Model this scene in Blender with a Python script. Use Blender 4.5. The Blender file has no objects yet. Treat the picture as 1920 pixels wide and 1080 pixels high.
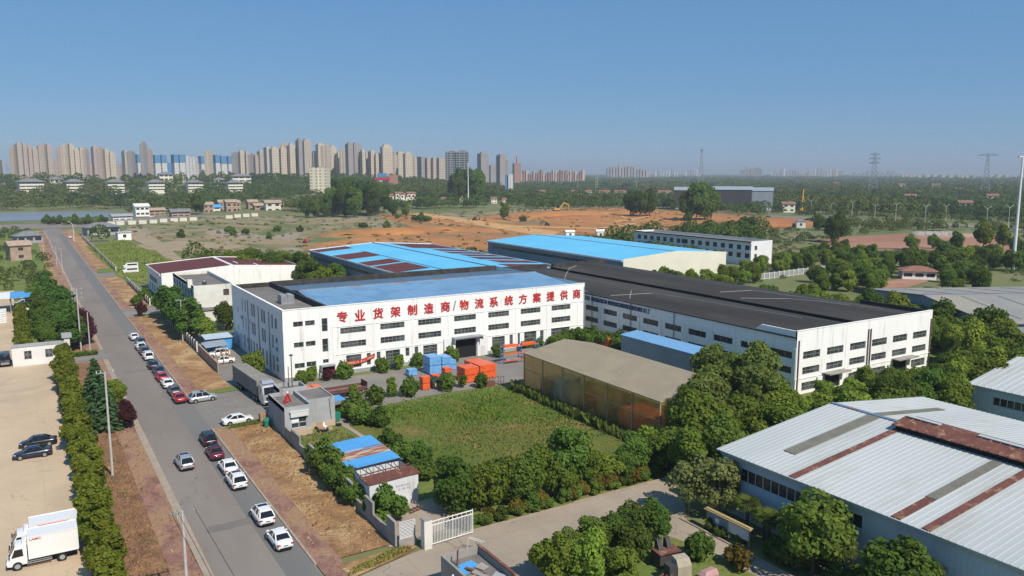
import bpy, math, random
import numpy as np
from mathutils import Vector, Matrix

R = math.radians
SC = bpy.context.scene
COL = SC.collection
# ------------------------------------------------------------------ camera
H, F, HZ = 38.0, 1490.0, 322.0
PITCH = math.atan((540 - HZ) / F)
YAW = math.atan2(930, math.hypot(F, 540 - HZ))
cd = bpy.data.cameras.new('camera'); cam = bpy.data.objects.new('camera', cd); COL.objects.link(cam)
cam.location = (0, 0, H); cam.rotation_euler = (math.pi / 2 - PITCH, 0, -YAW)
cd.sensor_width = 36.0; cd.lens = F / 1920 * 36; cd.clip_start = 0.5; cd.clip_end = 40000
SC.camera = cam
# ------------------------------------------------------------------ sky and sun
SUN_EL, SUN_AZ = R(47), R(171)          # azimuth clockwise from +Y
W = bpy.data.worlds.new('World'); SC.world = W; W.use_nodes = True
nt = W.node_tree; bg = nt.nodes['Background']
sky = nt.nodes.new('ShaderNodeTexSky'); sky.sky_type = 'NISHITA'; sky.sun_disc = False
sky.sun_elevation = SUN_EL; sky.sun_rotation = SUN_AZ; sky.altitude = 0; sky.air_density = 1.0; sky.dust_density = 0.0; sky.ozone_density = 5.0
mixn = nt.nodes.new('ShaderNodeMix'); mixn.data_type = 'RGBA'; mixn.inputs[0].default_value = .66      # soften the model sky towards an even clear blue
nt.links.new(sky.outputs[0], mixn.inputs[6]); mixn.inputs[7].default_value = (1.30, 3.55, 6.9, 1); nt.links.new(mixn.outputs[2], bg.inputs[0]); bg.inputs[1].default_value = 0.075
sd = bpy.data.lights.new('sun', 'SUN'); sd.energy = 4.6; sd.angle = R(0.5); sd.color = (1, 0.92, 0.80)
sun = bpy.data.objects.new('sun', sd); COL.objects.link(sun)
sdir = Vector((math.sin(SUN_AZ) * math.cos(SUN_EL), math.cos(SUN_AZ) * math.cos(SUN_EL), math.sin(SUN_EL)))
sun.rotation_euler = sdir.to_track_quat('Z', 'Y').to_euler()
SC.view_settings.view_transform = 'Standard'; SC.view_settings.look = 'None'; SC.view_settings.gamma = 1
SC.view_settings.exposure = 0.22
SC.render.engine = 'CYCLES'
SC.cycles.max_bounces = 6; SC.cycles.volume_bounces = 0; SC.cycles.transparent_max_bounces = 8

# ------------------------------------------------------------------ helpers
def ray(u, v):
    x = u - 960; y = 540 - v
    fz = F * math.cos(PITCH) + y * math.sin(PITCH); up = -F * math.sin(PITCH) + y * math.cos(PITCH)
    return Vector((x * math.cos(YAW) + fz * math.sin(YAW), -x * math.sin(YAW) + fz * math.cos(YAW), up))
def at(u, v, h=0.0):
    """where the sight line of a photo pixel meets the level h"""
    r = ray(u, v); t = (H - h) / -r.z
    return Vector((r.x * t, r.y * t, h))
def on_y(u, v, Y):
    r = ray(u, v); t = Y / r.y
    return Vector((r.x * t, Y, H + r.z * t))
def far(u, v, D):
    """point on the sight line at ground distance D"""
    r = ray(u, v); t = D / math.hypot(r.x, r.y)
    return Vector((r.x * t, r.y * t, H + r.z * t))

class MB:
    def __init__(s): s.v = []; s.f = []; s.m = []
    def add(s, vs, fs, mi=0):
        o = len(s.v); s.v += [tuple(p) for p in vs]
        for f in fs: s.f.append(tuple(i + o for i in f)); s.m.append(mi)
        return s
    def quad(s, a, b, c, d, mi=0): return s.add([a, b, c, d], [(0, 1, 2, 3)], mi)
    def box(s, x0, x1, y0, y1, z0, z1, mi=0):
        return s.add([(x0, y0, z0), (x1, y0, z0), (x1, y1, z0), (x0, y1, z0), (x0, y0, z1), (x1, y0, z1), (x1, y1, z1), (x0, y1, z1)],
                     [(0, 3, 2, 1), (4, 5, 6, 7), (0, 1, 5, 4), (1, 2, 6, 5), (2, 3, 7, 6), (3, 0, 4, 7)], mi)
    def hexa(s, p, mi=0):
        return s.add(p, [(0, 3, 2, 1), (4, 5, 6, 7), (0, 1, 5, 4), (1, 2, 6, 5), (2, 3, 7, 6), (3, 0, 4, 7)], mi)
    def prism(s, poly, z0, z1, mi=0):
        n = len(poly)
        return s.add([(p[0], p[1], z0) for p in poly] + [(p[0], p[1], z1) for p in poly],
                     [tuple(range(n))[::-1], tuple(range(n, 2 * n))] + [(i, (i + 1) % n, n + (i + 1) % n, n + i) for i in range(n)], mi)
    def cyl(s, p0, p1, r0, r1=None, n=8, mi=0):
        r1 = r0 if r1 is None else r1
        p0 = Vector(p0); p1 = Vector(p1); d = (p1 - p0).normalized()
        a = d.orthogonal().normalized(); b = d.cross(a)
        vs = []
        for p, r in ((p0, r0), (p1, r1)):
            for i in range(n):
                t = 2 * math.pi * i / n; vs.append(p + a * math.cos(t) * r + b * math.sin(t) * r)
        return s.add(vs, [tuple(range(n))[::-1], tuple(range(n, 2 * n))] + [(i, (i + 1) % n, n + (i + 1) % n, n + i) for i in range(n)], mi)
    def bar(s, p0, p1, w, mi=0): return s.cyl(p0, p1, w / 1.414, None, 4, mi)
    def dome(s, c, rx, ry, rz, n=10, m=4, mi=0):
        vs = []; fs = []
        for j in range(m):
            t = j / m * math.pi / 2
            for i in range(n):
                a = 2 * math.pi * i / n; vs.append((c[0] + rx * math.cos(t) * math.cos(a), c[1] + ry * math.cos(t) * math.sin(a), c[2] + rz * math.sin(t)))
        vs.append((c[0], c[1], c[2] + rz))
        for j in range(m - 1):
            for i in range(n): fs.append((j * n + i, j * n + (i + 1) % n, (j + 1) * n + (i + 1) % n, (j + 1) * n + i))
        for i in range(n): fs.append(((m - 1) * n + i, (m - 1) * n + (i + 1) % n, m * n))
        return s.add(vs, fs, mi)
    def mesh(s, name, mats):
        me = bpy.data.meshes.new(name); me.from_pydata(s.v, [], s.f)
        for m in (mats if isinstance(mats, (list, tuple)) else [mats]): me.materials.append(m)
        me.polygons.foreach_set('material_index', s.m); me.update()
        return me
    def build(s, name, mats, parent=None, smooth=False, kind=None):
        me = s.mesh(name, mats)
        if smooth: me.polygons.foreach_set('use_smooth', [True] * len(me.polygons))
        o = bpy.data.objects.new(name, me); COL.objects.link(o)
        if parent: o.parent = parent
        if kind: o['kind'] = kind
        return o

def tag(o, label, cat, group=None):
    o['label'] = label; o['category'] = cat
    if group: o['group'] = group
    return o
def thing(name, label, cat, loc=(0, 0, 0), rz=0, group=None, scale=1):
    o = bpy.data.objects.new(name, None); COL.objects.link(o)
    o.location = loc; o.rotation_euler = (0, 0, rz); o.scale = (scale,) * 3; o.empty_display_size = .3
    return tag(o, label, cat, group)
def obj(name, me, parent=None, loc=None, rz=0, sc=None):
    o = bpy.data.objects.new(name, me); COL.objects.link(o)
    if parent: o.parent = parent
    if loc is not None: o.location = loc
    o.rotation_euler = (0, 0, rz)
    if sc is not None: o.scale = sc if isinstance(sc, (tuple, list)) else (sc,) * 3
    return o
def copy_tree(o, parent=None):
    c = o.copy(); COL.objects.link(c)
    if parent: c.parent = parent
    for ch in o.children: copy_tree(ch, c)
    return c

# ------------------------------------------------------------------ materials
def lin(r, g, b):
    f = lambda c: (c / 255 / 12.92) if c <= 10 else ((c / 255 + .055) / 1.055) ** 2.4
    return (f(r), f(g), f(b))
def rgba(c): return (c[0], c[1], c[2], 1)
def mat(name, c, c2=None, scale=.5, rough=.8, metal=0.0, spec=.3, bump=0.0, bscale=None, detail=6, lo=.35, hi=.65, coords='world',
        corr=None, c3=None, scale3=.05, lo3=.5, hi3=.6, stretch=None, coat=0.0, rand=0.0, streak=None, dist=0.0, crack=None, slabs=None):
    m = bpy.data.materials.new(name); m.use_nodes = True
    nt = m.node_tree; N = nt.nodes; L = nt.links; b = N['Principled BSDF']
    b.inputs['Roughness'].default_value = rough; b.inputs['Metallic'].default_value = metal
    b.inputs['Specular IOR Level'].default_value = spec; b.inputs['Coat Weight'].default_value = coat
    b.inputs['Base Color'].default_value = rgba(c)
    if coords == 'world': vec = N.new('ShaderNodeNewGeometry').outputs['Position']
    else: vec = N.new('ShaderNodeTexCoord').outputs['Object']
    src = vec
    if stretch:
        mp = N.new('ShaderNodeMapping'); mp.inputs['Scale'].default_value = stretch; L.new(vec, mp.inputs['Vector']); src = mp.outputs[0]
    def noise(sc, det=detail, v=src):
        n = N.new('ShaderNodeTexNoise'); n.inputs['Scale'].default_value = sc; n.inputs['Detail'].default_value = det
        n.inputs['Roughness'].default_value = .6; n.inputs['Distortion'].default_value = dist
        L.new(v, n.inputs['Vector']); return n.outputs['Fac']
    def ramp(f, lo, hi):
        r = N.new('ShaderNodeMapRange'); r.inputs['From Min'].default_value = lo; r.inputs['From Max'].default_value = hi; L.new(f, r.inputs['Value']); return r.outputs[0]
    def mix(f, a, bb):
        x = N.new('ShaderNodeMix'); x.data_type = 'RGBA'
        if isinstance(f, float): x.inputs[0].default_value = f
        else: L.new(f, x.inputs[0])
        for k, q in ((6, a), (7, bb)):
            if isinstance(q, tuple): x.inputs[k].default_value = rgba(q)
            else: L.new(q, x.inputs[k])
        return x.outputs[2]
    cur = c
    if c2 is not None: cur = mix(ramp(noise(scale), lo, hi), c, c2)
    if c3 is not None: cur = mix(ramp(noise(scale3, 5), lo3, hi3), cur, c3)
    if crack is not None:                       # (cell size, width, colour): wandering cracks
        nd = N.new('ShaderNodeTexNoise'); nd.inputs['Scale'].default_value = .35; nd.inputs['Detail'].default_value = 6; L.new(vec, nd.inputs['Vector'])
        vm = N.new('ShaderNodeMix'); vm.data_type = 'VECTOR'; vm.inputs[0].default_value = .5; sc_ = N.new('ShaderNodeVectorMath'); sc_.operation = 'SCALE'; sc_.inputs['Scale'].default_value = 6; L.new(nd.outputs['Color'], sc_.inputs[0])
        ad_ = N.new('ShaderNodeVectorMath'); ad_.operation = 'ADD'; L.new(vec, ad_.inputs[0]); L.new(sc_.outputs[0], ad_.inputs[1])
        vo = N.new('ShaderNodeTexVoronoi'); vo.feature = 'DISTANCE_TO_EDGE'; vo.inputs['Scale'].default_value = 1 / crack[0]; L.new(ad_.outputs[0], vo.inputs['Vector'])
        msk = N.new('ShaderNodeMath'); msk.operation = 'MULTIPLY'; L.new(ramp(vo.outputs['Distance'], crack[1], 0.0), msk.inputs[0]); L.new(ramp(noise(.09, 3, vec), .42, .6), msk.inputs[1]); cur = mix(msk.outputs[0], cur, crack[2])
    if slabs is not None:                       # (slab length, colour): joints between cast slabs
        br = N.new('ShaderNodeTexBrick'); br.inputs['Scale'].default_value = 1.0; br.inputs['Brick Width'].default_value = slabs[0]; br.inputs['Row Height'].default_value = slabs[0] * .8; br.inputs['Mortar Size'].default_value = .035; br.inputs['Mortar Smooth'].default_value = .3; br.offset = 0.0
        L.new(vec, br.inputs['Vector']); fm = N.new('ShaderNodeMath'); fm.operation = 'MULTIPLY'; fm.inputs[1].default_value = .55; L.new(br.outputs['Fac'], fm.inputs[0]); cur = mix(fm.outputs[0], cur, slabs[1])
    if streak is not None:                      # vertical weather streaks
        mp = N.new('ShaderNodeMapping'); mp.inputs['Scale'].default_value = (1.2, 1.2, .12); L.new(vec, mp.inputs['Vector'])
        cur = mix(ramp(noise(1.0, 4, mp.outputs[0]), .56, .78), cur, streak)
    if rand:
        oi = N.new('ShaderNodeObjectInfo'); hs = N.new('ShaderNodeHueSaturation'); 
        r = N.new('ShaderNodeMapRange'); r.inputs['To Min'].default_value = 1 - rand; r.inputs['To Max'].default_value = 1 + rand; L.new(oi.outputs['Random'], r.inputs['Value'])
        L.new(r.outputs[0], hs.inputs['Value'])
        r2 = N.new('ShaderNodeMapRange'); r2.inputs['To Min'].default_value = .5 - rand * .07; r2.inputs['To Max'].default_value = .5 + rand * .01
        w = N.new('ShaderNodeMath'); w.operation = 'FRACT'; w2 = N.new('ShaderNodeMath'); w2.operation = 'MULTIPLY'; w2.inputs[1].default_value = 7.31
        L.new(oi.outputs['Random'], w2.inputs[0]); L.new(w2.outputs[0], w.inputs[0]); L.new(w.outputs[0], r2.inputs['Value']); L.new(r2.outputs[0], hs.inputs['Hue'])
        if isinstance(cur, tuple): hs.inputs['Color'].default_value = rgba(cur)
        else: L.new(cur, hs.inputs['Color'])
        cur = hs.outputs[0]
    if not isinstance(cur, tuple): L.new(cur, b.inputs['Base Color'])
    hgt = None
    if corr:                                    # (axis, period, strength): profiled metal sheet
        ax, per, st = corr
        sx = N.new('ShaderNodeSeparateXYZ'); L.new(vec, sx.inputs[0])
        ml = N.new('ShaderNodeMath'); ml.operation = 'MULTIPLY'; ml.inputs[1].default_value = 2 * math.pi / per; L.new(sx.outputs[ax], ml.inputs[0])
        sn = N.new('ShaderNodeMath'); sn.operation = 'SINE'; L.new(ml.outputs[0], sn.inputs[0])
        pw = N.new('ShaderNodeMath'); pw.operation = 'MAXIMUM'; pw.inputs[1].default_value = .0; L.new(sn.outputs[0], pw.inputs[0]); hgt = pw.outputs[0]
        bp = N.new('ShaderNodeBump'); bp.inputs['Strength'].default_value = st; bp.inputs['Distance'].default_value = per * .12
        L.new(hgt, bp.inputs['Height']); L.new(bp.outputs[0], b.inputs['Normal'])
    elif bump:
        bp = N.new('ShaderNodeBump'); bp.inputs['Strength'].default_value = bump; bp.inputs['Distance'].default_value = .5
        L.new(noise(bscale or scale * 3), bp.inputs['Height']); L.new(bp.outputs[0], b.inputs['Normal'])
    return m
def leaf_mat(name, c, c2, rand=.34, tr=.45):
    m = mat(name, c, c2, scale=.55, rough=.7, spec=.08, coords='object', rand=rand, lo=.3, hi=.7, detail=3)
    nt = m.node_tree; b = nt.nodes['Principled BSDF']; out = nt.nodes['Material Output']
    t = nt.nodes.new('ShaderNodeBsdfTranslucent'); mx = nt.nodes.new('ShaderNodeMixShader'); mx.inputs[0].default_value = tr
    nt.links.new(b.inputs['Base Color'].links[0].from_socket, t.inputs[0])
    nt.links.new(b.outputs[0], mx.inputs[1]); nt.links.new(t.outputs[0], mx.inputs[2]); nt.links.new(mx.outputs[0], out.inputs[0])
    return m
M = {}
M['white'] = mat('white_render', (.82, .82, .80), (.77, .77, .74), .12, .85, streak=(.56, .54, .49))
M['white_old'] = mat('old_white_render', (.70, .69, .63), (.58, .56, .50), .35, .9, streak=(.42, .40, .35))
M['white_paint'] = mat('white_paint', (.78, .78, .78), (.70, .70, .70), .6, .5)
M['cream'] = mat('cream_sheet', (.72, .70, .58), (.66, .64, .53), .2, .7)
M['grey_render'] = mat('grey_render', (.36, .37, .38), (.30, .31, .31), .4, .9, streak=(.22, .22, .21))
M['plinth'] = mat('plinth_grey', (.33, .34, .36), (.27, .28, .30), .5, .9)
M['glass'] = mat('window_glass', (.030, .036, .036), (.085, .095, .092), .5, .16, spec=.5, lo=.46, hi=.56, c3=(.20, .20, .185), scale3=.7, lo3=.64, hi3=.67)  # lighter patches are painted reflections and drawn blinds
M['glass_dark'] = mat('dark_window', (.012, .015, .018), (.045, .05, .05), .45, .25, spec=.5, lo=.47, hi=.56, c3=(.14, .135, .12), scale3=.6, lo3=.66, hi3=.69)  # pale patches: blinds, and reflections painted into the glass
M['frame'] = mat('grey_window_frame', (.22, .24, .24), None, rough=.5)
M['wframe'] = mat('white_window_frame', (.6, .6, .6), None, rough=.5)
M['black'] = mat('black_inside', (.012, .012, .013), None, rough=.9)
M['steel'] = mat('galvanised_steel', (.42, .43, .44), (.34, .35, .36), 1.0, .45, .6)
M['dark_steel'] = mat('dark_steel', (.05, .05, .055), (.08, .07, .065), 1.0, .6, .2)
M['concrete'] = mat('concrete', (.33, .31, .28), (.25, .235, .21), .5, .9, streak=(.16, .155, .15))
M['concrete_pole'] = mat('concrete_pole', (.48, .45, .42), (.40, .38, .36), 2, .9)
M['stained'] = mat('stained_parapet', (.035, .032, .03), (.075, .07, .066), .5, .95, lo=.42, hi=.7, c3=(.20, .19, .18), scale3=.25, lo3=.66, hi3=.74)
M['roof_deck'] = mat('roof_deck', (.20, .18, .165), (.14, .13, .12), .35, .95)
M['roof_blue'] = mat('blue_roof_sheet', (.175, .325, .49), (.15, .29, .45), .08, .45, spec=.4, corr=(0, .9, .8), c3=(.13, .26, .42), scale3=.2)
M['roof_ridge'] = mat('blue_ridge_cap', (.13, .20, .30), (.20, .12, .09), .4, .6, lo=.5, hi=.6)
M['roof_black'] = mat('bitumen_roof', (.028, .026, .024), (.042, .038, .034), .10, .9, c3=(.065, .057, .048), scale3=.05, lo3=.5, hi3=.68, stretch=(1, .25, 1))
M['cyan'] = mat('light_blue_sheet', (.115, .46, .72), (.14, .50, .75), .06, .5, corr=(1, 1.0, .35), c3=(.20, .52, .70), scale3=.12, lo3=.55, hi3=.8)
M['maroon'] = mat('maroon_sheet', (.13, .035, .028), (.10, .028, .024), .3, .7, corr=(1, 1.0, .5))
M['rwroof'] = mat('pale_blue_sheet', (.46, .485, .48), (.40, .43, .43),   .12, .55, spec=.2, c3=(.37, .375, .35), scale3=.3, lo3=.55, hi3=.75, stretch=(.2, 1, 1))
M['rust'] = mat('rusty_sheet', (.17, .068, .05), (.12, .05, .04), .8, .85, c3=(.32, .20, .13), scale3=.9, lo3=.55, hi3=.7)
M['roof_blue_shaded'] = mat('shaded_blue_roof', (.12, .19, .27), (.095, .155, .225), .15, .6, spec=.3, corr=(0, .9, .8))  # same blue sheet; the back slope's dimmer look is painted into the colour
M['grime'] = mat('grimy_rooflight', (.19, .18, .145), (.14, .135, .11), .6, .8)
M['pale_wall'] = mat('pale_blue_wall', (.46, .53, .60), (.40, .47, .54), .3, .7, corr=(1, .5, .3))
M['grey_wall'] = mat('grey_sheet_wall', (.30, .34, .38), (.26, .30, .34), .2, .65, corr=(1, .8, .3))
M['blue_wall'] = mat('slate_blue_sheet', (.22, .28, .36), (.18, .24, .32), .2, .65, corr=(1, .8, .3))
M['grey_roof'] = mat('grey_sheet_roof', (.27, .265, .245), (.23, .225, .21), .08, .7, spec=.35, coords='object', corr=(0, 1.0, .4), c3=(.30, .28, .23), scale3=.06)
M['tan_sheet'] = mat('tan_tarpaulin', (.47, .43, .34), (.43, .395, .31), .08, .6, spec=.35, c3=(.50, .46, .35), scale3=.3)
_m = M['tan_sheet']; _n = _m.node_tree; _t = _n.nodes.new('ShaderNodeBsdfTranslucent'); _t.inputs[0].default_value = (.9, .72, .42, 1); _x = _n.nodes.new('ShaderNodeMixShader'); _x.inputs[0].default_value = .5
_n.links.new(_n.nodes['Principled BSDF'].outputs[0], _x.inputs[1]); _n.links.new(_t.outputs[0], _x.inputs[2]); _n.links.new(_x.outputs[0], _n.nodes['Material Output'].inputs[0])
M['red'] = mat('red_sign_paint', (.50, .035, .03), (.42, .03, .03), .6, .5)
M['red_dark'] = mat('maroon_door', (.13, .02, .022), None, rough=.6)
M['orange'] = mat('orange_wrap', (.75, .13, .035), (.62, .09, .03), 1.2, .35, coords='object', bump=.2, bscale=3)
M['blue_wrap'] = mat('blue_wrap', (.10, .30, .58), (.18, .40, .68), 1.4, .3, coords='object', bump=.25, bscale=3)
M['blue_paint'] = mat('blue_paint', (.03, .17, .42), (.04, .2, .46), 1, .5)
M['bright_blue'] = mat('bright_blue_sheet', (.07, .30, .62), (.085, .34, .66), .3, .5, corr=(1, .4, .3))
M['green_tarp'] = mat('dark_green_net', (.015, .035, .022), (.03, .05, .035), 3, .8)
M['green_bin'] = mat('green_plastic', (.02, .22, .14), (.02, .17, .11), 2, .5)
M['wood'] = mat('rough_timber', (.38, .25, .15), (.28, .18, .11), 2, .9)
M['terracotta'] = mat('terracotta_tiles', (.27, .13, .09), (.21, .105, .075), .8, .9)
M['roof_tile'] = mat('grey_roof_tiles', (.20, .205, .215), (.15, .155, .165), .4, .9)
M['brick'] = mat('brick_render', (.40, .30, .23), (.32, .23, .17), .5, .9)
M['tyre'] = mat('tyre_rubber', (.018, .018, .019), None, rough=.9)
M['rim'] = mat('alloy_rim', (.42, .42, .43), None, rough=.35, metal=.7)
M['carglass'] = mat('car_glass', (.01, .012, .015), None, rough=.05, spec=.6)
M['trim'] = mat('black_trim', (.015, .015, .016), None, rough=.6)
M['lamp_red'] = mat('red_lens', (.35, .01, .012), None, rough=.15)
M['lamp_clear'] = mat('clear_lens', (.65, .68, .7), None, rough=.12)
M['plate'] = mat('blue_number_plate', (.12, .16, .27), None, rough=.5)
M['bark'] = mat('bark', (.12, .09, .065), (.08, .06, .045), 3, .95, coords='object')
M['bark_pale'] = mat('pale_bark', (.30, .27, .22), (.22, .2, .17), 3, .95, coords='object')
def paint(name, c, metal=0.0, rough=.28): return mat(name, c, None, rough=rough, metal=metal, spec=.5, coat=.6)
M['p_white'] = paint('white_car_paint', (.74, .74, .73)); M['p_black'] = paint('black_car_paint', (.008, .009, .014)); M['p_navy'] = paint('navy_car_paint', (.012, .018, .04))
M['p_red'] = paint('red_car_paint', (.34, .012, .022)); M['p_wine'] = paint('wine_car_paint', (.11, .010, .016)); M['p_silver'] = paint('silver_car_paint', (.50, .52, .54), .5); M['p_grey'] = paint('grey_car_paint', (.12, .13, .145), .4)
M['p_blue'] = paint('slate_blue_car_paint', (.035, .05, .075), .3)
# leaves
L_ = {}
L_['camphor'] = leaf_mat('camphor_leaves', (0.132, 0.213, 0.029), (0.226, 0.307, 0.047))
L_['magnolia'] = leaf_mat('hedge_leaves', (.105, .155, .017), (.245, .27, .036), .12)
L_['dark'] = leaf_mat('dark_leaves', (0.079, 0.150, 0.025), (0.137, 0.213, 0.038))
L_['cedar'] = leaf_mat('cedar_needles', (0.058, 0.123, 0.046), (0.098, 0.176, 0.067), .15)
L_['locust'] = leaf_mat('pinnate_leaves', (0.079, 0.174, 0.034), (0.132, 0.238, 0.045), .15)
L_['purple'] = leaf_mat('plum_leaves', (0.072, 0.022, 0.026), (0.114, 0.036, 0.041), .2)
L_['bush'] = leaf_mat('clipped_leaves', (0.090, 0.168, 0.025), (0.153, 0.226, 0.038), .2)
L_['photinia'] = leaf_mat('photinia_leaves', (.21, .12, .025), (.13, .17, .028), .25)
L_['willow'] = leaf_mat('feathery_leaves', (0.132, 0.192, 0.040), (0.200, 0.255, 0.062), .15)
L_['pale'] = leaf_mat('pale_leaves', (0.162, 0.207, 0.051), (0.257, 0.279, 0.111), .15)
L_['palm'] = leaf_mat('palm_fronds', (0.083, 0.123, 0.022), (0.126, 0.160, 0.031), .1)
L_['grass'] = leaf_mat('grass_blades', (0.126, 0.203, 0.027), (0.194, 0.203, 0.052), 0)
L_['wood'] = leaf_mat('far_leaves', (0.030, 0.060, 0.016), (0.058, 0.086, 0.022), 0, .15)
# ground
G_ = {}
G_['base'] = mat('country_ground', (.105, .135, .04), (.19, .175, .08), .012, .95, c3=(.20, .14, .08), scale3=.006, lo3=.56, hi3=.66)
G_['asphalt'] = mat('worn_asphalt', (.222, .190, .166), (.186, .160, .140), .16, .9, detail=8, c3=(.245, .225, .195), scale3=.05, lo3=.5, hi3=.75, stretch=(1, .22, 1), bump=.04, bscale=4, crack=(7, .012, (.10, .09, .085)))
G_['patch'] = mat('darker_asphalt', (.150, .136, .125), (.17, .155, .142), .5, .9)
G_['yard'] = mat('yard_concrete', (.225, .207, .185), (.18, .166, .152), .12, .9, detail=8, c3=(.26, .24, .205), scale3=.05, lo3=.5, hi3=.7, crack=(8, .012, (.11, .1, .09)), slabs=(6, (.12, .11, .1)))
G_['lane'] = mat('lane_concrete', (.330, .270, .205), (.275, .228, .178), .16, .92, detail=8, c3=(.36, .29, .225), scale3=.06, lo3=.5, hi3=.7, crack=(9, .01, (.16, .13, .10)), slabs=(5, (.19, .155, .12)))
G_['tan'] = mat('tan_concrete', (.52, .405, .275), (.455, .35, .24), .08, .92, detail=9, c3=(.36, .29, .21), scale3=.045, lo3=.52, hi3=.72, dist=.9, crack=(11, .008, (.30, .23, .16)), slabs=(6, (.38, .29, .2)))
G_['dirt'] = mat('dirt_verge', (.37, .215, .10), (.23, .125, .06), .38, 1, detail=10, lo=.4, hi=.62, c3=(.44, .30, .15), scale3=.16, lo3=.5, hi3=.62, bump=1.0, bscale=1.2, dist=.4)
G_['dirt2'] = mat('litter_verge', (.29, .155, .08), (.175, .09, .055), .42, 1, detail=10, lo=.4, hi=.62, c3=(.17, .165, .045), scale3=.17, lo3=.57, hi3=.66, bump=.8, bscale=1.4)
G_['brickpave'] = mat('brick_paving', (.29, .155, .12), (.185, .10, .078), .75, .95, detail=12, lo=.42, hi=.6, bump=.6, bscale=2, c3=(.31, .19, .115), scale3=.22, lo3=.44, hi3=.54, dist=.8, stretch=(1, .6, 1))
G_['kerb'] = mat('kerb_stone', (.36, .29, .225), (.29, .235, .185), .8, .9)
G_['field'] = mat('overgrown_field', (.065, .12, .015), (.15, .14, .034), .10, 1, detail=10, c3=(.23, .145, .06), scale3=.09, lo3=.54, hi3=.66, bump=.8, bscale=1.0, dist=.5)
G_['turf'] = mat('rough_turf', (.10, .16, .026), (.17, .18, .05), .16, 1, detail=8, c3=(.20, .14, .06), scale3=.1, lo3=.62, hi3=.72, bump=.6, bscale=1.5)
G_['orange'] = mat('orange_earth', (.42, .19, .06), (.30, .135, .05), .045, 1, detail=10, lo=.4, hi=.6, c3=(.19, .15, .075), scale3=.022, lo3=.56, hi3=.68, dist=.8, stretch=(1, .6, 1), bump=1.0, bscale=.12)
G_['orange2'] = mat('packed_orange_earth', (.52, .30, .125), (.46, .25, .095), .05, 1)
G_['red_earth'] = mat('red_earth', (.27, .105, .045), (.34, .15, .065), .05, 1, bump=.5, bscale=.2)
G_['pink_earth'] = mat('pinkish_earth', (.34, .185, .12), (.27, .125, .075), .02, 1, detail=9, c3=(.42, .27, .19), scale3=.012, lo3=.5, hi3=.62, stretch=(.6, 1, 1))
G_['scrub'] = mat('scrub_ground', (.115, .135, .040), (.28, .205, .115), .03, 1, detail=12, lo=.42, hi=.58, c3=(.29, .235, .18), scale3=.028, lo3=.53, hi3=.6, dist=.8, stretch=(1, .55, 1), bump=1.0, bscale=.15)
G_['path'] = mat('dirt_path', (.33, .255, .16), (.27, .21, .13), .1, 1)
G_['water'] = mat('pond_water', (.17, .19, .215), (.21, .23, .25), .01, .35, spec=.4, stretch=(.4, 2, 1))
# ================================================================== GROUND
def sheet(name, pts, z, m, kind='structure'):
    mb = MB(); mb.add([(p[0], p[1], z) for p in pts], [tuple(range(len(pts)))])
    o = mb.build(name, m); o['kind'] = kind
    if o.data.polygons[0].normal.z < 0: o.data.flip_normals()
    return o
def rect(x0, x1, y0, y1): return [(x0, y0), (x1, y0), (x1, y1), (x0, y1)]
def slab(name, x0, x1, y0, y1, z1, m, z0=-.2):
    o = MB().box(x0, x1, y0, y1, z0, z1).build(name, m); o['kind'] = 'structure'; return o
def px(*pts): return [at(*p) for p in pts]

sheet('ground', rect(-2500, 14000, -300, 14000), 0, G_['base'])
# far land
sheet('scrubland', px((232, 432), (262, 412), (560, 396), (900, 384), (1010, 386), (1240, 392), (1380, 402), (1120, 452), (1000, 470), (640, 520), (420, 500), (330, 470)), .10, G_['scrub'])
sheet('bare_earth', px((560, 466), (625, 452), (700, 443), (790, 430), (715, 408), (700, 398), (740, 397), (1030, 440), (1030, 462), (900, 470), (640, 478)), .20, G_['orange'])
sheet('bare_earth', px((240, 462), (330, 452), (420, 456), (470, 462), (420, 470), (300, 472)), .20, G_['path'])
sheet('bare_earth', px((870, 412), (975, 396), (1130, 390), (1330, 398), (1480, 412), (1470, 428), (1300, 432), (1130, 440), (1020, 442), (900, 425)), .24, G_['orange'])
sheet('earth_road', px((700, 391), (722, 390), (1050, 436), (1030, 446)), .36, G_['orange2'])
for a, b, c, d in (((962, 424), (1120, 428), (1122, 431), (962, 427)), ((1122, 428), (1190, 418), (1195, 421), (1124, 431)), ((1190, 418), (1150, 401), (1156, 400), (1197, 419)), ((1150, 416), (1215, 406), (1218, 408), (1152, 419))):
    sheet('dirt_track', px(a, b, c, d), .42, G_['orange2'])
sheet('bare_earth', px((1520, 452), (1600, 444), (1720, 437), (1850, 439), (1915, 452), (1915, 500), (1840, 478), (1700, 466), (1600, 466)), .2, G_['pink_earth'])
sheet('earth_yard', px((1590, 543), (1640, 533), (1700, 520), (1760, 522), (1700, 540)), .1, G_['pink_earth'])
sheet('meadow', px((160, 462), (232, 446), (290, 470), (360, 500), (300, 540), (222, 520)), .14, G_['turf'])
sheet('dirt_path', px((232, 432), (250, 428), (300, 452), (345, 490), (325, 496), (285, 466), (225, 440)), .3, G_['path'])
sheet('pond', px((-60, 417), (110, 412), (240, 405), (243, 396), (-60, 400)), .12, G_['water'])
sheet('cross_road', px((-80, 424), (140, 418), (330, 404), (560, 384), (640, 376), (640, 380), (560, 390), (330, 411), (150, 427), (-80, 434)), .16, G_['asphalt'])
sheet('far_road', px((1440, 404), (1700, 416), (1920, 427), (1920, 432), (1700, 420), (1440, 407)), .18, G_['asphalt'])
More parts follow.
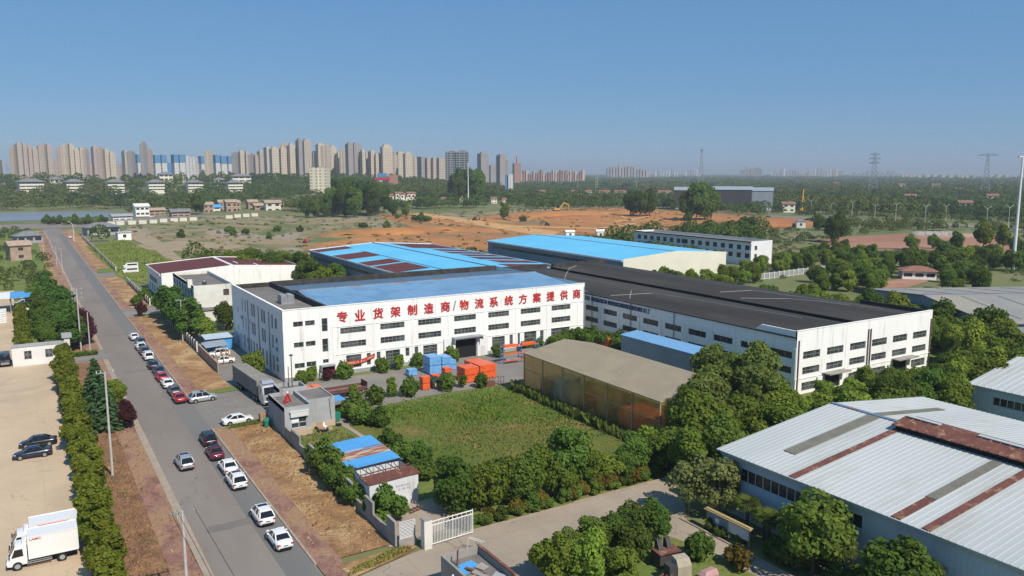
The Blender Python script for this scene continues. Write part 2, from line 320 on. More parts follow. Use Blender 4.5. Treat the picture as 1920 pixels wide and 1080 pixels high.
# left side
sheet('turf', rect(-60, 12, 185, 640), .02, G_['turf'])
sheet('yard', rect(-60, 5.5, 60, 180.5), .06, G_['tan'])
sheet('yard', rect(-60, -3.4, 180.5, 300), .06, G_['tan'])
sheet('verge', rect(3.2, 9.6, 55, 178), .10, G_['dirt2'])
sheet('side_lane', rect(5.6, 13.0, 178, 189), .08, G_['yard'])
slab('pavement', 9.6, 12.2, 55, 178, .13, G_['brickpave']); slab('kerb', 12.2, 13.05, 55, 178, .15, G_['kerb'])
slab('pavement', 9.8, 12.4, 189, 600, .12, G_['brickpave']); slab('kerb', 12.4, 13.05, 189, 600, .14, G_['kerb'])
sheet('verge', rect(7.2, 9.8, 189, 600), .07, G_['dirt'])
# road
sheet('road', [(13.0, 40), (21.9, 40), (21.9, 560), (22.5, 625), (24, 660), (10, 660), (12.5, 620), (13.0, 560)], .05, G_['asphalt'])
for y, w in ((84.5, 1.8), (164, .9), (204, 1.2), (262, 1.4), (318, 2.5)): sheet('road_patch', [(14.2, y + .4), (15.5, y), (19.6, y + .3), (20.4, y + .8), (19.2, y + .2 + w), (16.8, y + w), (14.8, y + w + .1)], .056, G_['patch'])
sheet('road_patch', rect(18.9, 21.8, 68, 560), .054, mat('road_seam', (.172, .165, .156), (.145, .14, .134), .12, .9, detail=8, stretch=(1, .15, 1)))
# right side of the road
for y0, y1 in ((72, 120.5), (141, 229), (243, 322), (338, 600)):
    slab('kerb', 21.85, 22.1, y0, y1, .17, G_['kerb'])
    slab('pavement', 22.1, 24.4, y0, y1, .13, G_['brickpave'])
    sheet('verge', rect(24.4, 30.2 if y0 < 130 else 29.6, y0, y1), .12, G_['dirt'])
for y0, y1 in ((119.2, 121), (140, 142.6), (227, 229.4), (336, 350)):
    sheet('verge', [(23, y0), (30.5, y0 + .3), (30.5, y1 + .7), (24.5, y1)], .15, G_['turf'])
sheet('driveway', rect(21.8, 40, 120.5, 141), .07, G_['yard'])
for y0, y1 in ((229, 243), (322, 338)): sheet('driveway', rect(21.8, 34, y0, y1), .07, G_['yard'])
sheet('yard', [(32, 119), (43, 117.5), (56, 119.5), (72.5, 119.5), (112, 123), (112, 141.5), (30, 141.5)], .09, G_['yard'])
sheet('yard', rect(29.6, 39, 141.5, 195), .085, G_['yard'])
sheet('footpath', [(38.2, 119), (40.2, 119), (41.2, 108), (41.6, 96), (39.8, 96), (39.2, 108)], .11, G_['lane'])
sheet('turf', rect(30.2, 73, 71, 121), .03, G_['turf'])
sheet('field', px((655, 800), (690, 768), (800, 752), (985, 738), (1150, 805), (1180, 840), (1060, 880), (860, 880), (760, 862), (690, 822)), .14, G_['field'])
sheet('turf', rect(73, 320, 20, 122), .025, G_['turf'])
sheet('apron', rect(29.5, 39, 71.5, 80.5), .08, G_['lane'])
sheet('flower_bed', [(39.5, 139.3), (72, 139.3), (72, 141.2), (39.5, 141.2)], .12, G_['turf'])
sheet('flower_bed', [(81.5, 138.8), (106, 139.5), (106, 141.2), (81.5, 141.2)], .12, G_['turf'])
# lane
sheet('verge', [(22.0, 66.8), (24.3, 67.5), (24.4, 72.1), (22.0, 72.1)], .10, G_['brickpave'])
sheet('lane', [(21.8, 30), (59.6, 30), (59.6, 60), (63, 64), (69, 65.5), (69, 70.5), (36, 70.2), (30, 69), (24, 67.4), (21.8, 66.5)], .07, G_['lane'])
kb = MB(); kp = [(36.6, 70.3), (52, 70.5), (66, 70.7)]
for a, b in zip(kp, kp[1:]): kb.box(a[0], b[0], a[1], a[1] + .22, -.1, .2)
kb.box(59.4, 59.62, 44, 61, -.1, .2); kb.build('kerb', G_['kerb'], kind='structure')
sheet('verge', [(24.2, 67.6), (30.2, 69.2), (32, 70.1), (31.2, 71), (23.6, 70.6)], .14, G_['dirt'])
sheet('island', [(38.5, 30), (56.5, 30), (56.8, 54), (55, 60), (50, 62), (42, 60), (38.5, 52)], .12, G_['turf'])

# ================================================================== BUILDINGS
Z = Vector((0, 0, 1))
def part(mb, name, mats, parent, smooth=False, label=None):
    o = mb.build(name, mats, parent, smooth)
    if parent is not None: o.location = -parent.matrix_basis.translation if parent.type == 'EMPTY' else (0, 0, 0)
    if label: o['label'] = label
    return o
def facade(mb, o, u, Wd, Ht, holes=(), depth=.2, mi=0):
    o = Vector(o); u = Vector(u); n = u.cross(Z)
    us = sorted({0, Wd} | {round(h[0], 3) for h in holes} | {round(h[0] + h[2], 3) for h in holes})
    vs = sorted({0, Ht} | {round(h[1], 3) for h in holes} | {round(h[1] + h[3], 3) for h in holes})
    P = lambda a, b, d=0: o + u * a + Z * b - n * d
    for a0, a1 in zip(us, us[1:]):
        for b0, b1 in zip(vs, vs[1:]):
            cx, cy = (a0 + a1) / 2, (b0 + b1) / 2
            if any(h[0] < cx < h[0] + h[2] and h[1] < cy < h[1] + h[3] for h in holes): continue
            mb.quad(P(a0, b0), P(a1, b0), P(a1, b1), P(a0, b1), mi)
    for h in holes:
        a0, a1, b0, b1 = h[0], h[0] + h[2], h[1], h[1] + h[3]
        for c, d in (((a0, b0), (a0, b1)), ((a0, b1), (a1, b1)), ((a1, b1), (a1, b0)), ((a1, b0), (a0, b0))):
            mb.quad(P(*c), P(*d), P(*d, depth), P(*c, depth), mi)
def window(parent, o, u, h, nx=4, ny=1, depth=.2, mats=None, name='window', t=.07):
    o = Vector(o); u = Vector(u); n = u.cross(Z); mb = MB()
    P = lambda a, b, d: o + u * a + Z * b - n * d
    a0, a1, b0, b1 = h[0], h[0] + h[2], h[1], h[1] + h[3]
    mb.quad(P(a0 - .05, b0 - .05, depth), P(a1 + .05, b0 - .05, depth), P(a1 + .05, b1 + .05, depth), P(a0 - .05, b1 + .05, depth), 0)
    def bar(x0, x1, y0, y1):
        mb.hexa([P(x0, y0, depth), P(x1, y0, depth), P(x1, y0, depth - .06), P(x0, y0, depth - .06), P(x0, y1, depth), P(x1, y1, depth), P(x1, y1, depth - .06), P(x0, y1, depth - .06)], 1)
    for i in range(nx + 1): x = a0 + (a1 - a0 - t) * i / nx; bar(x, x + t, b0, b1)
    for j in range(ny + 1): y = b0 + (b1 - b0 - t) * j / ny; bar(a0 + .01, a1 - .01, y + .002, y + t)
    return part(mb, name, mats or [M['glass'], M['frame']], parent)
_fc = 0
def glyph_mesh(txt, size, m, bold=.0, ext=.04):
    cu = bpy.data.curves.new('lettering', 'FONT'); cu.body = txt; cu.size = size; cu.extrude = ext; cu.offset = bold; cu.resolution_u = 3
    cu.align_x = 'LEFT'
    o = bpy.data.objects.new('lettering', cu); COL.objects.link(o)
    dg = bpy.context.evaluated_depsgraph_get(); me = bpy.data.meshes.new_from_object(o.evaluated_get(dg)); bpy.data.objects.remove(o)
    me.materials.clear(); me.materials.append(m); return me
def text_on(parent, name, txt, m, x0, z0, wd, ht, frame, bold=.0, ext=.04):
    """letters scaled to fill wd x ht with their lower left corner at x0,z0 of the wall frame (origin, u)"""
    me = glyph_mesh(txt, 1.0, m, 0, ext)
    xs = [v.co.x for v in me.vertices]; ys = [v.co.y for v in me.vertices]
    if not xs: return None
    o, u = Vector(frame[0]), Vector(frame[1]); n = u.cross(Z)
    sx, sy = wd / (max(xs) - min(xs)), ht / (max(ys) - min(ys)); mx, my = min(xs), min(ys)
    off = parent.matrix_basis.translation if parent else Vector()
    vs, fs = [], []; nv = len(me.vertices)
    for k, (dx, dz) in enumerate(((0, 0), (1, 0), (-1, 0), (0, 1), (0, -1)) if bold else ((0, 0),)):
        vs += [o + u * (x0 + (v.co.x - mx) * sx + dx * bold * wd) + Z * (z0 + (v.co.y - my) * sy + dz * bold * ht) + n * (v.co.z + ext + .03 - .004 * k) - off for v in me.vertices]
        fs += [tuple(i + nv * k for i in f.vertices) for f in me.polygons]
    me = bpy.data.meshes.new(name); me.from_pydata(vs, [], fs); me.materials.append(m)
    ob = bpy.data.objects.new(name, me); COL.objects.link(ob); ob.parent = parent
    return ob
def gable_roof(mb, x0, x1, y0, y1, ze, zr, axis='y', xr=None, ov=.3, t=.15, mi=0, mg=None):
    """thin two-slope roof; ridge along axis"""
    if axis == 'y':
        xr = (x0 + x1) / 2 if xr is None else xr; k = (zr - ze) / (xr - x0)
        a = [(x0 - ov, ze - ov * k), (xr, zr), (x1 + ov, ze - ov * (zr - ze) / (x1 - xr))]
        for (p, q) in ((a[0], a[1]), (a[1], a[2])):
            mb.hexa([(p[0], y0 - ov, p[1] - t), (q[0], y0 - ov, q[1] - t), (q[0], y1 + ov, q[1] - t), (p[0], y1 + ov, p[1] - t),
                     (p[0], y0 - ov, p[1]), (q[0], y0 - ov, q[1]), (q[0], y1 + ov, q[1]), (p[0], y1 + ov, p[1])], mi)
    else:
        yr = (y0 + y1) / 2 if xr is None else xr; k = (zr - ze) / (yr - y0)
        a = [(y0 - ov, ze - ov * k), (yr, zr), (y1 + ov, ze - ov * (zr - ze) / (y1 - yr))]
        for (p, q) in ((a[0], a[1]), (a[1], a[2])):
            mb.hexa([(x0 - ov, p[0], p[1] - t), (x1 + ov, p[0], p[1] - t), (x1 + ov, q[0], q[1] - t), (x0 - ov, q[0], q[1] - t),
                     (x0 - ov, p[0], p[1]), (x1 + ov, p[0], p[1]), (x1 + ov, q[0], q[1]), (x0 - ov, q[0], q[1])], mi)

# ---- A: white factory with the red slogan
AX0, AX1, AY0, AY1, AH = 38.7, 106.3, 141.2, 181.0, 13.3
A = thing('factory_building', 'long white factory with red Chinese slogan and a blue ribbed roof', 'factory', (AX0, AY0, 0))
fo = Vector((AX0, AY0, 0)); fu = Vector((1, 0, 0))
holes = []; wins = []
for i in range(7):
    x = 49.4 + i * 8.0 - AX0
    if i == 0 or True:
        holes += [(x, 7.85, 5.05, 1.15), (x, 5.15, 5.05, 1.2)]; wins += [(holes[-2], 6, 2), (holes[-1], 6, 2)]
for h, nx, ny in [((1.9, 10.1, 1.8, .95), 2, 1), ((4.1, 10.1, 1.8, .95), 2, 1), ((1.9, 6.25, 1.8, .95), 2, 1), ((4.1, 6.25, 1.8, .95), 2, 1), ((1.9, 2.35, 1.85, .95), 2, 1), ((4.1, 2.4, 1.8, .95), 2, 1),
                  ((7.2, 8.7, 1.1, 2.5), 1, 2), ((7.2, 4.85, 1.1, 2.5), 1, 2), ((7.2, 2.7, 1.1, .75), 2, 1),
                  ((11.7, 1.1, 3.0, 2.55), 2, 4), ((15.8, 1.3, .8, 2.3), 1, 2), ((17.8, .9, .8, 2.7), 1, 2), ((19.7, .9, 3.0, 2.7), 2, 4), ((23.9, 2.0, .8, 1.7), 1, 2), ((25.8, 1.1, .8, 2.6), 1, 2), ((27.7, 1.0, 3.1, 2.7), 2, 4),
                  ((43.6, 1.0, 3.1, 2.65), 2, 4), ((47.9, 1.4, .8, 2.3), 1, 2), ((49.7, 1.2, .8, 2.6), 1, 2), ((51.6, .9, 3.1, 3.0), 2, 4), ((55.7, 1.5, .9, 2.3), 1, 2), ((58.6, 1.0, 5.0, 2.9), 4, 4)]:
    holes.append(h); wins.append((h, nx, ny))
door_h = (7.0, .05, 1.5, 2.1); gate_h = (34.9, .05, 4.9, 4.4)
mb = MB(); facade(mb, fo, fu, AX1 - AX0, AH, holes + [door_h, gate_h], .22)
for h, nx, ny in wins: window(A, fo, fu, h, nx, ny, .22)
# left facade (shaded, faces the road)
lo, lu = Vector((AX0, AY1, 0)), Vector((0, -1, 0)); lw = []
Y2 = lambda y: AY1 - y
for y1_, y0_ in ((172.0, 171.1), (169.5, 168.6), (164.2, 162.9), (162.5, 161.2), (156.4, 155.1), (154.7, 153.4), (149.0, 147.8)): lw += [((Y2(y1_), 8.9, y1_ - y0_, 2.6), 1, 3), ((Y2(y1_), 5.1, y1_ - y0_, 2.6), 1, 3)]
for y1_, y0_ in ((146.6, 145.1),): lw += [((Y2(y1_), 9.2, 1.5, 2.0), 2, 2), ((Y2(y1_), 6.6, 1.5, .9), 2, 1), ((Y2(y1_), 4.9, 1.5, .9), 2, 1), ((Y2(y1_), 3.0, 1.5, .9), 2, 1), ((Y2(y1_), 1.0, 1.5, 1.5), 2, 1)]
for y in (171.5, 168.3, 166.0, 163.6, 161.2, 158.6, 156.4, 153.8, 151.4, 149.0): lw.append(((Y2(y), .8, 1.2, 2.9), 1, 3))
for z_ in (3.9, 7.9): lw.append(((Y2(176.5), z_, 1.0, 1.2), 1, 1))
facade(mb, lo, lu, AY1 - AY0, AH, [w[0] for w in lw], .25)
for h, nx, ny in lw: window(A, lo, lu, h, nx, ny, .25, [M['glass_dark'], M['frame']])
facade(mb, (AX1, AY0, 0), (0, 1, 0), AY1 - AY0, AH); facade(mb, (AX1, AY1, 0), (-1, 0, 0), AX1 - AX0, AH)
mb.box(AX0, AX1, AY0 + .001, AY0 + .35, AH - 2.0, AH, 0)      # parapet thickness
part(mb, 'wall', M['white'], A)
mb = MB()
for x in (0, 9.2, 17.3, 25.3, 33.3, 41.4, 49.4, 57.4, 65.6): mb.box(AX0 + x, AX0 + x + .5, AY0 - .07, AY0 - .002, .9, AH - 3.9)
mb.box(AX0 + 9.2, AX1, AY0 - .09, AY0 - .003, 9.25, 9.4); mb.box(AX0 + 9.2, AX1, AY0 - .09, AY0 - .003, 3.95, 4.08); mb.box(AX0 - .06, AX1 + .06, AY0 - .08, AY0 + .42, AH, AH + .1)
mb.box(AX0 - .07, AX0 + .4, AY0 + .43, AY1 + .05, AH, AH + .1)
part(mb, 'moulding', M['white'], A)
mb = MB().box(AX0 + .01, AX0 + 6.9, AY0 - .12, AY0 - .004, 0, .85).box(AX0 + 8.6, AX0 + 32, AY0 - .12, AY0 - .004, 0, .85).box(AX0 + 42.4, AX1, AY0 - .12, AY0 - .004, 0, .85)
part(mb, 'plinth', M['plinth'], A)
part(MB().box(AX0 + 34.9, AX0 + 39.8, AY0 + .3, AY0 + 14, .1, 4.6), 'interior', M['black'], A).data.flip_normals()
part(MB().box(AX0 + 6.9, AX0 + 8.6, AY0 + .4, AY0 + 4, .1, 2.3), 'interior', M['black'], A).data.flip_normals()
part(MB().box(AX0 + 34.0, AX0 + 40.6, AY0 - 1.6, AY0 - .003, 4.5, 4.72).box(AX0 + 34.0, AX0 + 34.15, AY0 - 1.6, AY0 - .1, 3.6, 4.5).box(AX0 + 40.45, AX0 + 40.6, AY0 - 1.6, AY0 - .1, 3.9, 4.5), 'canopy', M['plinth'], A)
part(MB().box(AX0 + 6.5, AX0 + 9.2, AY0 - 1.3, AY0 - .003, 2.3, 2.5).box(AX0 + 6.5, AX0 + 6.62, AY0 - 1.3, AY0 - .1, 1.4, 2.3), 'canopy', M['plinth'], A)
for x0, x1 in ((32.2, 34.8), (39.9, 42.3)):
    g = MB().box(AX0 + x0, AX0 + x1, AY0 - .30, AY0 - .16, .12, 4.6)
    for k in range(6): xx = AX0 + x0 + .1 + k * .45; g.box(xx, xx + .05, AY0 - .33, AY0 - .301, .15, 4.55)
    part(g, 'sliding_door', M['white_paint'], A)
part(MB().box(AX0 + 40.7, AX0 + 41.7, AY0 - .36, AY0 - .331, .15, 2.3), 'wicket_door', M['wframe'], A)
part(MB().box(AX0 + 8.1, AX0 + 9.3, AY0 - .55, AY0 - .15, .12, 2.2), 'door', M['red_dark'], A)
# roofs
part(MB().box(AX0 + .35, 46.9, AY0 + .35, AY1 - .3, 11.0, 12.25), 'roof_deck', M['roof_deck'], A)
mb = MB(); mb.box(46.9, 47.4, AY0 + .36, AY1 - .4, 11.0, AH + .05); mb.box(47.4, AX1 - .01, AY1 - .7, AY1 + .03, 11.5, AH + .06); mb.box(AX0 + .3, 46.9, AY1 - .7, AY1 - .31, 11.5, AH - .05)
part(mb, 'parapet', M['stained'], A)
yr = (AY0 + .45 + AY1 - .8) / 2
for ya, yb, za, zb, m in ((AY0 + .45, yr, 12.15, 13.75, 'roof_blue'), (yr, AY1 - .8, 13.75, 12.15, 'roof_blue_shaded')):
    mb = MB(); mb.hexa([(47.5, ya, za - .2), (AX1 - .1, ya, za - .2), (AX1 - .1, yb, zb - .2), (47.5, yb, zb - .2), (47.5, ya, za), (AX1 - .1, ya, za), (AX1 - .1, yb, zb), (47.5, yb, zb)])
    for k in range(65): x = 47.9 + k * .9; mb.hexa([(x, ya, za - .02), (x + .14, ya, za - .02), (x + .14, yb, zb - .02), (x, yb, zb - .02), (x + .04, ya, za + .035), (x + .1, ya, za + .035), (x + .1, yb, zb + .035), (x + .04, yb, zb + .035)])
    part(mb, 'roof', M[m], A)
part(MB().hexa([(47.6, yr - .5, 13.6), (AX1 - .2, yr - .5, 13.6), (AX1 - .2, yr + .5, 13.6), (47.6, yr + .5, 13.6), (47.6, yr - .35, 13.9), (AX1 - .2, yr - .35, 13.9), (AX1 - .2, yr + .35, 13.9), (47.6, yr + .35, 13.9)]), 'ridge_cap', M['roof_ridge'], A)
mb = MB(); mb.add([(AX1, AY0 + .4, 12.1), (AX1, AY1 - .8, 12.1), (AX1, yr, 13.74)], [(0, 1, 2)]); part(mb, 'gable', M['stained'], A)
# red slogan
CH = '专业货架制造商/物流系统方案提供商'
CXs = (641.7, 675, 709, 741.7, 773, 804, 835, 851.8, 870, 898.3, 925.8, 953.6, 980.4, 1006.4, 1032, 1057, 1080.9)
for i, c in enumerate(CH):
    p = on_y(CXs[i], 600 - (CXs[i] - 641.7) * .103, AY0)
    if c == '/': text_on(A, 'sign_stroke', c, M['frame'], p.x - AX0 - .35, 10.2, .75, 1.95, (fo, fu), .015)
    else: text_on(A, 'sign_character', c, M['red'], p.x - AX0 - .98, 10.15, 1.96, 2.0, (fo, fu), .028, .05)
for y in (171.6, 165.4): part(MB().box(AX0 - .35, AX0 - .02, y, y + .9, 7.0, 7.7), 'wall_unit', M['wframe'], A); part(MB().box(AX0 - .35, AX0 - .02, y + 2, y + 2.8, 2.9, 3.5), 'wall_unit', M['wframe'], A)
for y in (150.2, 158.0, 166.5): part(MB().cyl((AX0 - .12, y, .3), (AX0 - .12, y, 11.8), .08, n=6), 'downpipe', M['plinth'], A)
part(MB().cyl((AX1 - .15, AY0 - .12, .2), (AX1 - .15, AY0 - .12, 12.6), .09, n=6), 'downpipe', M['plinth'], A)
T_ = thing('water_tank', 'shiny steel panel water tank on the flat end roof of the white factory', 'water tank', (42.3, 154.5, 12.25))
mb = MB()
for i in range(2):
    for j in range(2): mb.box(i * 1.3, i * 1.3 + 1.25, j * 1.3, j * 1.3 + 1.25, .3, 1.7); mb.dome((i * 1.3 + .62, j * 1.3 + .62, 1.7), .5, .5, .2, 8, 2)
mb.build('tank', M['steel'], T_); MB().box(0, 2.55, 0, 2.55, 0, .29).build('stand', M['plinth'], T_)

# ---- red banner on the front wall
BN = thing('banner', 'drooping red cloth banner with cream writing on the white factory wall', 'banner', (50.1, AY0 - .35, 1.3))
mb = MB(); nb = 14
def bz(t): return .55 + .95 * t - 1.0 * math.sin(math.pi * t) * .42
for i in range(nb):
    t0, t1 = i / nb, (i + 1) / nb
    mb.hexa([(t0 * 5.9, 0, bz(t0)), (t1 * 5.9, 0, bz(t1)), (t1 * 5.9, .03, bz(t1)), (t0 * 5.9, .03, bz(t0)), (t0 * 5.9, 0, bz(t0) + .72), (t1 * 5.9, 0, bz(t1) + .72), (t1 * 5.9, .03, bz(t1) + .72), (t0 * 5.9, .03, bz(t0) + .72)])
mb.build('cloth', M['red'], BN)
mb = MB(); rr = random.Random(3); cr = mat('cream_lettering', (.75, .6, .35), None, rough=.7)
for i in range(16):
    if i in (7, 11): continue
    t = .06 + i * .057; x = t * 5.9; z = bz(t) + .2
    for k in range(4):
        if rr.random() < .7: mb.box(x, x + .22, -.02, -.005, z + k * .1, z + k * .1 + .05)
    for k in range(2):
        if rr.random() < .8: mb.box(x + .03 + k * .12, x + .08 + k * .12, -.024, -.0055, z, z + .36)
mb.build('lettering', cr, BN)

# ---- B: white hall with bitumen roof
BX0, BX1, BY0, BY1 = 110.6, 150.4, 87.0, 190.0
B = thing('factory_hall', 'long white hall with black bitumen double roof and blue lettering', 'factory', (BX0, BY0, 0))
go, gu = Vector((BX0, BY1, 0)), Vector((0, -1, 0)); bw = []
for i in range(15):
    y1_ = 92.65 + 6.72 * i
    if y1_ > 186: continue
    bw += [((BY1 - y1_, 6.25, 4.75, 1.2), 3, 1), ((BY1 - y1_, 3.6, 4.75, 1.2), 3, 1)]
    if i not in (1,): bw.append(((BY1 - y1_, .4, 4.75, 1.7), 3, 2))
bd = (BY1 - 99.6, .05, 5.2, 2.9)
bw = [w for w in bw if not (w[0][1] < 3.7 and w[0][1] > 3 and False)]
mb = MB(); facade(mb, go, gu, BY1 - BY0, 10.2, [w[0] for w in bw] + [bd], .22)
for h, nx, ny in bw: window(B, go, gu, h, nx, ny, .22, [M['glass_dark'], M['frame']])
ho, hu = Vector((BX0, BY0, 0)), Vector((1, 0, 0)); fw = []
for i in range(6):
    x = 112.35 + i * 6.4 - BX0
    fw += [((x, 6.1, 4.5, 1.35), 4, 2), ((x, 3.4, 4.5, 1.3), 4, 2)]
    if i not in (1, 4): fw.append(((x, .5, 4.5, 1.5), 4, 2))
fd = [(7.6, .05, 4.6, 2.7), (27.8, .05, 4.6, 2.7)]
facade(mb, ho, hu, BX1 - BX0, 11.2, [w[0] for w in fw] + fd, .22)
for h, nx, ny in fw: window(B, ho, hu, h, nx, ny, .22)
facade(mb, (BX1, BY0, 0), (0, 1, 0), BY1 - BY0, 10.2); facade(mb, (BX1, BY1, 0), (-1, 0, 0), BX1 - BX0, 10.2)
mb.box(BX0, BX1, BY0 + .002, BY0 + .3, 9.5, 11.2)
mb.add([(BX0, BY0, 10.2), (BX0, BY0, 11.2), (BX0, BY0 + 7.8, 11.2), (BX0, BY0 + 9.2, 10.2)], [(0, 1, 2, 3)])
mb.add([(BX0 + .3, BY0, 10.2), (BX0 + .3, BY0, 11.2), (BX0 + .3, BY0 + 7.8, 11.2), (BX0 + .3, BY0 + 9.2, 10.2)], [(0, 3, 2, 1)])
mb.quad((BX0, BY0 + 7.8, 11.2), (BX0, BY0, 11.2), (BX0 + .3, BY0, 11.2), (BX0 + .3, BY0 + 7.8, 11.2)); mb.quad((BX0, BY0 + 9.2, 10.2), (BX0, BY0 + 7.8, 11.2), (BX0 + .3, BY0 + 7.8, 11.2), (BX0 + .3, BY0 + 9.2, 10.2))
part(mb, 'wall', M['white'], B)
mb = MB(); mb.box(BX0 - .12, BX0 - .002, BY0, BY1, 7.9, 8.12); mb.box(BX0 - .1, BX0 - .002, BY0, BY1, 2.6, 2.75)
for i in range(16): y = BY0 + .1 + i * 6.72; mb.box(BX0 - .07, BX0 - .003, y, y + .6, 2.76, 7.89)
mb.box(BX0, BX1, BY0 - .1, BY0 - .002, 2.75, 2.9); mb.box(BX0 - .05, BX1 + .05, BY0 - .06, BY0 + .34, 11.2, 11.3)
part(mb, 'moulding', M['white'], B)
for q in (MB().box(BX0 + .25, BX0 + 5, 94.5, 99.5, .1, 2.9), MB().box(BX0 + 7.7, BX0 + 12.1, BY0 + .25, BY0 + 5, .1, 2.7), MB().box(BX0 + 27.9, BX0 + 32.3, BY0 + .25, BY0 + 5, .1, 2.7)): part(q, 'interior', M['black'], B).data.flip_normals()
for q in (MB().box(BX0 - 1.6, BX0 - .13, 93.8, 100.4, 2.95, 3.15), MB().box(BX0 + 7, BX0 + 13, BY0 - 1.7, BY0 - .11, 2.95, 3.15), MB().box(BX0 + 27.2, BX0 + 33.6, BY0 - 1.7, BY0 - .11, 2.95, 3.15)): part(q, 'canopy', M['concrete'], B)
part(MB().box(BX0 - .3, BX0 - .13, 91.9, 94.3, .1, 2.6).box(BX0 + 5.6, BX0 + 7.5, BY0 - .3, BY0 - .11, .1, 2.6), 'sliding_door', M['white_paint'], B)
bp_ = mat('brown_pipe', (.17, .12, .10), None, rough=.6)
for x in (BX0 + .45, BX0 + 19.6, BX0 + 20.3, BX1 - .4): part(MB().cyl((x, BY0 - .16, .3), (x, BY0 - .16, 9.6), .11, n=6), 'downpipe', bp_, B)
for y in (116.8, 130.2, 143.8): part(MB().cyl((BX0 - .16, y, .3), (BX0 - .16, y, 9.9), .08, n=6), 'downpipe', bp_, B)
mb = MB()
for x0, x1, xr in ((BX0 - .25, 128.8, 119.5), (130.3, BX1 + .2, 141)):
    for p, q in (((x0, 10.15), (xr, 11.15)), ((xr, 11.15), (x1, 10.3))):
        mb.hexa([(p[0], BY0 + .31, p[1] - .2), (q[0], BY0 + .31, q[1] - .2), (q[0], BY1 + .2, q[1] - .2), (p[0], BY1 + .2, p[1] - .2), (p[0], BY0 + .31, p[1]), (q[0], BY0 + .31, q[1]), (q[0], BY1 + .2, q[1]), (p[0], BY1 + .2, p[1])])
part(mb, 'roof', M['roof_black'], B)
part(MB().box(128.9, 130.25, BY0 + .32, BY1, 9.6, 9.9).box(130.05, 130.29, BY0 + .33, BY1 - .6, 9.9, 10.62), 'valley_gutter_shade', M['black'], B)  # gutter plus an upright strip, painted black as the valley's shade
mb = MB(); mb.box(BX0 + 1, 129, BY1 - .5, BY1 + .35, 10.2, 11.5); mb.box(131, BX1, BY1 - .5, BY1 + .35, 10.2, 11.5); mb.box(BX1 - .05, BX1 + .3, BY0 + .35, BY0 + 16, 10.0, 11.15)
part(mb, 'parapet', M['stained'], B)
mb = MB(); rr = random.Random(9)
def roofz(x):
    return np.interp(x, [110.3, 119.5, 129.6, 130.3, 141, 150.6], [10.15, 11.15, 10.35, 10.35, 11.15, 10.35])
def cable(pts):
    pv = None
    for a, b in zip(pts, pts[1:]):
        for k in range(10):
            t0, t1 = k / 10, (k + 1) / 10
            P = [Vector((a[0] + (b[0] - a[0]) * t, a[1] + (b[1] - a[1]) * t, 0)) for t in (t0, t1)]
            for q in P: q.z = float(roofz(q.x)) + .05
            mb.bar(P[0], P[1], .09)
cable([(111.5, 147), (114, 160), (128, 178), (133, 184), (137, 186)]); cable([(112, 139), (119, 133), (121, 120), (123, 96)]); cable([(112.5, 133), (118, 139)]); cable([(135, 128), (141, 124), (144, 112), (146, 95)]); cable([(133, 120), (139, 112), (143, 100)])
part(mb, 'roof_cable', M['concrete_pole'], B)
navy = mat('navy_lettering', (.03, .05, .13), None, rough=.6)
for txt, ya, yb in (('EBI', 146.6, 144.9), ('HIVEREASION', 144.2, 138.6), ('IMHPFUNGSASUUIOII', 138.1, 130.4), ('RENONIESI', 130.0, 126.6), ('OO', 126.2, 125.5), ('LT', 125.2, 124.2)):
    text_on(B, 'lettering', txt, navy, BY1 - ya, 8.55, ya - yb, .95, (go, gu), .012, .04)

# ---- C: light-blue and maroon roofed hall
C = thing('factory_hall', 'low slate grey hall roofed in light blue and maroon patches', 'factory', (88, 190, 0))
mb = MB(); facade(mb, (88, 281, 0), (0, -1, 0), 91, 10, [(3, 7.0, 84, 1.2)], .2); facade(mb, (88, 190, 0), (1, 0, 0), 48, 10); facade(mb, (136, 190, 0), (0, 1, 0), 91, 10); facade(mb, (136, 281, 0), (-1, 0, 0), 48, 10)
mb.add([(88, 190, 10), (136, 190, 10), (112, 190, 11.6)], [(0, 1, 2)]); mb.add([(88, 281, 10), (136, 281, 10), (112, 281, 11.6)], [(2, 1, 0)])
part(mb, 'wall', M['blue_wall'], C)
window(C, (88, 281, 0), (0, -1, 0), (3, 7.0, 84, 1.2), 56, 1, .2, [M['glass_dark'], M['wframe']])
mb = MB(); mt = MB(); rz = lambda x: 10.0 + (1.6 * (x - 88) / 24 if x < 112 else 1.6 * (136 - x) / 24)
def cpatch(mm, x0, x1, y0, y1, t=.03):
    a, b = rz(x0) + t, rz(x1) + t
    mm.hexa([(x0, y0, a - .2), (x1, y0, b - .2), (x1, y1, b - .2), (x0, y1, a - .2), (x0, y0, a), (x1, y0, b), (x1, y1, b), (x0, y1, a)])
cpatch(mb, 87.7, 112, 189.8, 281.3, 0); cpatch(mb, 112, 136.3, 189.8, 281.3, 0)
for x0, x1, y0, y1 in ((88, 101, 272, 280), (88.2, 100, 244, 258), (88.2, 99, 224, 234), (88.2, 99, 205, 222), (88.2, 100, 190, 200), (118, 136, 258, 279), (123, 136, 246, 254), (122, 136, 236, 243), (123, 136, 226, 233), (121, 136, 215, 223), (122, 136, 204, 212), (118, 136, 192, 200)): mt = MB(); cpatch(mt, x0, x1, y0, y1); part(mt, 'roof_patch', M['maroon'], C)
part(mb, 'roof', M['cyan'], C)
part(MB().box(111.7, 112.3, 190, 281, 11.55, 11.75).box(99.9, 100.15, 190, 262, 10.82, 10.92), 'ridge_cap', M['roof_ridge'], C)
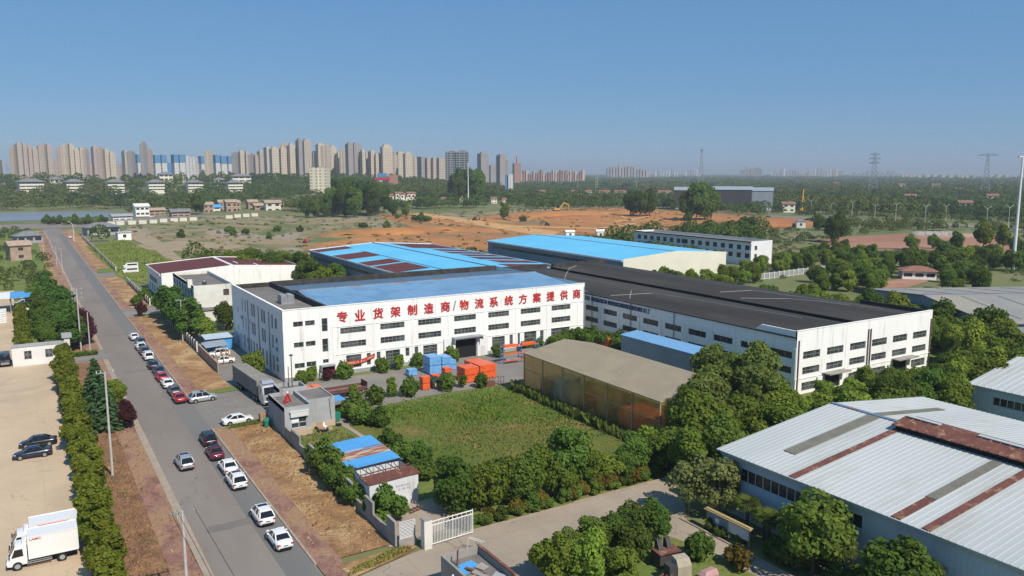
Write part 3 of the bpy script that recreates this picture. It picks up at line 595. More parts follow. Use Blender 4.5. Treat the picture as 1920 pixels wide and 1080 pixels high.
part(MB().box(87.5, 87.69, 189.6, 281.4, 9.7, 10.15).hexa([(87.6, 281.31, 9.9), (112, 281.31, 11.4), (112, 281.5, 11.4), (87.6, 281.5, 9.9), (87.6, 281.31, 10.15), (112, 281.31, 11.75), (112, 281.5, 11.75), (87.6, 281.5, 10.15)]).hexa([(112, 281.31, 11.4), (136.4, 281.31, 9.9), (136.4, 281.5, 9.9), (112, 281.5, 11.4), (112, 281.31, 11.75), (136.4, 281.31, 10.15), (136.4, 281.5, 10.15), (112, 281.5, 11.75)]).box(136.31, 136.5, 189.6, 281.4, 9.7, 10.12), 'fascia', M['white_paint'], C)
# ---- D: light-blue roofed hall with cream gable
D = thing('factory_hall', 'grey hall with clean light blue roof and big cream gable wall', 'factory', (162, 195, 0))
mb = MB(); facade(mb, (162, 281, 0), (0, -1, 0), 86, 10, [(4, 7.3, 70, 1.2)], .2); facade(mb, (208, 195, 0), (0, 1, 0), 86, 10); facade(mb, (208, 281, 0), (-1, 0, 0), 46, 10)
mb.add([(162, 281, 10), (208, 281, 10), (185, 281, 11.5)], [(2, 1, 0)]); part(mb, 'wall', M['blue_wall'], D)
mb = MB(); facade(mb, (162, 195, 0), (1, 0, 0), 46, 10); mb.add([(162, 195, 10), (208, 195, 10), (208, 195, 10.5), (185, 195, 12), (162, 195, 10.5)], [(0, 1, 2, 3, 4)]); part(mb, 'gable_wall', M['cream'], D)
window(D, (162, 281, 0), (0, -1, 0), (4, 7.3, 70, 1.2), 46, 1, .2, [M['glass_dark'], M['wframe']])
mb = MB(); gable_roof(mb, 162, 208, 195.35, 281, 10.2, 11.7, 'y', None, .3, .2); part(mb, 'roof', M['cyan'], D)
part(MB().box(184.7, 185.3, 195.4, 281, 11.65, 11.8), 'ridge_cap', M['roof_ridge'], D)
part(MB().box(161.4, 161.69, 195, 281.3, 9.6, 10.15), 'fascia', M['white_paint'], D); part(MB().box(208.31, 208.5, 195, 281.3, 9.8, 10.2), 'fascia', M['white_paint'], D)
# ---- E: office block
E_ = thing('office_building', 'three storey grey white office block with a row of square windows', 'office', (251.5, 222.5, 0))
mb = MB(); ew = []
for i in range(16):
    y1_ = 292.5 - i * 4.45
    if i == 7: continue
    ew += [((295 - y1_, 6.3, 2.4, 2.0), 2, 1), ((295 - y1_, 3.0, 2.4, 2.0), 2, 1)]
ew.append(((295 - 292.5 + 6.7 * 4.45, 6.3, 4.0, 2.0), 4, 1))
facade(mb, (251.5, 295, 0), (0, -1, 0), 72.5, 10, [w[0] for w in ew], .25)
for h, a, b in ew: window(E_, (251.5, 295, 0), (0, -1, 0), h, a, b, .25, [M['glass_dark'], M['frame']])
e2 = [((2.0, 6.3, 1.6, 1.8), 1, 1), ((2.0, 3.0, 1.6, 1.8), 1, 1)]
facade(mb, (251.5, 222.5, 0), (1, 0, 0), 12.5, 10, [w[0] for w in e2], .25)
for h, a, b in e2: window(E_, (251.5, 222.5, 0), (1, 0, 0), h, a, b, .25)
facade(mb, (264, 222.5, 0), (0, 1, 0), 72.5, 10); facade(mb, (264, 295, 0), (-1, 0, 0), 12.5, 10)
for a in ((251.5, 251.8, 222.8, 295), (263.7, 264, 222.8, 295), (251.5, 264, 222.501, 222.8), (251.8, 263.7, 294.7, 295)): mb.box(a[0], a[1], a[2], a[3], 9.2, 10)
part(mb, 'wall', M['white_paint'], E_); part(MB().box(251.8, 263.7, 222.8, 294.7, 9, 9.3), 'roof', M['roof_deck'], E_)
part(MB().box(251.2, 251.498, 222.5, 295, 9.1, 9.4).box(251.2, 251.498, 222.5, 295, 5.4, 5.6), 'moulding', M['wframe'], E_)
# ---- F: maroon-roofed hall and its office
F1 = thing('factory_hall', 'white walled hall with maroon sheet roof and white ridge stripe', 'factory', (34.4, 254, 0))
mb = MB(); f1 = [((4, 3.6, 16, 1.7), 8, 1), ((3, .6, 2.2, 2.2), 2, 1), ((8, .6, 2.2, 2.2), 2, 1), ((13, .6, 2.2, 2.2), 2, 1), ((19, .6, 2.2, 2.2), 2, 1)]
facade(mb, (34.4, 284, 0), (0, -1, 0), 30, 7.6, [w[0] for w in f1], .2)
for h, a, b in f1: window(F1, (34.4, 284, 0), (0, -1, 0), h, a, b, .2)
facade(mb, (34.4, 254, 0), (1, 0, 0), 41.6, 7.6); facade(mb, (76, 254, 0), (0, 1, 0), 30, 7.6); facade(mb, (76, 284, 0), (-1, 0, 0), 41.6, 7.6)
mb.add([(34.4, 254, 7.6), (76, 254, 7.6), (76, 254, 8.1), (55.2, 254, 9.4), (34.4, 254, 8.1)], [(0, 1, 2, 3, 4)]); mb.add([(34.4, 284, 7.6), (76, 284, 7.6), (55.2, 284, 9)], [(2, 1, 0)])
part(mb, 'wall', M['white'], F1)
mb = MB(); gable_roof(mb, 34.4, 76, 254.3, 284, 7.7, 9.1, 'y', None, .25, .2); part(mb, 'roof', M['maroon'], F1)
part(MB().box(54.7, 55.7, 254.3, 284, 9.05, 9.2).box(58, 58.4, 262, 268, 8.95, 9.06).box(63, 63.4, 257, 262, 8.6, 8.75).hexa([(34.0, 284.26, 7.5), (55.2, 284.26, 8.9), (55.2, 284.5, 8.9), (34.0, 284.5, 7.5), (34.0, 284.26, 7.9), (55.2, 284.26, 9.35), (55.2, 284.5, 9.35), (34.0, 284.5, 7.9)]).hexa([(55.2, 284.26, 8.9), (76.4, 284.26, 7.5), (76.4, 284.5, 7.5), (55.2, 284.5, 8.9), (55.2, 284.26, 9.35), (76.4, 284.26, 7.9), (76.4, 284.5, 7.9), (55.2, 284.5, 9.35)]).box(33.9, 34.14, 254, 284.5, 7.3, 7.85).box(76.26, 76.45, 254, 284.5, 7.4, 7.9), 'trim', M['white_paint'], F1)
F2 = thing('office_building', 'flat roofed weathered white office block behind a row of green trees', 'office', (35.2, 207, 0))
mb = MB(); f2 = []
for i in range(7):
    for z_ in (.9, 4.1, 7.1): f2.append(((1.6 + i * 4.2, z_, 2.0, 1.7), 2, 1))
facade(mb, (35.2, 238, 0), (0, -1, 0), 31, 10, [w[0] for w in f2], .22)
for h, a, b in f2: window(F2, (35.2, 238, 0), (0, -1, 0), h, a, b, .22, [M['glass_dark'], M['frame']])
h = (7.0, 7.1, 1.4, 1.6); facade(mb, (35.2, 207, 0), (1, 0, 0), 9.5, 10, [h], .22); window(F2, (35.2, 207, 0), (1, 0, 0), h, 2, 2, .22, [M['glass'], M['red_dark']])
facade(mb, (44.7, 207, 0), (0, 1, 0), 31, 10); facade(mb, (44.7, 238, 0), (-1, 0, 0), 9.5, 10)
for a in ((35.2, 35.5, 207.3, 238), (44.4, 44.7, 207.3, 238), (35.2, 44.7, 207.001, 207.3), (35.5, 44.4, 237.7, 238)): mb.box(a[0], a[1], a[2], a[3], 9.2, 10)
part(mb, 'wall', M['white_old'], F2); part(MB().box(35.5, 44.4, 207.3, 237.7, 8.8, 9.15), 'roof', M['roof_deck'], F2)
part(MB().box(36.5, 47.5, 203.5, 206.998, 0, 4.2).box(34.4, 35.5, 210, 211.4, 9.2, 11.2), 'annex', M['white_old'], F2); part(MB().box(36.2, 47.6, 203.2, 206.9, 4.2, 4.4), 'annex_roof', M['roof_deck'], F2)
F3 = thing('roof_equipment', 'small dark cooling unit on the weathered office roof', 'roof unit', (38.5, 211, 9.15))
MB().box(-.4, .5, -.5, .5, .3, 1.3).build('housing', M['dark_steel'], F3); MB().box(-.45, -.3, -.5, .5, 0, .299).box(.35, .5, -.5, .5, 0, .299).build('stand', M['steel'], F3); MB().cyl((.05, 0, 1.301), (.05, 0, 1.45), .3, n=10).build('fan_hood', M['wframe'], F3)
# ================================================================== VEGETATION
def leaf_mesh(name, pos, nrm, size, m, rng, jit=.55, aspect=1.0):
    """one leaf clump face per point, turned towards nrm with some scatter"""
    n = len(pos); nrm = nrm + rng.normal(0, jit, (n, 3)); nrm /= np.linalg.norm(nrm, axis=1)[:, None] + 1e-9
    t = rng.normal(0, 1, (n, 3)); a = np.cross(nrm, t); a /= np.linalg.norm(a, axis=1)[:, None] + 1e-9; b = np.cross(nrm, a)
    s = (size * rng.uniform(.6, 1.25, n))[:, None]
    v = np.stack([pos - a * s * aspect - b * s * .6, pos + a * s * aspect * .9 - b * s * .75, pos + a * s * aspect * 1.05 + b * s * .6, pos - a * s * aspect * .8 + b * s * .8], 1) if aspect == 1 else \
        np.stack([pos - a * s * aspect, pos - b * s, pos + a * s * aspect, pos + b * s], 1)
    me = bpy.data.meshes.new(name); me.vertices.add(4 * n); me.vertices.foreach_set('co', v.reshape(-1).astype(np.float32))
    me.loops.add(4 * n); me.loops.foreach_set('vertex_index', np.arange(4 * n, dtype=np.int32))
    me.polygons.add(n); me.polygons.foreach_set('loop_start', np.arange(0, 4 * n, 4, dtype=np.int32)); me.polygons.foreach_set('loop_total', np.full(n, 4, np.int32))
    me.materials.append(m); me.update(); me.validate(); return me
def crown_pts(rng, n, rx, rz, zc, lobes, lr, low=-.75, inner=.12):
    """points on many lobes spread over an ellipsoid"""
    c = []
    while len(c) < lobes:
        d = rng.normal(0, 1, 3); d /= np.linalg.norm(d)
        if d[2] < low: continue
        k = rng.uniform(.55, .95); c.append((d[0] * rx * k, d[1] * rx * k, zc + d[2] * rz * k))
    c = np.array(c); lrs = lr * rng.uniform(.65, 1.25, lobes)
    w = lrs ** 2; idx = rng.choice(lobes, n, p=w / w.sum())
    d = rng.normal(0, 1, (n, 3)); d[:, 2] += .25; d /= np.linalg.norm(d, axis=1)[:, None]
    r = lrs[idx] * np.where(rng.random(n) < inner, rng.uniform(.3, .8, n), rng.uniform(.80, 1.08, n) * np.where(rng.random(n) < .12, rng.uniform(1.05, 1.3, n), 1.0))
    p = c[idx] + d * r[:, None]
    out = p - np.array([0, 0, zc - rz * .3]); out /= np.linalg.norm(out, axis=1)[:, None] + 1e-9
    return p, d * .75 + out * .35
def trunk_mesh(h, r, m, seed, limbs=4, spread=1.2, top=.75):
    rr = random.Random(seed); mb = MB(); q = Vector((rr.uniform(-.15, .15), rr.uniform(-.15, .15), h * .5))
    mb.cyl((0, 0, -.1), q, r, r * .75, 7); mb.cyl(q, (q.x * .5, q.y * .5, h * top + .3), r * .75, r * .3, 6)
    for i in range(limbs):
        a = 6.283 * i / limbs + rr.random(); z = h * rr.uniform(.4, .6)
        mb.cyl((q.x, q.y, z), (math.cos(a) * spread, math.sin(a) * spread, z + h * rr.uniform(.15, .3)), r * .45, r * .15, 5)
    return mb.mesh('trunk', m)
KIND = {}
def make_kind(key, leaf, n, rx, rz, zc, lobes, lr, size, trunk, tr, nvar=3, bark='bark', low=-.75, jit=.55, aspect=1.0, squash=None):
    vs = []
    for k in range(nvar):
        rng = np.random.default_rng(abs(hash_(key)) % 9999 + k * 17)
        p, nn = crown_pts(rng, n, rx * (1 + .12 * (k - 1)), rz * (1 - .1 * (k - 1)), zc, lobes, lr, low)
        if squash: nn = nn * np.array([.5, .5, 1.0]) + np.array([0, 0, squash])
        vs.append((trunk_mesh(trunk, tr, M[bark], k, spread=rx * .5), leaf_mesh('crown', p, nn, size, leaf, rng, jit, aspect)))
    KIND[key] = vs
def hash_(s): return sum((i + 1) * ord(c) for i, c in enumerate(s))
make_kind('camphor', L_['camphor'], 6200, 2.55, 3.0, 3.7, 34, 1.0, .185, 5, .17, low=-.95)
make_kind('dark', L_['dark'], 6000, 2.6, 3.2, 4.1, 32, 1.05, .19, 5.5, .18, low=-.95)
make_kind('magnolia', L_['magnolia'], 3200, 1.35, 2.1, 2.7, 26, .56, .145, 4, .09)
make_kind('locust', L_['locust'], 6500, 2.9, 2.8, 4.3, 30, 1.0, .20, 5.5, .15, aspect=2.2, squash=.5, jit=.4)
make_kind('purple', L_['purple'], 3600, 2.3, 2.2, 3.2, 26, .85, .16, 3.5, .13)
make_kind('willow', L_['willow'], 7500, 2.9, 4.6, 6.2, 38, 1.05, .17, 8, .2, 2, aspect=1.8)
make_kind('pale', L_['pale'], 2600, 2.2, 2.8, 4.0, 24, .85, .16, 5.5, .12, 2, 'bark_pale')
make_kind('bush', L_['bush'], 1700, 1.0, .95, .95, 30, .42, .13, .8, .08, 2, low=-.95)
make_kind('photinia', L_['photinia'], 900, .9, .7, .8, 16, .42, .13, .8, .06, 2, low=-.6)
make_kind('shrub', L_['dark'], 2200, 1.3, 1.0, 1.1, 18, .52, .125, 1.0, .07, 2, low=-.6)
make_kind('osmanthus', L_['camphor'], 1700, .75, 1.25, 1.6, 24, .42, .14, 1.6, .06, 2, low=-.9)
# cedar: drooping tiers
def cedar(seed):
    rng = np.random.default_rng(seed); P = []; Nn = []
    for k in range(15):
        f = k / 14; z = 1.0 + f * 9.0; rad = 3.0 * (1 - f) ** .8 + .25; nb = int(9 - 4 * f)
        for j in range(nb):
            a = 6.283 * (j + rng.random() * .7) / nb + k; m_ = int(28 * (1 - f) + 8)
            t = rng.random(m_) ** .7; w = rng.normal(0, .22 + .10 * rad * .4, m_) * t
            P.append(np.stack([math.cos(a) * rad * t - math.sin(a) * w, math.sin(a) * rad * t + math.cos(a) * w, z - .35 * t ** 2 * rad * .4 + rng.normal(0, .10, m_)], 1))
            Nn.append(np.tile([math.cos(a) * .45, math.sin(a) * .45, 1.0], (m_, 1)))
    return (MB().cyl((0, 0, -.1), (0, 0, 10), .2, .04, 7).mesh('trunk', M['bark']), leaf_mesh('crown', np.concatenate(P), np.concatenate(Nn), .26, L_['cedar'], rng, .3, 1.7))
KIND['cedar'] = [cedar(4), cedar(11)]
def palm(seed):
    rng = np.random.default_rng(seed); mb = MB()
    for j in range(26):
        a = 2.4 * j; up = rng.uniform(-.3, 1.1); ln = rng.uniform(.9, 1.25)
        d = Vector((math.cos(a), math.sin(a), up)).normalized(); s = d.cross(Z).normalized(); base = Vector((0, 0, 2.6)) + d * .5
        for k in range(9):
            w = (k - 4) * .24; q = (d * math.cos(w) + s * math.sin(w)) * ln; e = base + q - Z * .25 * abs(w) - Z * .25
            nn = s * .05 * math.cos(w) - d * .05 * math.sin(w)
            mb.add([base - nn * .4, base + q * .5 + nn * 1.3, e, base + q * .5 - nn * 1.3], [(0, 1, 2, 3)])
    return (MB().cyl((0, 0, -.1), (0, 0, 2.7), .16, .13, 7).mesh('trunk', M['bark']), mb.mesh('crown', L_['palm']))
KIND['palm'] = [palm(2)]
TR = random.Random(77); NPL = [0]
def tree(kind, x, y, sc, label, group=None, name='tree', z=0.0, cat='tree', sz=None):
    v = KIND[kind][NPL[0] % len(KIND[kind])]; NPL[0] += 1
    t = thing(name, label, cat, (x, y, z), TR.uniform(0, 6.28), group)
    t.scale = (sc, sc, sz or sc * TR.uniform(.9, 1.1))
    obj('trunk', v[0], t); obj('crown', v[1], t); return t
def inside(p, poly):
    c = False; n = len(poly)
    for i in range(n):
        a, b = poly[i], poly[(i + 1) % n]
        if (a[1] > p[1]) != (b[1] > p[1]) and p[0] < (b[0] - a[0]) * (p[1] - a[1]) / (b[1] - a[1]) + a[0]: c = not c
    return c
def scatter(poly, gap, seed, n=9999, tries=4000):
    rr = random.Random(seed); xs = [p[0] for p in poly]; ys = [p[1] for p in poly]; out = []
    for _ in range(tries):
        p = (rr.uniform(min(xs), max(xs)), rr.uniform(min(ys), max(ys)))
        if inside(p, poly) and all((p[0] - q[0]) ** 2 + (p[1] - q[1]) ** 2 > gap * gap for q in out):
            out.append(p)
            if len(out) >= n: break
    return out
CLEAR = [at(1719, 522)[:2], at(1420, 526)[:2], at(1450, 522)[:2], at(1480, 518)[:2]]
def grove(poly, gap, kinds, sc, label, group, seed, name='tree', n=9999):
    rr = random.Random(seed + 1)
    for p in scatter(poly, gap, seed, n):
        if any(-8 < math.hypot(hx, hy) - (p[0] * hx + p[1] * hy) / math.hypot(hx, hy) < 60 and abs(p[0] * hy - p[1] * hx) / math.hypot(hx, hy) < 8.5 for hx, hy in CLEAR): continue
        tree(rr.choice(kinds), p[0], p[1], rr.uniform(*sc), label, group, name)
def row(x0, y0, x1, y1, n, kind, sc, label, group, name='tree', jit=.3, cat='tree'):
    for i in range(n):
        t = i / max(1, n - 1); tree(kind, x0 + (x1 - x0) * t + TR.uniform(-jit, jit), y0 + (y1 - y0) * t + TR.uniform(-jit, jit), TR.uniform(*sc), label, group, name, cat=cat)
# left hedge row between the tan yard and the litter verge
row(4.3, 77, 4.6, 121, 20, 'magnolia', (.78, 1.2), 'yellow green magnolia in the tall hedge row beside the tan yard', 'magnolias in the hedge by the tan yard', 'magnolia_tree')
row(4.6, 123, 5.0, 177, 24, 'magnolia', (.78, 1.22), 'yellow green magnolia in the tall hedge row beside the tan yard', 'magnolias in the hedge by the tan yard', 'magnolia_tree')
tree('cedar', 8.6, 128.5, .80, 'dark green cedar standing behind the near pale concrete pole', None, 'cedar_tree')
tree('cedar', 8.0, 139, .78, 'bluish cedar with tiered boughs second back along the left verge', None, 'cedar_tree')
tree('cedar', 9.0, 148, .62, 'small cedar furthest back on the left verge, by the side lane', None, 'cedar_tree')
tree('purple', 11.0, 128, .62, 'small dark purple plum at the foot of the cedars by the kerb', None, 'plum_tree')
tree('purple', 11.4, 133.5, .5, 'low purple plum bush between the kerb and the bluish cedar', None, 'plum_tree')
tree('camphor', 11.2, 143, .62, 'bright green street tree with a thin pale trunk on the left pavement', None, 'street_tree')
tree('purple', 9.6, 197.5, 1.12, 'big dark purple plum beside the twin poles', None, 'plum_tree')
tree('purple', 9.8, 208.5, 1.05, 'second purple plum, just behind the big one beside the twin poles', None, 'plum_tree')
row(6.5, 192, 5.5, 268, 15, 'locust', (.85, 1.15), 'green tree in the dense belt behind the left gatehouse', 'trees in the belt behind the left gatehouse', 'tree', 1.2)
row(3.4, 194, 2.4, 262, 16, 'dark', (.7, .95), 'dark green tree in the belt beside the tan strip', 'dark trees beside the tan strip', 'tree', .8)
row(-1.6, 192, -1.6, 238, 16, 'magnolia', (.85, 1.05), 'clipped green tree in the row edging the tan strip', 'hedge trees edging the tan strip', 'magnolia_tree', .4)
# row in front of the weathered office
for i, (x, y, s) in enumerate([(30.6, 168, .8), (31.2, 190, 1.08), (31.0, 197, 1.15), (31.3, 204, 1.15), (31.4, 211.5, 1.2), (31.4, 219, 1.15), (31.5, 226, .95)]):
    if i: tree('locust', x, y, s, 'feathery green tree in the row in front of the weathered office', 'feathery trees in front of the weathered office')
tree('camphor', 33.4, 183.5, .85, 'bright round tree between the weathered office and the blue cabin', None)
tree('dark', 40.4, 197, .9, 'dark tree squeezed between the weathered office and the white factory', None)
tree('camphor', 34.6, 147.5, .78, 'bright bushy tree behind the low wall near the semi trailer', None)
tree('shrub', 32.6, 144.8, .8, 'low green shrub inside the low wall at the gate corner', None, 'shrub', cat='shrub')
tree('bush', 30, 258, 1.6, 'wide green bush by the white minibuses', None, 'bush', cat='bush')
tree('bush', 26.5, 247, 1.5, 'low round bush on the corner of the driveway verge', None, 'bush', cat='bush')
tree('purple', 25.5, 228, .62, 'flat dark purple plum on the orange verge by the driveway', None, 'plum_tree')
# clipped bushes along the factory front
for x, y, s, k, lb in [(41.0, 138.6, 1.25, 'bush', 'wide clipped bush at the near corner of the white factory'), (43.3, 139.6, 1.0, 'osmanthus', 'upright bush beside the near corner of the white factory'), (45.6, 138.4, 1.0, 'purple', 'clipped red leaved dome in front of the maroon door'),
                       (48.8, 138.2, 1.4, 'bush', 'big round bush left of the red banner'), (56.7, 138.8, 1.3, 'bush', 'round bush below the slogan, right of the red banner'), (60.2, 139.0, 1.05, 'osmanthus', 'yellowish upright bush between two round ones'),
                       (64.4, 139.3, 1.2, 'bush', 'round bush directly behind the blue wrapped stack'), (71.6, 139.2, 1.35, 'bush', 'round bush left of the open factory gate'), (81.8, 138.2, 1.2, 'bush', 'round bush right of the open factory gate')]:
    t = tree(k, x, y, s if k != 'purple' else .42, lb, 'clipped bushes along the factory front', 'clipped_bush', cat='bush')
for x, y, s in [(90.5, 139.3, 1.2), (92.6, 139, 1.0), (98.0, 139.0, 1.5), (99.8, 139.2, 1.3), (104.2, 139.6, 1.6), (105.5, 137, 1.6), (107.2, 134.4, 1.6), (108.0, 130.5, 1.7), (107.6, 126.4, 1.5)]:
    tree('shrub', x, y, s, 'dark shrub in the clump at the inner corner of the two white halls', 'shrubs at the inner corner of the halls', 'shrub', cat='shrub')
for x, y, s, k, lb in [(44.9, 122.6, 1.0, 'osmanthus', 'slim upright shrub beside the flatbed truck'), (47.6, 120.0, 1.45, 'bush', 'round bush south of the flatbed truck'), (51.5, 122.2, 1.0, 'osmanthus', 'slim upright shrub between two round bushes on the yard edge'), (54.4, 121.3, 1.4, 'bush', 'round bush right of the slim shrub on the yard edge'),
                       (61.4, 120.9, 1.35, 'bush', 'round bush in front of the green netted pile'), (64.6, 121.2, .9, 'osmanthus', 'small upright shrub at the left end of the orange stacks'), (67.4, 119.6, 1.15, 'bush', 'bush half hiding the big orange stack')]:
    tree(k, x, y, s, lb, 'bushes along the yard edge', 'clipped_bush', cat='bush')
for x, y, s in [(41.0, 115.6, 1.25), (42.4, 114.0, 1.35), (42.0, 111.4, 1.3), (43.6, 108.6, 1.25), (43.6, 117.2, .95)]:
    tree('shrub', x, y, s, 'big dark shrub beside the gatehouse footpath', 'dark shrubs by the gatehouse footpath', 'shrub', cat='shrub')
for x, y, s in [(40.5, 97.5, 1.2), (41.2, 94, 1.3), (41.5, 90, 1.2), (40.8, 86.5, 1.2), (43, 92.5, 1.0)]:
    tree('shrub', x, y, s, 'green shrub in the thicket right of the blue striped shed', 'shrubs right of the striped shed', 'shrub', cat='shrub')
for x, y, s in [(31.5, 99.5, 1.2), (31.2, 96.6, 1.5), (31.0, 93.8, 1.6), (30.8, 91.0, 1.55), (30.9, 88.4, 1.5), (30.9, 86.0, 1.3), (30.8, 83.6, 1.15), (31.8, 77.4, 1.5), (31.2, 79.6, 1.0)]:
    tree('shrub', x, y, s, 'leafy shrub spilling over the grey wall beside the blue striped shed', 'shrubs along the grey wall', 'shrub', cat='shrub')
# belt north of the lane
for i, (x, y, s) in enumerate([(38.8, 75.4, .98), (41.8, 74.3, .92), (44.6, 75.2, 1.0), (47.2, 73.6, .9), (49.6, 75.0, .92), (52.2, 73.6, .85), (54.6, 75.4, 1.15), (57.0, 74.0, .82), (59.4, 73.8, .70), (64.0, 74.2, .86), (66.4, 73.4, .92), (68.6, 75.6, 1.0), (69.4, 72.4, .95), (40.4, 78.2, .72), (45.8, 77.4, .66), (61.6, 73.2, .62)]):
    tree('camphor' if i % 3 else 'dark', x, y, s * .87, 'round green tree in the belt along the concrete lane', 'trees in the belt along the lane')
row(38.4, 71.5, 51, 71.8, 7, 'shrub', (.55, .8), 'low green shrub under the trees along the lane kerb', 'low green shrubs along the lane kerb', 'shrub', .4, 'shrub')
row(53, 71.9, 65.5, 72.1, 6, 'shrub', (.55, .8), 'low green shrub under the trees along the lane kerb', 'low green shrubs along the lane kerb', 'shrub', .4, 'shrub')
row(38.0, 71.7, 52, 72.0, 5, 'photinia', (.8, 1.2), 'reddish shrub under the trees along the lane kerb', 'reddish shrubs along the lane kerb', 'photinia_shrub', .3, 'shrub')
row(54.5, 72, 64, 72.2, 5, 'photinia', (.9, 1.25), 'reddish shrub under the trees along the lane kerb', 'reddish shrubs along the lane kerb', 'photinia_shrub', .3, 'shrub')
# big group between tan tent and the pale roof
tree('willow', 76.2, 74.2, 1.1, 'tallest feathery tree beside the end of the tan tent', None); tree('willow', 80.0, 77.5, .98, 'feathery tree just behind the tallest one by the tan tent', None)
for x, y, sc_ in ((74.2, 76.2, .78), (83.5, 79.0, 1.0), (87.0, 75.5, 1.0), (90.5, 77.5, 1.05), (91.5, 83.5, 1.0), (92.5, 88.5, .9), (95.5, 92.5, .85)): tree('willow', x, y, sc_, 'feathery tree in the group closing the far end of the tan tent', 'feathery trees behind the tent end')
tree('camphor', 72.2, 72.2, 1.25, 'bright full tree in front of the feathery tree by the tan tent', None)
grove([(70, 66), (90, 63.5), (96, 66), (92, 80), (84, 78), (73, 73)], 3.5, ['camphor', 'dark', 'camphor'], (.85, 1.22), 'green tree in the thick group between tan tent and pale roofed hall', 'trees between the tent and the pale roofed hall', 41, n=34)
rr = random.Random(421)
for q in scatter([(90, 63.5), (112, 63.5), (128, 64), (150, 66), (156, 78), (112, 78.5), (100, 80), (90, 78)], 3.7, 42, 82):
    tree(rr.choice(('camphor', 'camphor', 'dark')), q[0], q[1], (1.08 - (q[1] - 64) * .024) * rr.uniform(.88, 1.08), 'green tree in the belt in front of the black roofed hall', 'trees in front of the black roofed hall')
grove([(153, 70), (172, 82), (188, 112), (180, 122), (168, 110), (153, 100)], 5, ['camphor', 'dark', 'camphor'], (.95, 1.3), 'green tree in the grove right of the black roofed hall', 'trees right of the black roofed hall', 43, n=36)
grove([(126, 60), (150, 62), (176, 76), (188, 70), (150, 52), (132, 52)], 4.6, ['camphor', 'dark'], (.8, 1.1), 'green tree between the two right hand halls', 'trees between the right hand halls', 44, n=18)
grove([(153, 104), (172, 116), (186, 130), (196, 160), (200, 178), (160, 192), (153, 160)], 5.0, ['camphor', 'camphor', 'dark'], (.75, 1.05), 'bright tree in the belt behind the black roof', 'trees behind the black roof', 45, 'camphor_tree', n=85)
grove(px((1500, 562), (1625, 545), (1690, 524), (1600, 506), (1490, 522)), 5.5, ['camphor', 'dark', 'shrub', 'photinia'], (.8, 1.1), 'mixed green and reddish tree between the white fence and the grey roof', 'trees between white fence and grey roof', 54, 'grove_tree', n=34)
row(158, 190, 214, 188, 14, 'camphor', (.75, 1.0), 'bright tree in the row in front of the cream gable wall', 'row before the cream gable', 'camphor_tree', 1.5)
row(222, 199, 276, 212, 10, 'camphor', (.7, .95), 'bright tree in the row along the white railing fence', 'row along the white fence', 'camphor_tree', 2)
grove([(216, 196), (250, 216), (290, 230), (330, 235), (320, 212), (262, 200)], 7, ['camphor', 'dark'], (.7, 1.0), 'tree in the strip below the grey white office', 'trees below the grey white office', 53, 'camphor_tree', n=26)
row(153.5, 118, 153.5, 188, 15, 'camphor', (.95, 1.15), 'rounded tree in the row along the far side of the black roof', 'row along the far side of the black roof', 'tree', .6)
grove([(214, 150), (252, 180), (300, 215), (320, 170), (262, 132), (240, 140)], 6.5, ['camphor', 'dark', 'dark'], (.7, 1.1), 'dark tree around the red roofed house', 'trees around the red roofed house', 46, 'grove_tree', n=46)  # ordinary trees of mixed kinds, like those of the other groves
grove(px((1640, 560), (1760, 522), (1915, 512), (1915, 470), (1800, 492), (1640, 500)), 8.5, ['dark', 'camphor', 'shrub'], (.8, 1.2), 'dark tree in the scrubby strip above the grey roof', 'trees in the strip above the grey roof', 55, 'grove_tree', n=40)
grove(px((1700, 470), (1760, 462), (1915, 505), (1915, 520), (1790, 505)), 8, ['dark', 'camphor'], (.9, 1.3), 'big dark tree on the edge of the pinkish earth field', 'big trees by the pinkish earth field', 48, n=9)
for u, v, s, lb in ((1842, 470, 1.5, 'round yellow green tree at the right edge of the pinkish earth field'), (1880, 468, 1.35, 'smaller yellow green tree next to the round one by the pinkish field')):
    p = at(u, v); tree('magnolia', p.x, p.y, s * 1.9, lb, None)
p = at(1565, 455); tree('dark', p.x, p.y, 2.1, 'lone spreading dark tree left of the pinkish earth field', None)
p = at(1400, 440); tree('dark', p.x, p.y, 1.6, 'dark tree rising behind the grey white office', None)
p = at(1535, 432); tree('dark', p.x, p.y, 1.5, 'dark tree beside the small lodge roof', None)
# trees behind C, F and along D
grove([(58, 300), (84, 290), (84, 240), (78, 235), (77, 262), (50, 290)], 5, ['camphor', 'dark', 'camphor'], (1.1, 1.5), 'dark full tree between the maroon roof and the blue roofed hall', 'trees between maroon roof and blue hall', 49, n=26)
# right block
for k, x, y, s, lb in [('pale', 61.6, 61.8, 1.0, 'pale leaved tree at the lane corner by the pale roofed hall'), ('pale', 63.2, 59.0, 1.1, 'taller pale leaved tree right at the corner of the pale roofed hall'), ('palm', 63.4, 55.0, 1.15, 'short palm behind the notice board'), ('palm', 62.8, 51.6, 1.2, 'fan palm below the hall window strip'),
                       ('palm', 63.2, 52.6, 1.0, 'low fan palm hidden in the shade of the hall'), ('dark', 61.6, 45.3, 1.12, 'glossy dark tree against the pale hall wall, left of the hall door'), ('dark', 63.2, 46.6, .8, 'shadowy tree hugging the pale hall wall'), ('dark', 61.0, 36.4, 1.08, 'glossy tree in front of the pale hall, right of the hall door'), ('palm', 62.6, 43.2, 1.2, 'fan palm right of the glossy dark tree'),
                       ('camphor', 67.6, 67.5, 1.0, 'tree shading the lane corner'), ('dark', 71, 65.2, 1.1, 'dark tree at the back corner of the pale roofed hall')]:
    tree(k, x, y, s, lb, None)
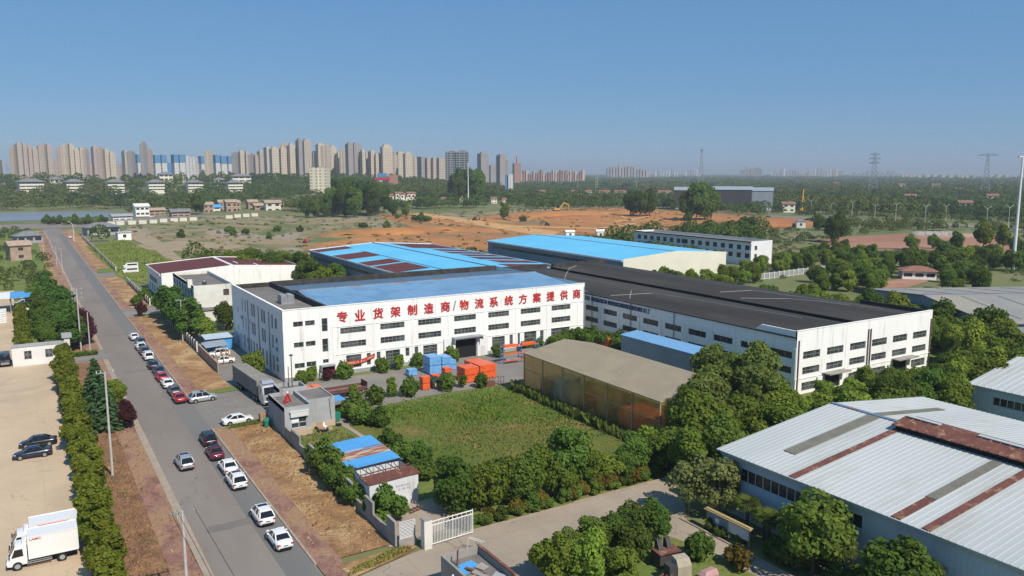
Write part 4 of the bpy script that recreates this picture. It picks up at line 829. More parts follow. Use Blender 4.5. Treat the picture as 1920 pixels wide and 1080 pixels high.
for x, y, s in [(61.2, 49.2, 1.0), (61.6, 47.4, 1.2), (61.0, 42.2, 1.0), (60.8, 40.2, 1.1), (60.6, 38.4, 1.1), (62.6, 40.6, 1.2), (61.0, 53.6, .5), (60.2, 55.6, .5), (60.4, 57.4, .5)]:
    tree('shrub', x, y, s, 'dark shrub in the shade along the pale hall wall', 'shrubs along the pale hall wall', 'shrub', cat='shrub')
# island
for k, x, y, s, lb in [('camphor', 39.8, 56.6, .70, 'bright broad bush at the front of the island, nearest the dump roof'), ('camphor', 42.0, 54.6, .72, 'bright broad bush second along the front of the island'), ('camphor', 44.0, 52.6, .66, 'bright bush at the bottom of the island'), ('dark', 42.8, 59.2, .52, 'reddish tipped bush at the back left of the island'), ('dark', 45.8, 59.2, .6, 'dark shrub in the middle of the island'),
                       ('dark', 48.6, 59.2, .62, 'dark shrub right of the island middle'), ('dark', 51.2, 58.8, .66, 'tall dark shrub at the back right of the island'), ('locust', 53.2, 58.4, .55, 'leafy shrub at the right tip of the island'), ('dark', 49.0, 56.4, .55, 'dark shrub behind the rusty machine')]:
    tree(k, x, y, s, lb, None, 'shrub', cat='shrub')
tree('bush', 54.6, 53.2, 1.35, 'round clipped bush right of the rusty machine', None, 'clipped_bush', cat='bush'); tree('photinia', 56.4, 50.0, 1.25, 'reddish clipped bush at the right edge of the island', None, 'clipped_bush', cat='bush')
# grass
def grass(name, poly, n, hmin, hmax, m, seed, z=.12, w=.07, kind='stuff', fuzz=0):
    rng = np.random.default_rng(seed); xs = np.array([p[0] for p in poly]); ys = np.array([p[1] for p in poly]); pts = []
    while len(pts) < n:
        q = (rng.uniform(xs.min(), xs.max()), rng.uniform(ys.min(), ys.max()))
        if inside(q, poly): pts.append(q)
    P = np.array(pts); k = n; P = P + rng.normal(0, fuzz, P.shape) if fuzz else P; h = rng.uniform(hmin, hmax, k) * (0.6 + .6 * (np.sin(P[:, 0] * .35) * np.cos(P[:, 1] * .3) * .5 + .5))
    a = rng.uniform(0, 6.28, k); dx, dy = np.cos(a), np.sin(a); lx, ly = rng.normal(0, .3, k) * h, rng.normal(0, .3, k) * h
    v = np.zeros((k, 4, 3)); W_ = w * (1 + h)
    v[:, 0] = np.stack([P[:, 0] - dx * W_, P[:, 1] - dy * W_, np.full(k, z - .05)], 1); v[:, 1] = np.stack([P[:, 0] + dx * W_, P[:, 1] + dy * W_, np.full(k, z - .05)], 1)
    v[:, 2] = np.stack([P[:, 0] + dx * W_ * 1.6 + lx, P[:, 1] + dy * W_ * 1.6 + ly, z + h], 1); v[:, 3] = np.stack([P[:, 0] - dx * W_ * 1.2 + lx, P[:, 1] - dy * W_ * 1.2 + ly, z + h * .9], 1)
    me = bpy.data.meshes.new(name); me.vertices.add(4 * k); me.vertices.foreach_set('co', v.reshape(-1).astype(np.float32)); me.loops.add(4 * k); me.loops.foreach_set('vertex_index', np.arange(4 * k, dtype=np.int32))
    me.polygons.add(k); me.polygons.foreach_set('loop_start', np.arange(0, 4 * k, 4, dtype=np.int32)); me.polygons.foreach_set('loop_total', np.full(k, 4, np.int32)); me.materials.append(m); me.update(); me.validate()
    o = bpy.data.objects.new(name, me); COL.objects.link(o); o['kind'] = kind; return o
fieldp = [(41.5, 108), (44, 116.5), (52, 118.8), (72, 118.6), (72.3, 78), (60, 79.5), (44, 81.5), (42, 92)]
gm = mat('field_grass', (.075, .135, .016), (.19, .155, .045), .07, .9, spec=.05, lo=.44, hi=.62, c3=(.17, .22, .035), scale3=.25, lo3=.5, hi3=.7)
fg = mat('green_field_grass', (.075, .15, .016), (.125, .19, .026), .3, .9, spec=.05); fs_ = mat('straw_field_grass', (.23, .17, .065), (.14, .16, .035), .3, .9, spec=.05)
tag(grass('grass', fieldp, 5500, .04, .2, gm, 5), 'mixed green and straw coloured grass all over the fenced field', 'grass')
tag(grass('grass', px((700, 772), (985, 740), (1080, 786), (760, 802)), 4200, .06, .34, fg, 15, fuzz=2.6), 'lush green grass in the upper half of the fenced field', 'grass')
tag(grass('grass', px((800, 806), (1060, 796), (1120, 838), (900, 852)), 2400, .06, .32, fs_, 16, fuzz=2.6), 'straw coloured grass in the lower half of the fenced field', 'grass')
tag(grass('grass', [(23.8, 68.0), (30.3, 69.4), (31.4, 70.3), (30, 71.0), (24.5, 69.2)], 800, .06, .25, mat('kerb_weeds', (.17, .19, .035), (.25, .21, .06), .5, 1), 6, .15, .05), 'low yellow green weeds along the lane corner kerb', 'grass')
tag(grass('grass', [(24, 119), (31, 119.2), (31, 121.2), (25, 121)], 900, .08, .25, L_['grass'], 7, .15, .05), 'low weeds at the driveway edge by the gatehouse', 'grass')
tag(grass('reeds', [(70.5, 79), (72.3, 79), (72.3, 116), (71, 116)], 1500, .7, 1.9, L_['willow'], 8, .1, .05), 'tall reeds along the side of the tan tent', 'reeds')
tag(grass('weeds', [(24.6, 73), (30, 73), (30, 120), (24.6, 120)], 900, .04, .16, mat('dry_weeds', (.26, .18, .08), (.16, .15, .05), .5, 1), 10, .12, .06), 'sparse dry weeds on the orange verge', 'weeds')
tag(grass('weeds', [(5.6, 60), (9.6, 60), (9.6, 126), (5.6, 126)], 2200, .06, .22, mat('litter_weeds', (.22, .12, .07), (.15, .15, .05), .5, 1), 11, .1, .06), 'dead leaves and weeds on the litter covered left verge', 'weeds')

for i in range(9):
    q = at(88 + i * 13, 420 + (i % 2)); tree('shrub', q.x, q.y, 2.6, 'low green bush on the near bank of the pond', 'bushes on the pond bank', 'bush', cat='bush')

tag(grass('weeds', rect(30.6, 38.5, 97, 110.5), 1500, .08, .35, mat('yard_weeds', (.22, .15, .07), (.11, .17, .03), .5, 1), 17, .05, .06), 'weeds on the patch between gatehouse and striped shed', 'weeds')
tag(grass('grass', px((165, 464), (232, 450), (290, 474), (350, 500), (300, 536), (222, 518)), 5000, .15, .7, mat('meadow_grass', (.13, .19, .03), (.22, .23, .06), .06, 1, spec=.05), 18, .14, .12), 'rough grass of the meadow right of the road', 'grass')
def rubble(name, polys, n, seed, mats, label):
    g = random.Random(seed); mb = MB()
    for i in range(n):
        P = polys[i % len(polys)]; x = g.uniform(P[0], P[1]); y = g.uniform(P[2], P[3]) ; s = g.uniform(.04, .16) * (2.2 if g.random() < .06 else 1); a = g.uniform(0, 6.28); c, d = math.cos(a) * s, math.sin(a) * s; h_ = s * g.uniform(.4, 1.1); k = g.uniform(.5, .8); z = P[4]
        b = [(c, d), (-d, c), (-c * g.uniform(.7, 1.4), -d), (d, -c * g.uniform(.7, 1.4))]
        mb.hexa([(x + p[0], y + p[1], z - .02) for p in b] + [(x + p[0] * k, y + p[1] * k, z + h_) for p in b], g.randrange(len(mats)))
    tag(mb.build(name, mats), label, 'rubble')['kind'] = 'stuff'
rubble('rubble', [(22.2, 30, 72, 120, .125), (24.4, 30, 73, 120, .125), (22.4, 29, 142, 226, .125)], 1500, 5, [M['wood'], G_['dirt'], G_['dirt'], G_['dirt2']], 'loose stones and broken brick over the right verge')
rubble('rubble', [(5.6, 9.6, 62, 126, .105), (9.6, 12.1, 62, 150, .135)], 1000, 6, [G_['dirt'], G_['dirt2'], G_['dirt2'], G_['brickpave']], 'litter and broken brick over the left verge')
# ================================================================== VEHICLES
def loft(mb, secs, mi=0, cap=True):
    """secs: list of point rings (same length)"""
    o = len(mb.v); n = len(secs[0])
    vs = [p for s in secs for p in s]; fs = []
    for k in range(len(secs) - 1):
        for i in range(n - 1): fs.append((k * n + i, k * n + i + 1, (k + 1) * n + i + 1, (k + 1) * n + i))
    if cap: fs.append(tuple(range(n))[::-1]); e = (len(secs) - 1) * n; fs.append(tuple(e + i for i in range(n)))
    return mb.add(vs, fs, mi)
CARS = {}
def car_parts(kind):
    """meshes of a car whose nose points along +Y"""
    if kind == 'sedan': L, Wd, Hh, roof, rear, front, rb, fb = 4.65, .90, 1.46, (-.75, .45), -1.62, 1.18, .98, .80
    else: L, Wd, Hh, roof, rear, front, rb, fb = 4.6, .93, 1.68, (-1.55, .50), -2.08, 1.22, 1.02, .96
    h = L / 2; zb = .22; zs = .93 if kind == 'sedan' else 1.05
    st = [(-h, .74, .50, .78, .80), (-h + .06, .84, .34, rb - .06, rb - .04), (-h + .35, .97, .26, zs - .02, rb + .01), (-h + .9, 1.0, zb, zs, rb + .03), (-.4, 1.0, zb, zs - .02, zs), (.8, 1.0, zb, zs - .05, zs - .02),
          (1.25, 1.0, zb, zs - .09, zs - .03), (h - .6, .97, zb + .02, fb - .1, fb), (h - .16, .88, zb + .05, fb - .17, fb - .12), (h - .02, .70, .38, .60, .62)]
    secs = []
    for y, k, z0, z1, z2 in st:
        w = Wd * k
        half = [(w * .90, z0), (w * .99, z0 + .14), (w, (z0 + z1) / 2 + .06), (w * .965, z1), (w * .80, z2), (w * .4, z2 + .025)]
        ring = [(-a, y, b) for a, b in half] + [(0, y, z2 + .03)] + [(a, y, b) for a, b in half[::-1]]
        secs.append(ring)
    P = {}; mb = MB(); loft(mb, secs); P['body'] = mb.mesh('body', M['p_white']); P['body'].polygons.foreach_set('use_smooth', [True] * len(P['body'].polygons))
    # cabin
    wb, wr, z0, z1 = Wd * .86, Wd * .66, zs - .03, Hh
    B_ = [(-wb, rear, z0 + .05), (wb, rear, z0 + .05), (wb, front, z0), (-wb, front, z0)]; T = [(-wr, roof[0], z1 - .05), (wr, roof[0], z1 - .05), (wr, roof[1], z1 - .04), (-wr, roof[1], z1 - .04)]
    P['rear_window'] = MB().quad(B_[0], B_[1], T[1], T[0]).mesh('rear_window', M['carglass']); P['windscreen'] = MB().quad(B_[2], B_[3], T[3], T[2]).mesh('windscreen', M['carglass'])
    P['side_window_l'] = MB().quad(B_[3], B_[0], T[0], T[3]).mesh('side_window', M['carglass']); P['side_window_r'] = MB().quad(B_[1], B_[2], T[2], T[1]).mesh('side_window', M['carglass'])
    mb = MB(); loft(mb, [[(-wr - .02, y, z), (-wr * .9, y, z + .05), (0, y, z + .085), (wr * .9, y, z + .05), (wr + .02, y, z)] for y, z in ((roof[0] - .12, z1 - .09), (roof[0] + .15, z1 - .05), (0 - .2, z1 - .04), (roof[1] + .08, z1 - .07))])
    for a, b in ((B_[0], T[0]), (B_[1], T[1]), (B_[2], T[2]), (B_[3], T[3])): mb.bar(a, b, .11)
    for s in (-1, 1):
        m0 = Vector((s * wb, -.1, z0)); m1 = Vector((s * wr, -.22, z1 - .05)); mb.bar(m0 + Vector((s * .01, 0, 0)), m1 + Vector((s * .01, 0, 0)), .08)
        if kind != 'sedan': q0 = Vector((s * wb, -1.25, z0)); q1 = Vector((s * wr, -1.2, z1 - .05)); mb.bar(q0, q1, .14)
        if kind != 'sedan': mb.box(s * wr - .02, s * wr + .02, roof[0] + .1, roof[1] - .1, z1 + .02, z1 + .06)
    P['roof'] = mb.mesh('roof', M['p_white'])
    mb = MB().box(-.5, .5, -.35, .25, z1 + .035, z1 + .062); P['sunroof'] = mb.mesh('sunroof', M['carglass'])
    for s, t in ((-1, 'l'), (1, 'r')):
        P['headlight_' + t] = MB().hexa([(s * .45, h - .13, .60), (s * .80, h - .36, .62), (s * .80, h - .33, .62), (s * .45, h - .02, .60), (s * .45, h - .16, .74), (s * .80, h - .42, .80), (s * .82, h - .32, .79), (s * .46, h - .06, .72)]).mesh('headlight', M['lamp_clear'])
        P['taillight_' + t] = MB().box(s * Wd * .74 - .17, s * Wd * .74 + .17, -h + .0, -h + .12, rb - .24, rb - .08).mesh('taillight', M['lamp_red'])
        P['mirror_' + t] = MB().hexa([(s * (Wd - .02), .72, zs - .05), (s * (Wd + .16), .70, zs), (s * (Wd + .16), .80, zs), (s * (Wd - .02), .86, zs - .05), (s * (Wd - .02), .72, zs + .06), (s * (Wd + .16), .70, zs + .13), (s * (Wd + .16), .80, zs + .13), (s * (Wd - .02), .86, zs + .06)]).mesh('mirror', M['p_white'])
    P['number_plate'] = MB().box(-.22, .22, -h - .025, -h + .02, .64, .74).mesh('number_plate', M['plate'])
    P['bumper'] = MB().box(-Wd * .72, Wd * .72, -h - .02, -h + .1, .30, .42).box(-Wd * .62, Wd * .62, h - .12, h - .0, .26, .40).mesh('bumper', M['trim'])
    P['wheel'] = MB().cyl((-.11, 0, 0), (.11, 0, 0), .33, n=14).mesh('wheel', M['tyre']); P['rim'] = MB().cyl((-.125, 0, 0), (.125, 0, 0), .215, n=10).mesh('rim', M['rim'])
    P['arch'] = None
    mb = MB()
    for s in (-1, 1):
        for y in (-1.38, 1.42): mb.cyl((s * (Wd - .2), y, .36), (s * (Wd + .006), y, .36), .40, n=14)
    P['wheel_arch'] = mb.mesh('wheel_arch', M['trim'])
    CARS[kind] = (P, L, Wd)
for k in ('sedan', 'suv'): car_parts(k)
def car(kind, col, loc, rz, label, group=None, sunroof=False, scale=1.0):
    P, L, Wd = CARS[kind]; t = thing('car', label, 'car', loc, rz, group, scale)
    def painted(n, me):
        o = obj(n, me, t); o.material_slots[0].link = 'OBJECT'; o.material_slots[0].material = M[col]
    painted('body', P['body']); painted('roof', P['roof'])
    for k, n in (('rear_window', 'rear_window'), ('windscreen', 'windscreen'), ('side_window_l', 'side_window'), ('side_window_r', 'side_window'), ('headlight_l', 'headlight'), ('headlight_r', 'headlight'), ('taillight_l', 'taillight'), ('taillight_r', 'taillight'), ('number_plate', 'number_plate'), ('bumper', 'bumper'), ('wheel_arch', 'wheel_arch')):
        obj(n, P[k], t)
    painted('mirror', P['mirror_l']); painted('mirror', P['mirror_r'])
    if sunroof: obj('sunroof', P['sunroof'], t)
    for s in (-1, 1):
        for y in (-1.38, 1.42):
            w = obj('wheel', P['wheel'], t, (s * (Wd - .10), y, .33)); obj('rim', P['rim'], w)
    return t
KG = 'cars parked along the right kerb'
def kerb_car(u, v, kind, col, label, sr=False, x=None):
    p = at(u, v, .3); L = CARS[kind][1]
    car(kind, col, (x or p.x, p.y + L / 2, .05), TR.uniform(-.02, .02), label, KG, sr)
for a in [(254, 637.5, 'sedan', 'p_white', 'white sedan at the far end of the kerbside row'), (266, 647, 'suv', 'p_grey', 'dark grey van like car second from the far end of the kerbside row'), (266.5, 656.5, 'suv', 'p_white', 'white car with a dark roof panel, third from the far end of the row', True),
          (273.5, 665, 'suv', 'p_grey', 'grey estate car between two white cars in the far part of the row'), (281, 675, 'suv', 'p_white', 'white car just beyond the dark blue sedan'), (290, 691.5, 'sedan', 'p_navy', 'dark blue sedan in the middle of the kerbside row'),
          (301, 703, 'sedan', 'p_blue', 'slate coloured sedan between the dark blue sedan and the red car'), (307, 715, 'sedan', 'p_red', 'red sedan squeezed between the slate sedan and a white sedan'), (318, 727.5, 'sedan', 'p_white', 'white sedan between the red sedan and the dark sedan'),
          (331, 741.5, 'sedan', 'p_grey', 'dark grey sedan just in front of the bright red one'), (340.5, 755.5, 'sedan', 'p_red', 'bright red sedan at the driveway end of the row'),
          (397, 836, 'suv', 'p_black', 'black car, first beyond the wine red sedan'), (410, 862, 'sedan', 'p_wine', 'wine red sedan between the black car and the white sedan', True), (436, 890, 'sedan', 'p_white', 'white sedan behind the wine red one'),
          (452, 917, 'suv', 'p_white', 'white car with roof rails next to the white sedan, by the brick strip', True), (503, 985, 'suv', 'p_white', 'white car with roof rails and dark tail band, second nearest', True), (536, 1031, 'sedan', 'p_white', 'white sedan, nearest of the parked row')]:
    kerb_car(*a)
p = at(352, 881, .3); car('suv', 'p_silver', (p.x, p.y + 2.3, .05), .03, 'silver car with panoramic roof driving in the left half of the road', None, True)
p = at(382, 755); car('suv', 'p_silver', (p.x, p.y + .9, .07), -1.57 + .1, 'silver car turning into the factory driveway', None, True)
p = at(448, 797); car('sedan', 'p_white', (p.x, p.y + .9, .07), -1.57 + .08, 'white sedan parked across the driveway beside the green bins')
p = at(62, 861); car('sedan', 'p_navy', (p.x, p.y + .9, .06), 1.57 - .02, 'black sedan in front, with a bright rear lamp, on the tan yard'); p = at(74, 841); car('sedan', 'p_black', (p.x - .1, p.y + 1.3, .06), 1.57 - .06, 'black sedan behind the other one on the tan yard')
p = at(416, 684); car('sedan', 'p_white', (p.x + .4, p.y + .9, .09), 1.57, 'white car nearer the wall in the factory side yard', None); p = at(414, 672); car('suv', 'p_white', (p.x, p.y + 1.6, .09), 1.5, 'white car behind its twin in the factory side yard')
for i, (u, v, lb) in enumerate([(47, 583, 'nearest white car parked between the hedges beside the tan strip'), (45, 571, 'middle white car parked between the hedges beside the tan strip'), (43, 560, 'furthest white car parked between the hedges beside the tan strip')]):
    p = at(u, v); car('sedan' if i else 'suv', 'p_white', (p.x, p.y, .06), 1.57 + .1 * i, lb, 'white cars between the hedges')
for u, v, lb, c in ((131, 447, 'small white car on the far part of the road', 'p_white'), (1440, 408, 'dark car far off on the lamp lined road', 'p_grey')):
    p = at(u, v); car('sedan', c, (p.x, p.y, .12), 0, lb)
for u, v in ((283, 408), (332, 406), (452, 399), (470, 397), (489, 396), (507, 395), (528, 392)):
    p = at(u, v); car('sedan', 'p_white', (p.x, p.y, .2), 1.2, 'tiny pale car among the houses along the cross road', 'cars along the cross road')
# wheels for trucks
def wheel(parent, x, y, r=.5, w=.28, n=16):
    o = MB().cyl((-w / 2, 0, 0), (w / 2, 0, 0), r, n=n).build('wheel', M['tyre'], parent); o.location = (x, y, r)
    MB().cyl((-w / 2 - .015, 0, 0), (w / 2 + .015, 0, 0), r * .58, n=12).build('rim', M['plinth'], o)
def box_truck(loc, rz, label, mark, dx=0):
    """nose along +Y"""
    t = thing('box_truck', label, 'truck', loc, rz, 'white box trucks on the tan yard')
    b = MB().box(-1.1, 1.1, -3.2, 1.05, .95, 3.15)
    for s in (-1, 1): b.box(s * 1.1 - .03, s * 1.1 + .03, -3.22, 1.07, 3.1, 3.2); b.box(s * 1.11 - .02, s * 1.11 + .02, -3.21, 1.06, .93, 1.05)
    b.build('cargo_box', M['p_white'], t)
    MB().box(-1.05, 1.05, -3.25, -3.201, 1.0, 3.1).build('rear_door', M['wframe'], t)
    c = MB(); loft(c, [[(-w, y, z0), (-w, y, (z0 + z1) / 2), (-w * .9, y, z1), (0, y, z1 + .05), (w * .9, y, z1), (w, y, (z0 + z1) / 2), (w, y, z0)] for y, w, z0, z1 in ((1.15, .95, .5, 2.2), (1.5, .95, .5, 2.35), (2.1, .95, .45, 2.3), (2.62, .93, .45, 1.35), (2.85, .88, .5, 1.0))])
    cab = c.build('cab', M['p_white'], t)
    MB().quad((-.80, 2.60, 1.40), (.80, 2.60, 1.40), (.74, 2.17, 2.22), (-.74, 2.17, 2.22)).add([(0, 0, 0)], []).build('windscreen', M['carglass'], cab).location = (0, .02, .03)
    for s in (-1, 1):
        MB().hexa([(s * .955, 1.45, 1.35), (s * .955, 2.45, 1.30), (s * .965, 2.45, 1.30), (s * .965, 1.45, 1.35), (s * .90, 1.50, 2.05), (s * .90, 2.15, 2.05), (s * .955, 2.15, 2.05), (s * .955, 1.50, 2.05)]).build('side_window', M['carglass'], cab)
        MB().box(s * 1.12 - .05, s * 1.12 + .05, 2.55, 2.65, 1.35, 1.8).bar((s * .9, 2.5, 1.7), (s * 1.12, 2.6, 1.7), .04).build('mirror', M['trim'], cab)
        MB().box(s * .62 - .2, s * .62 + .2, 2.78, 2.9, .62, .82).build('headlight', M['lamp_clear'], cab)
        wheel(t, s * .92, 2.0, .42, .26); wheel(t, s * .86, -1.75, .42, .40)
        MB().box(s * 1.0 - .03, s * 1.0 + .03, -.9, 1.2, .45, .55).box(s * 1.0 - .03, s * 1.0 + .03, -.9, 1.2, .65, .72).build('side_guard', M['steel'], t)
    MB().box(-.45, .45, -3.2, 2.4, .55, .94).build('chassis', M['trim'], t)
    MB().box(-.85, .85, 2.82, 2.93, .38, .60).build('bumper', M['trim'], cab)
    MB().box(-.6, .6, .75, 1.5, 2.25, 2.75).dome((0, 1.1, 2.75), .5, .35, .12, 8, 2).build('cooling_unit', M['p_white'], t)
    if mark: text_on(t, 'lettering', mark, M['red'], 0, 0, 1.0, .24, ((1.105, .85, 2.75), (0, -1, 0)), .01, .01) if False else None
    return t
def local_text(parent, txt, m, o, u, wd, ht, bold=.01, name='lettering'):
    me = glyph_mesh(txt, 1.0, m, bold, .01); xs = [v.co.x for v in me.vertices]; ys = [v.co.y for v in me.vertices]
    o, u = Vector(o), Vector(u); n = u.cross(Z); sx, sy = wd / (max(xs) - min(xs)), ht / (max(ys) - min(ys))
    for v in me.vertices: c = v.co.copy(); v.co = o + u * ((c.x - min(xs)) * sx) + Z * ((c.y - min(ys)) * sy) + n * (c.z + .03)
    return obj(name, me, parent)
t1 = box_truck((-.75, 86.9, .06), R(90), 'nearest white box truck, with a small red mark at the front of its box', '')
local_text(t1, 'LAMC', M['red'], (-1.1, .85, 2.78), (0, -1, 0), .95, .22)
t2 = box_truck((-.55, 89.9, .06), R(90), 'white box truck mostly hidden behind the nearest one', '')
MB().box(-1.115, -1.1005, -2.4, .3, 2.85, 2.98).box(-1.115, -1.1005, -.6, .4, 2.6, 2.7).build('stripe', M['orange'], t2)
# semi trailer
p = at(501, 762)
S = thing('semi_trailer_truck', 'silver tractor unit with a long dusty grey box trailer beside the factory', 'truck', (32.6, 127.6, .07), 0)
c = MB(); loft(c, [[(-w, y, z0), (-w, y, (z0 + z1) / 2), (-w, y, z1 - .15), (-w * .85, y, z1), (0, y, z1 + .05), (w * .85, y, z1), (w, y, z1 - .15), (w, y, (z0 + z1) / 2), (w, y, z0)] for y, w, z0, z1 in ((2.6, 1.2, .9, 3.5), (1.6, 1.22, .6, 3.6), (.7, 1.22, .5, 3.3), (.25, 1.2, .45, 2.2), (.1, 1.12, .45, 1.2))])
cab = c.build('cab', M['p_silver'], S)
MB().quad((1.0, .20, 2.0), (-1.0, .20, 2.0), (-.95, .60, 3.05), (.95, .60, 3.05)).build('windscreen', M['carglass'], cab).location = (0, -.05, .05)
for s in (-1, 1):
    MB().box(s * 1.225 - .012, s * 1.225 + .012, .8, 1.5, 2.0, 2.8).build('side_window', M['carglass'], cab); MB().box(s * 1.38 - .06, s * 1.38 + .06, .2, .32, 2.0, 2.8).bar((s * 1.15, .5, 2.7), (s * 1.38, .26, 2.7), .05).build('mirror', M['p_silver'], cab)
    MB().box(s * .85 - .25, s * .85 + .25, .02, .14, .75, 1.0).build('headlight', M['lamp_clear'], cab)
    for y in (1.2, 3.9, 5.1): wheel(S, s * 1.05, y, .5, .3)
    for y in (12.6, 13.8, 15.0): wheel(S, s * 1.05, y, .5, .3)
MB().box(-1.0, 1.0, .0, .12, .45, .7).box(-.75, .75, .04, .16, 1.05, 1.6).build('grille', M['trim'], cab)
MB().hexa([(-1.0, .9, 3.6), (1.0, .9, 3.6), (1.0, 2.5, 3.55), (-1.0, 2.5, 3.55), (-.9, 1.6, 4.0), (.9, 1.6, 4.0), (.9, 2.5, 4.05), (-.9, 2.5, 4.05)]).build('wind_deflector', M['p_silver'], cab)
MB().box(-.5, .5, 1.0, 16.0, .7, 1.0).build('chassis', M['trim'], S)
b = MB().box(-1.25, 1.25, 3.2, 17.0, 1.15, 3.7)
for k in range(12): b.box(-1.28, -1.2501, 3.4 + k * 1.2, 3.55 + k * 1.2, 1.15, 3.7)
b.build('trailer', mat('dusty_trailer', (.20, .185, .165), (.26, .245, .215), .4, .9, streak=(.12, .11, .10)), S)
S.rotation_euler = (0, 0, .06)
# flatbed truck with an orange load
FB = thing('flatbed_truck', 'maroon flatbed truck with a blue cab and an orange wrapped load', 'truck', (43.4, 126.8, .09), R(-88))
maroon = mat('maroon_bed', (.16, .055, .05), (.10, .045, .04), 1.5, .8)
mb = MB(); mb.box(-1.2, 1.2, -5.6, 5.0, 1.05, 1.2); mb.build('bed', mat('bed_boards', (.24, .19, .16), (.16, .12, .1), 1, .9), FB)
for s in (-1, 1): MB().box(s * 1.2 - .05, s * 1.2 + .05, -5.2, 5.0, 1.0, 1.62).build('side_board', maroon, FB)
MB().box(-1.25, 1.25, 4.95, 5.08, 1.0, 2.3).build('headboard', maroon, FB)
MB().box(-.45, .45, -6, 5.0, .65, 1.04).build('chassis', M['trim'], FB)
for s in (-1, 1):
    for y in (-6.6, -1.6, 2.6, 3.8): wheel(FB, s * 1.0, y, .48, .3)
cab = MB().box(-1.1, 1.1, -7.4, -5.9, .6, 2.2).box(-1.05, 1.05, -7.2, -5.9, 2.2, 2.75).build('cab', M['blue_paint'], FB)
MB().box(-.95, .95, -7.42, -7.2, 1.6, 2.15).build('windscreen', M['carglass'], cab)
for i, (y, hh) in enumerate(((-5.1, 1.35), (-3.6, 1.4))):
    o = tag(MB().box(-1.0, 1.0, -.68, .68, 0, hh).box(-.98, .98, -.66, .66, hh, hh + .05).build('wrapped_pallet', M['orange']), ('orange wrapped pallet at the front of the flatbed', 'second orange wrapped pallet on the flatbed')[i], 'pallet load', 'orange pallets on the flatbed')
    q = Matrix.Rotation(R(-88), 4, 'Z') @ Vector((0, y, 1.21)); o.location = Vector((43.4, 126.8, .09)) + q; o.rotation_euler = (0, 0, R(-88))
# white minibuses by the maroon hall
for i, (u, v, lb) in enumerate([(246, 513, 'white minibus in front, by the maroon roofed hall'), (246, 504, 'white minibus parked behind the first one')]):
    p = at(u, v); t = thing('minibus', lb, 'minibus', (p.x, p.y + 1, .05), R(90), 'white minibuses')
    c = MB(); loft(c, [[(-w, y, .4), (-w, y, 1.3), (-w * .88, y, z), (0, y, z + .05), (w * .88, y, z), (w, y, 1.3), (w, y, .4)] for y, w, z in ((-2.6, .9, 2.1), (-2.4, .95, 2.25), (1.4, .95, 2.25), (2.1, .92, 1.4), (2.6, .85, 1.1))]); c.build('body', M['p_white'], t)
    for s in (-1, 1): MB().box(s * .93 - .03, s * .93 + .03, -2.2, 1.3, 1.35, 1.95).build('side_window', M['carglass'], t); wheel(t, s * .85, -1.6, .34, .2); wheel(t, s * .85, 1.6, .34, .2)
# dark truck cut by the left border beside the white gatehouse
p = at(8, 690); t = thing('pickup', 'dark vehicle with chrome front parked against the white peeling gatehouse', 'truck', (p.x + .2, p.y + 2.6, .06), R(180))
c = MB(); loft(c, [[(-w, y, .5), (-w, y, 1.1), (-w * .9, y, z), (0, y, z + .06), (w * .9, y, z), (w, y, 1.1), (w, y, .5)] for y, w, z in ((-2.5, .9, 2.3), (.3, .95, 2.35), (1.0, .95, 1.5), (2.3, .9, 1.35), (2.5, .8, 1.1))]); c.build('body', M['p_black'], t)
MB().box(-.7, .7, 2.42, 2.56, .55, 1.0).build('grille', M['rim'], t); MB().quad((-.8, 1.02, 1.55), (.8, 1.02, 1.55), (.75, .36, 2.28), (-.75, .36, 2.28)).build('windscreen', M['carglass'], t)
for s in (-1, 1): wheel(t, s * .85, 1.6, .4, .25); wheel(t, s * .85, -1.6, .4, .25)

# ================================================================== SMALL BUILDINGS AND YARD THINGS
# tan tent
T0 = thing('storage_tent', 'long tan tarpaulin storage tent with see through dirty side', 'tent', (72.5, 77, 0))
mb = MB(); gable_roof(mb, 72.5, 87.6, 78.6, 113.2, 7.0, 8.5, 'y', 81.05, .15, .08); part(mb, 'roof', M['tan_sheet'], T0)
film = bpy.data.materials.new('dirty_clear_film'); film.use_nodes = True; nt = film.node_tree; b_ = nt.nodes['Principled BSDF']; b_.inputs['Base Color'].default_value = (.52, .44, .22, 1); b_.inputs['Roughness'].default_value = .35; b_.inputs['Specular IOR Level'].default_value = .3
tb = nt.nodes.new('ShaderNodeBsdfTransparent'); tb.inputs[0].default_value = (1, .9, .7, 1); mx = nt.nodes.new('ShaderNodeMixShader'); nz = nt.nodes.new('ShaderNodeTexNoise'); nz.inputs['Scale'].default_value = .35; mr = nt.nodes.new('ShaderNodeMapRange'); mr.inputs['To Min'].default_value = .42; mr.inputs['To Max'].default_value = .74; mr.inputs['From Min'].default_value = .35; mr.inputs['From Max'].default_value = .65
g_ = nt.nodes.new('ShaderNodeNewGeometry'); tl = nt.nodes.new('ShaderNodeBsdfTranslucent'); tl.inputs[0].default_value = (.78, .74, .45, 1); ad = nt.nodes.new('ShaderNodeMixShader'); ad.inputs[0].default_value = .6; nt.links.new(b_.outputs[0], ad.inputs[1]); nt.links.new(tl.outputs[0], ad.inputs[2]); nt.links.new(g_.outputs['Position'], nz.inputs['Vector']); nt.links.new(nz.outputs['Fac'], mr.inputs['Value']); nt.links.new(mr.outputs[0], mx.inputs[0]); nt.links.new(ad.outputs[0], mx.inputs[1]); nt.links.new(tb.outputs[0], mx.inputs[2]); nt.links.new(mx.outputs[0], nt.nodes['Material Output'].inputs[0])
part(MB().quad((72.45, 113.2, .1), (72.45, 78.6, .1), (72.45, 78.6, 6.95), (72.45, 113.2, 6.95)), 'side_film', film, T0)
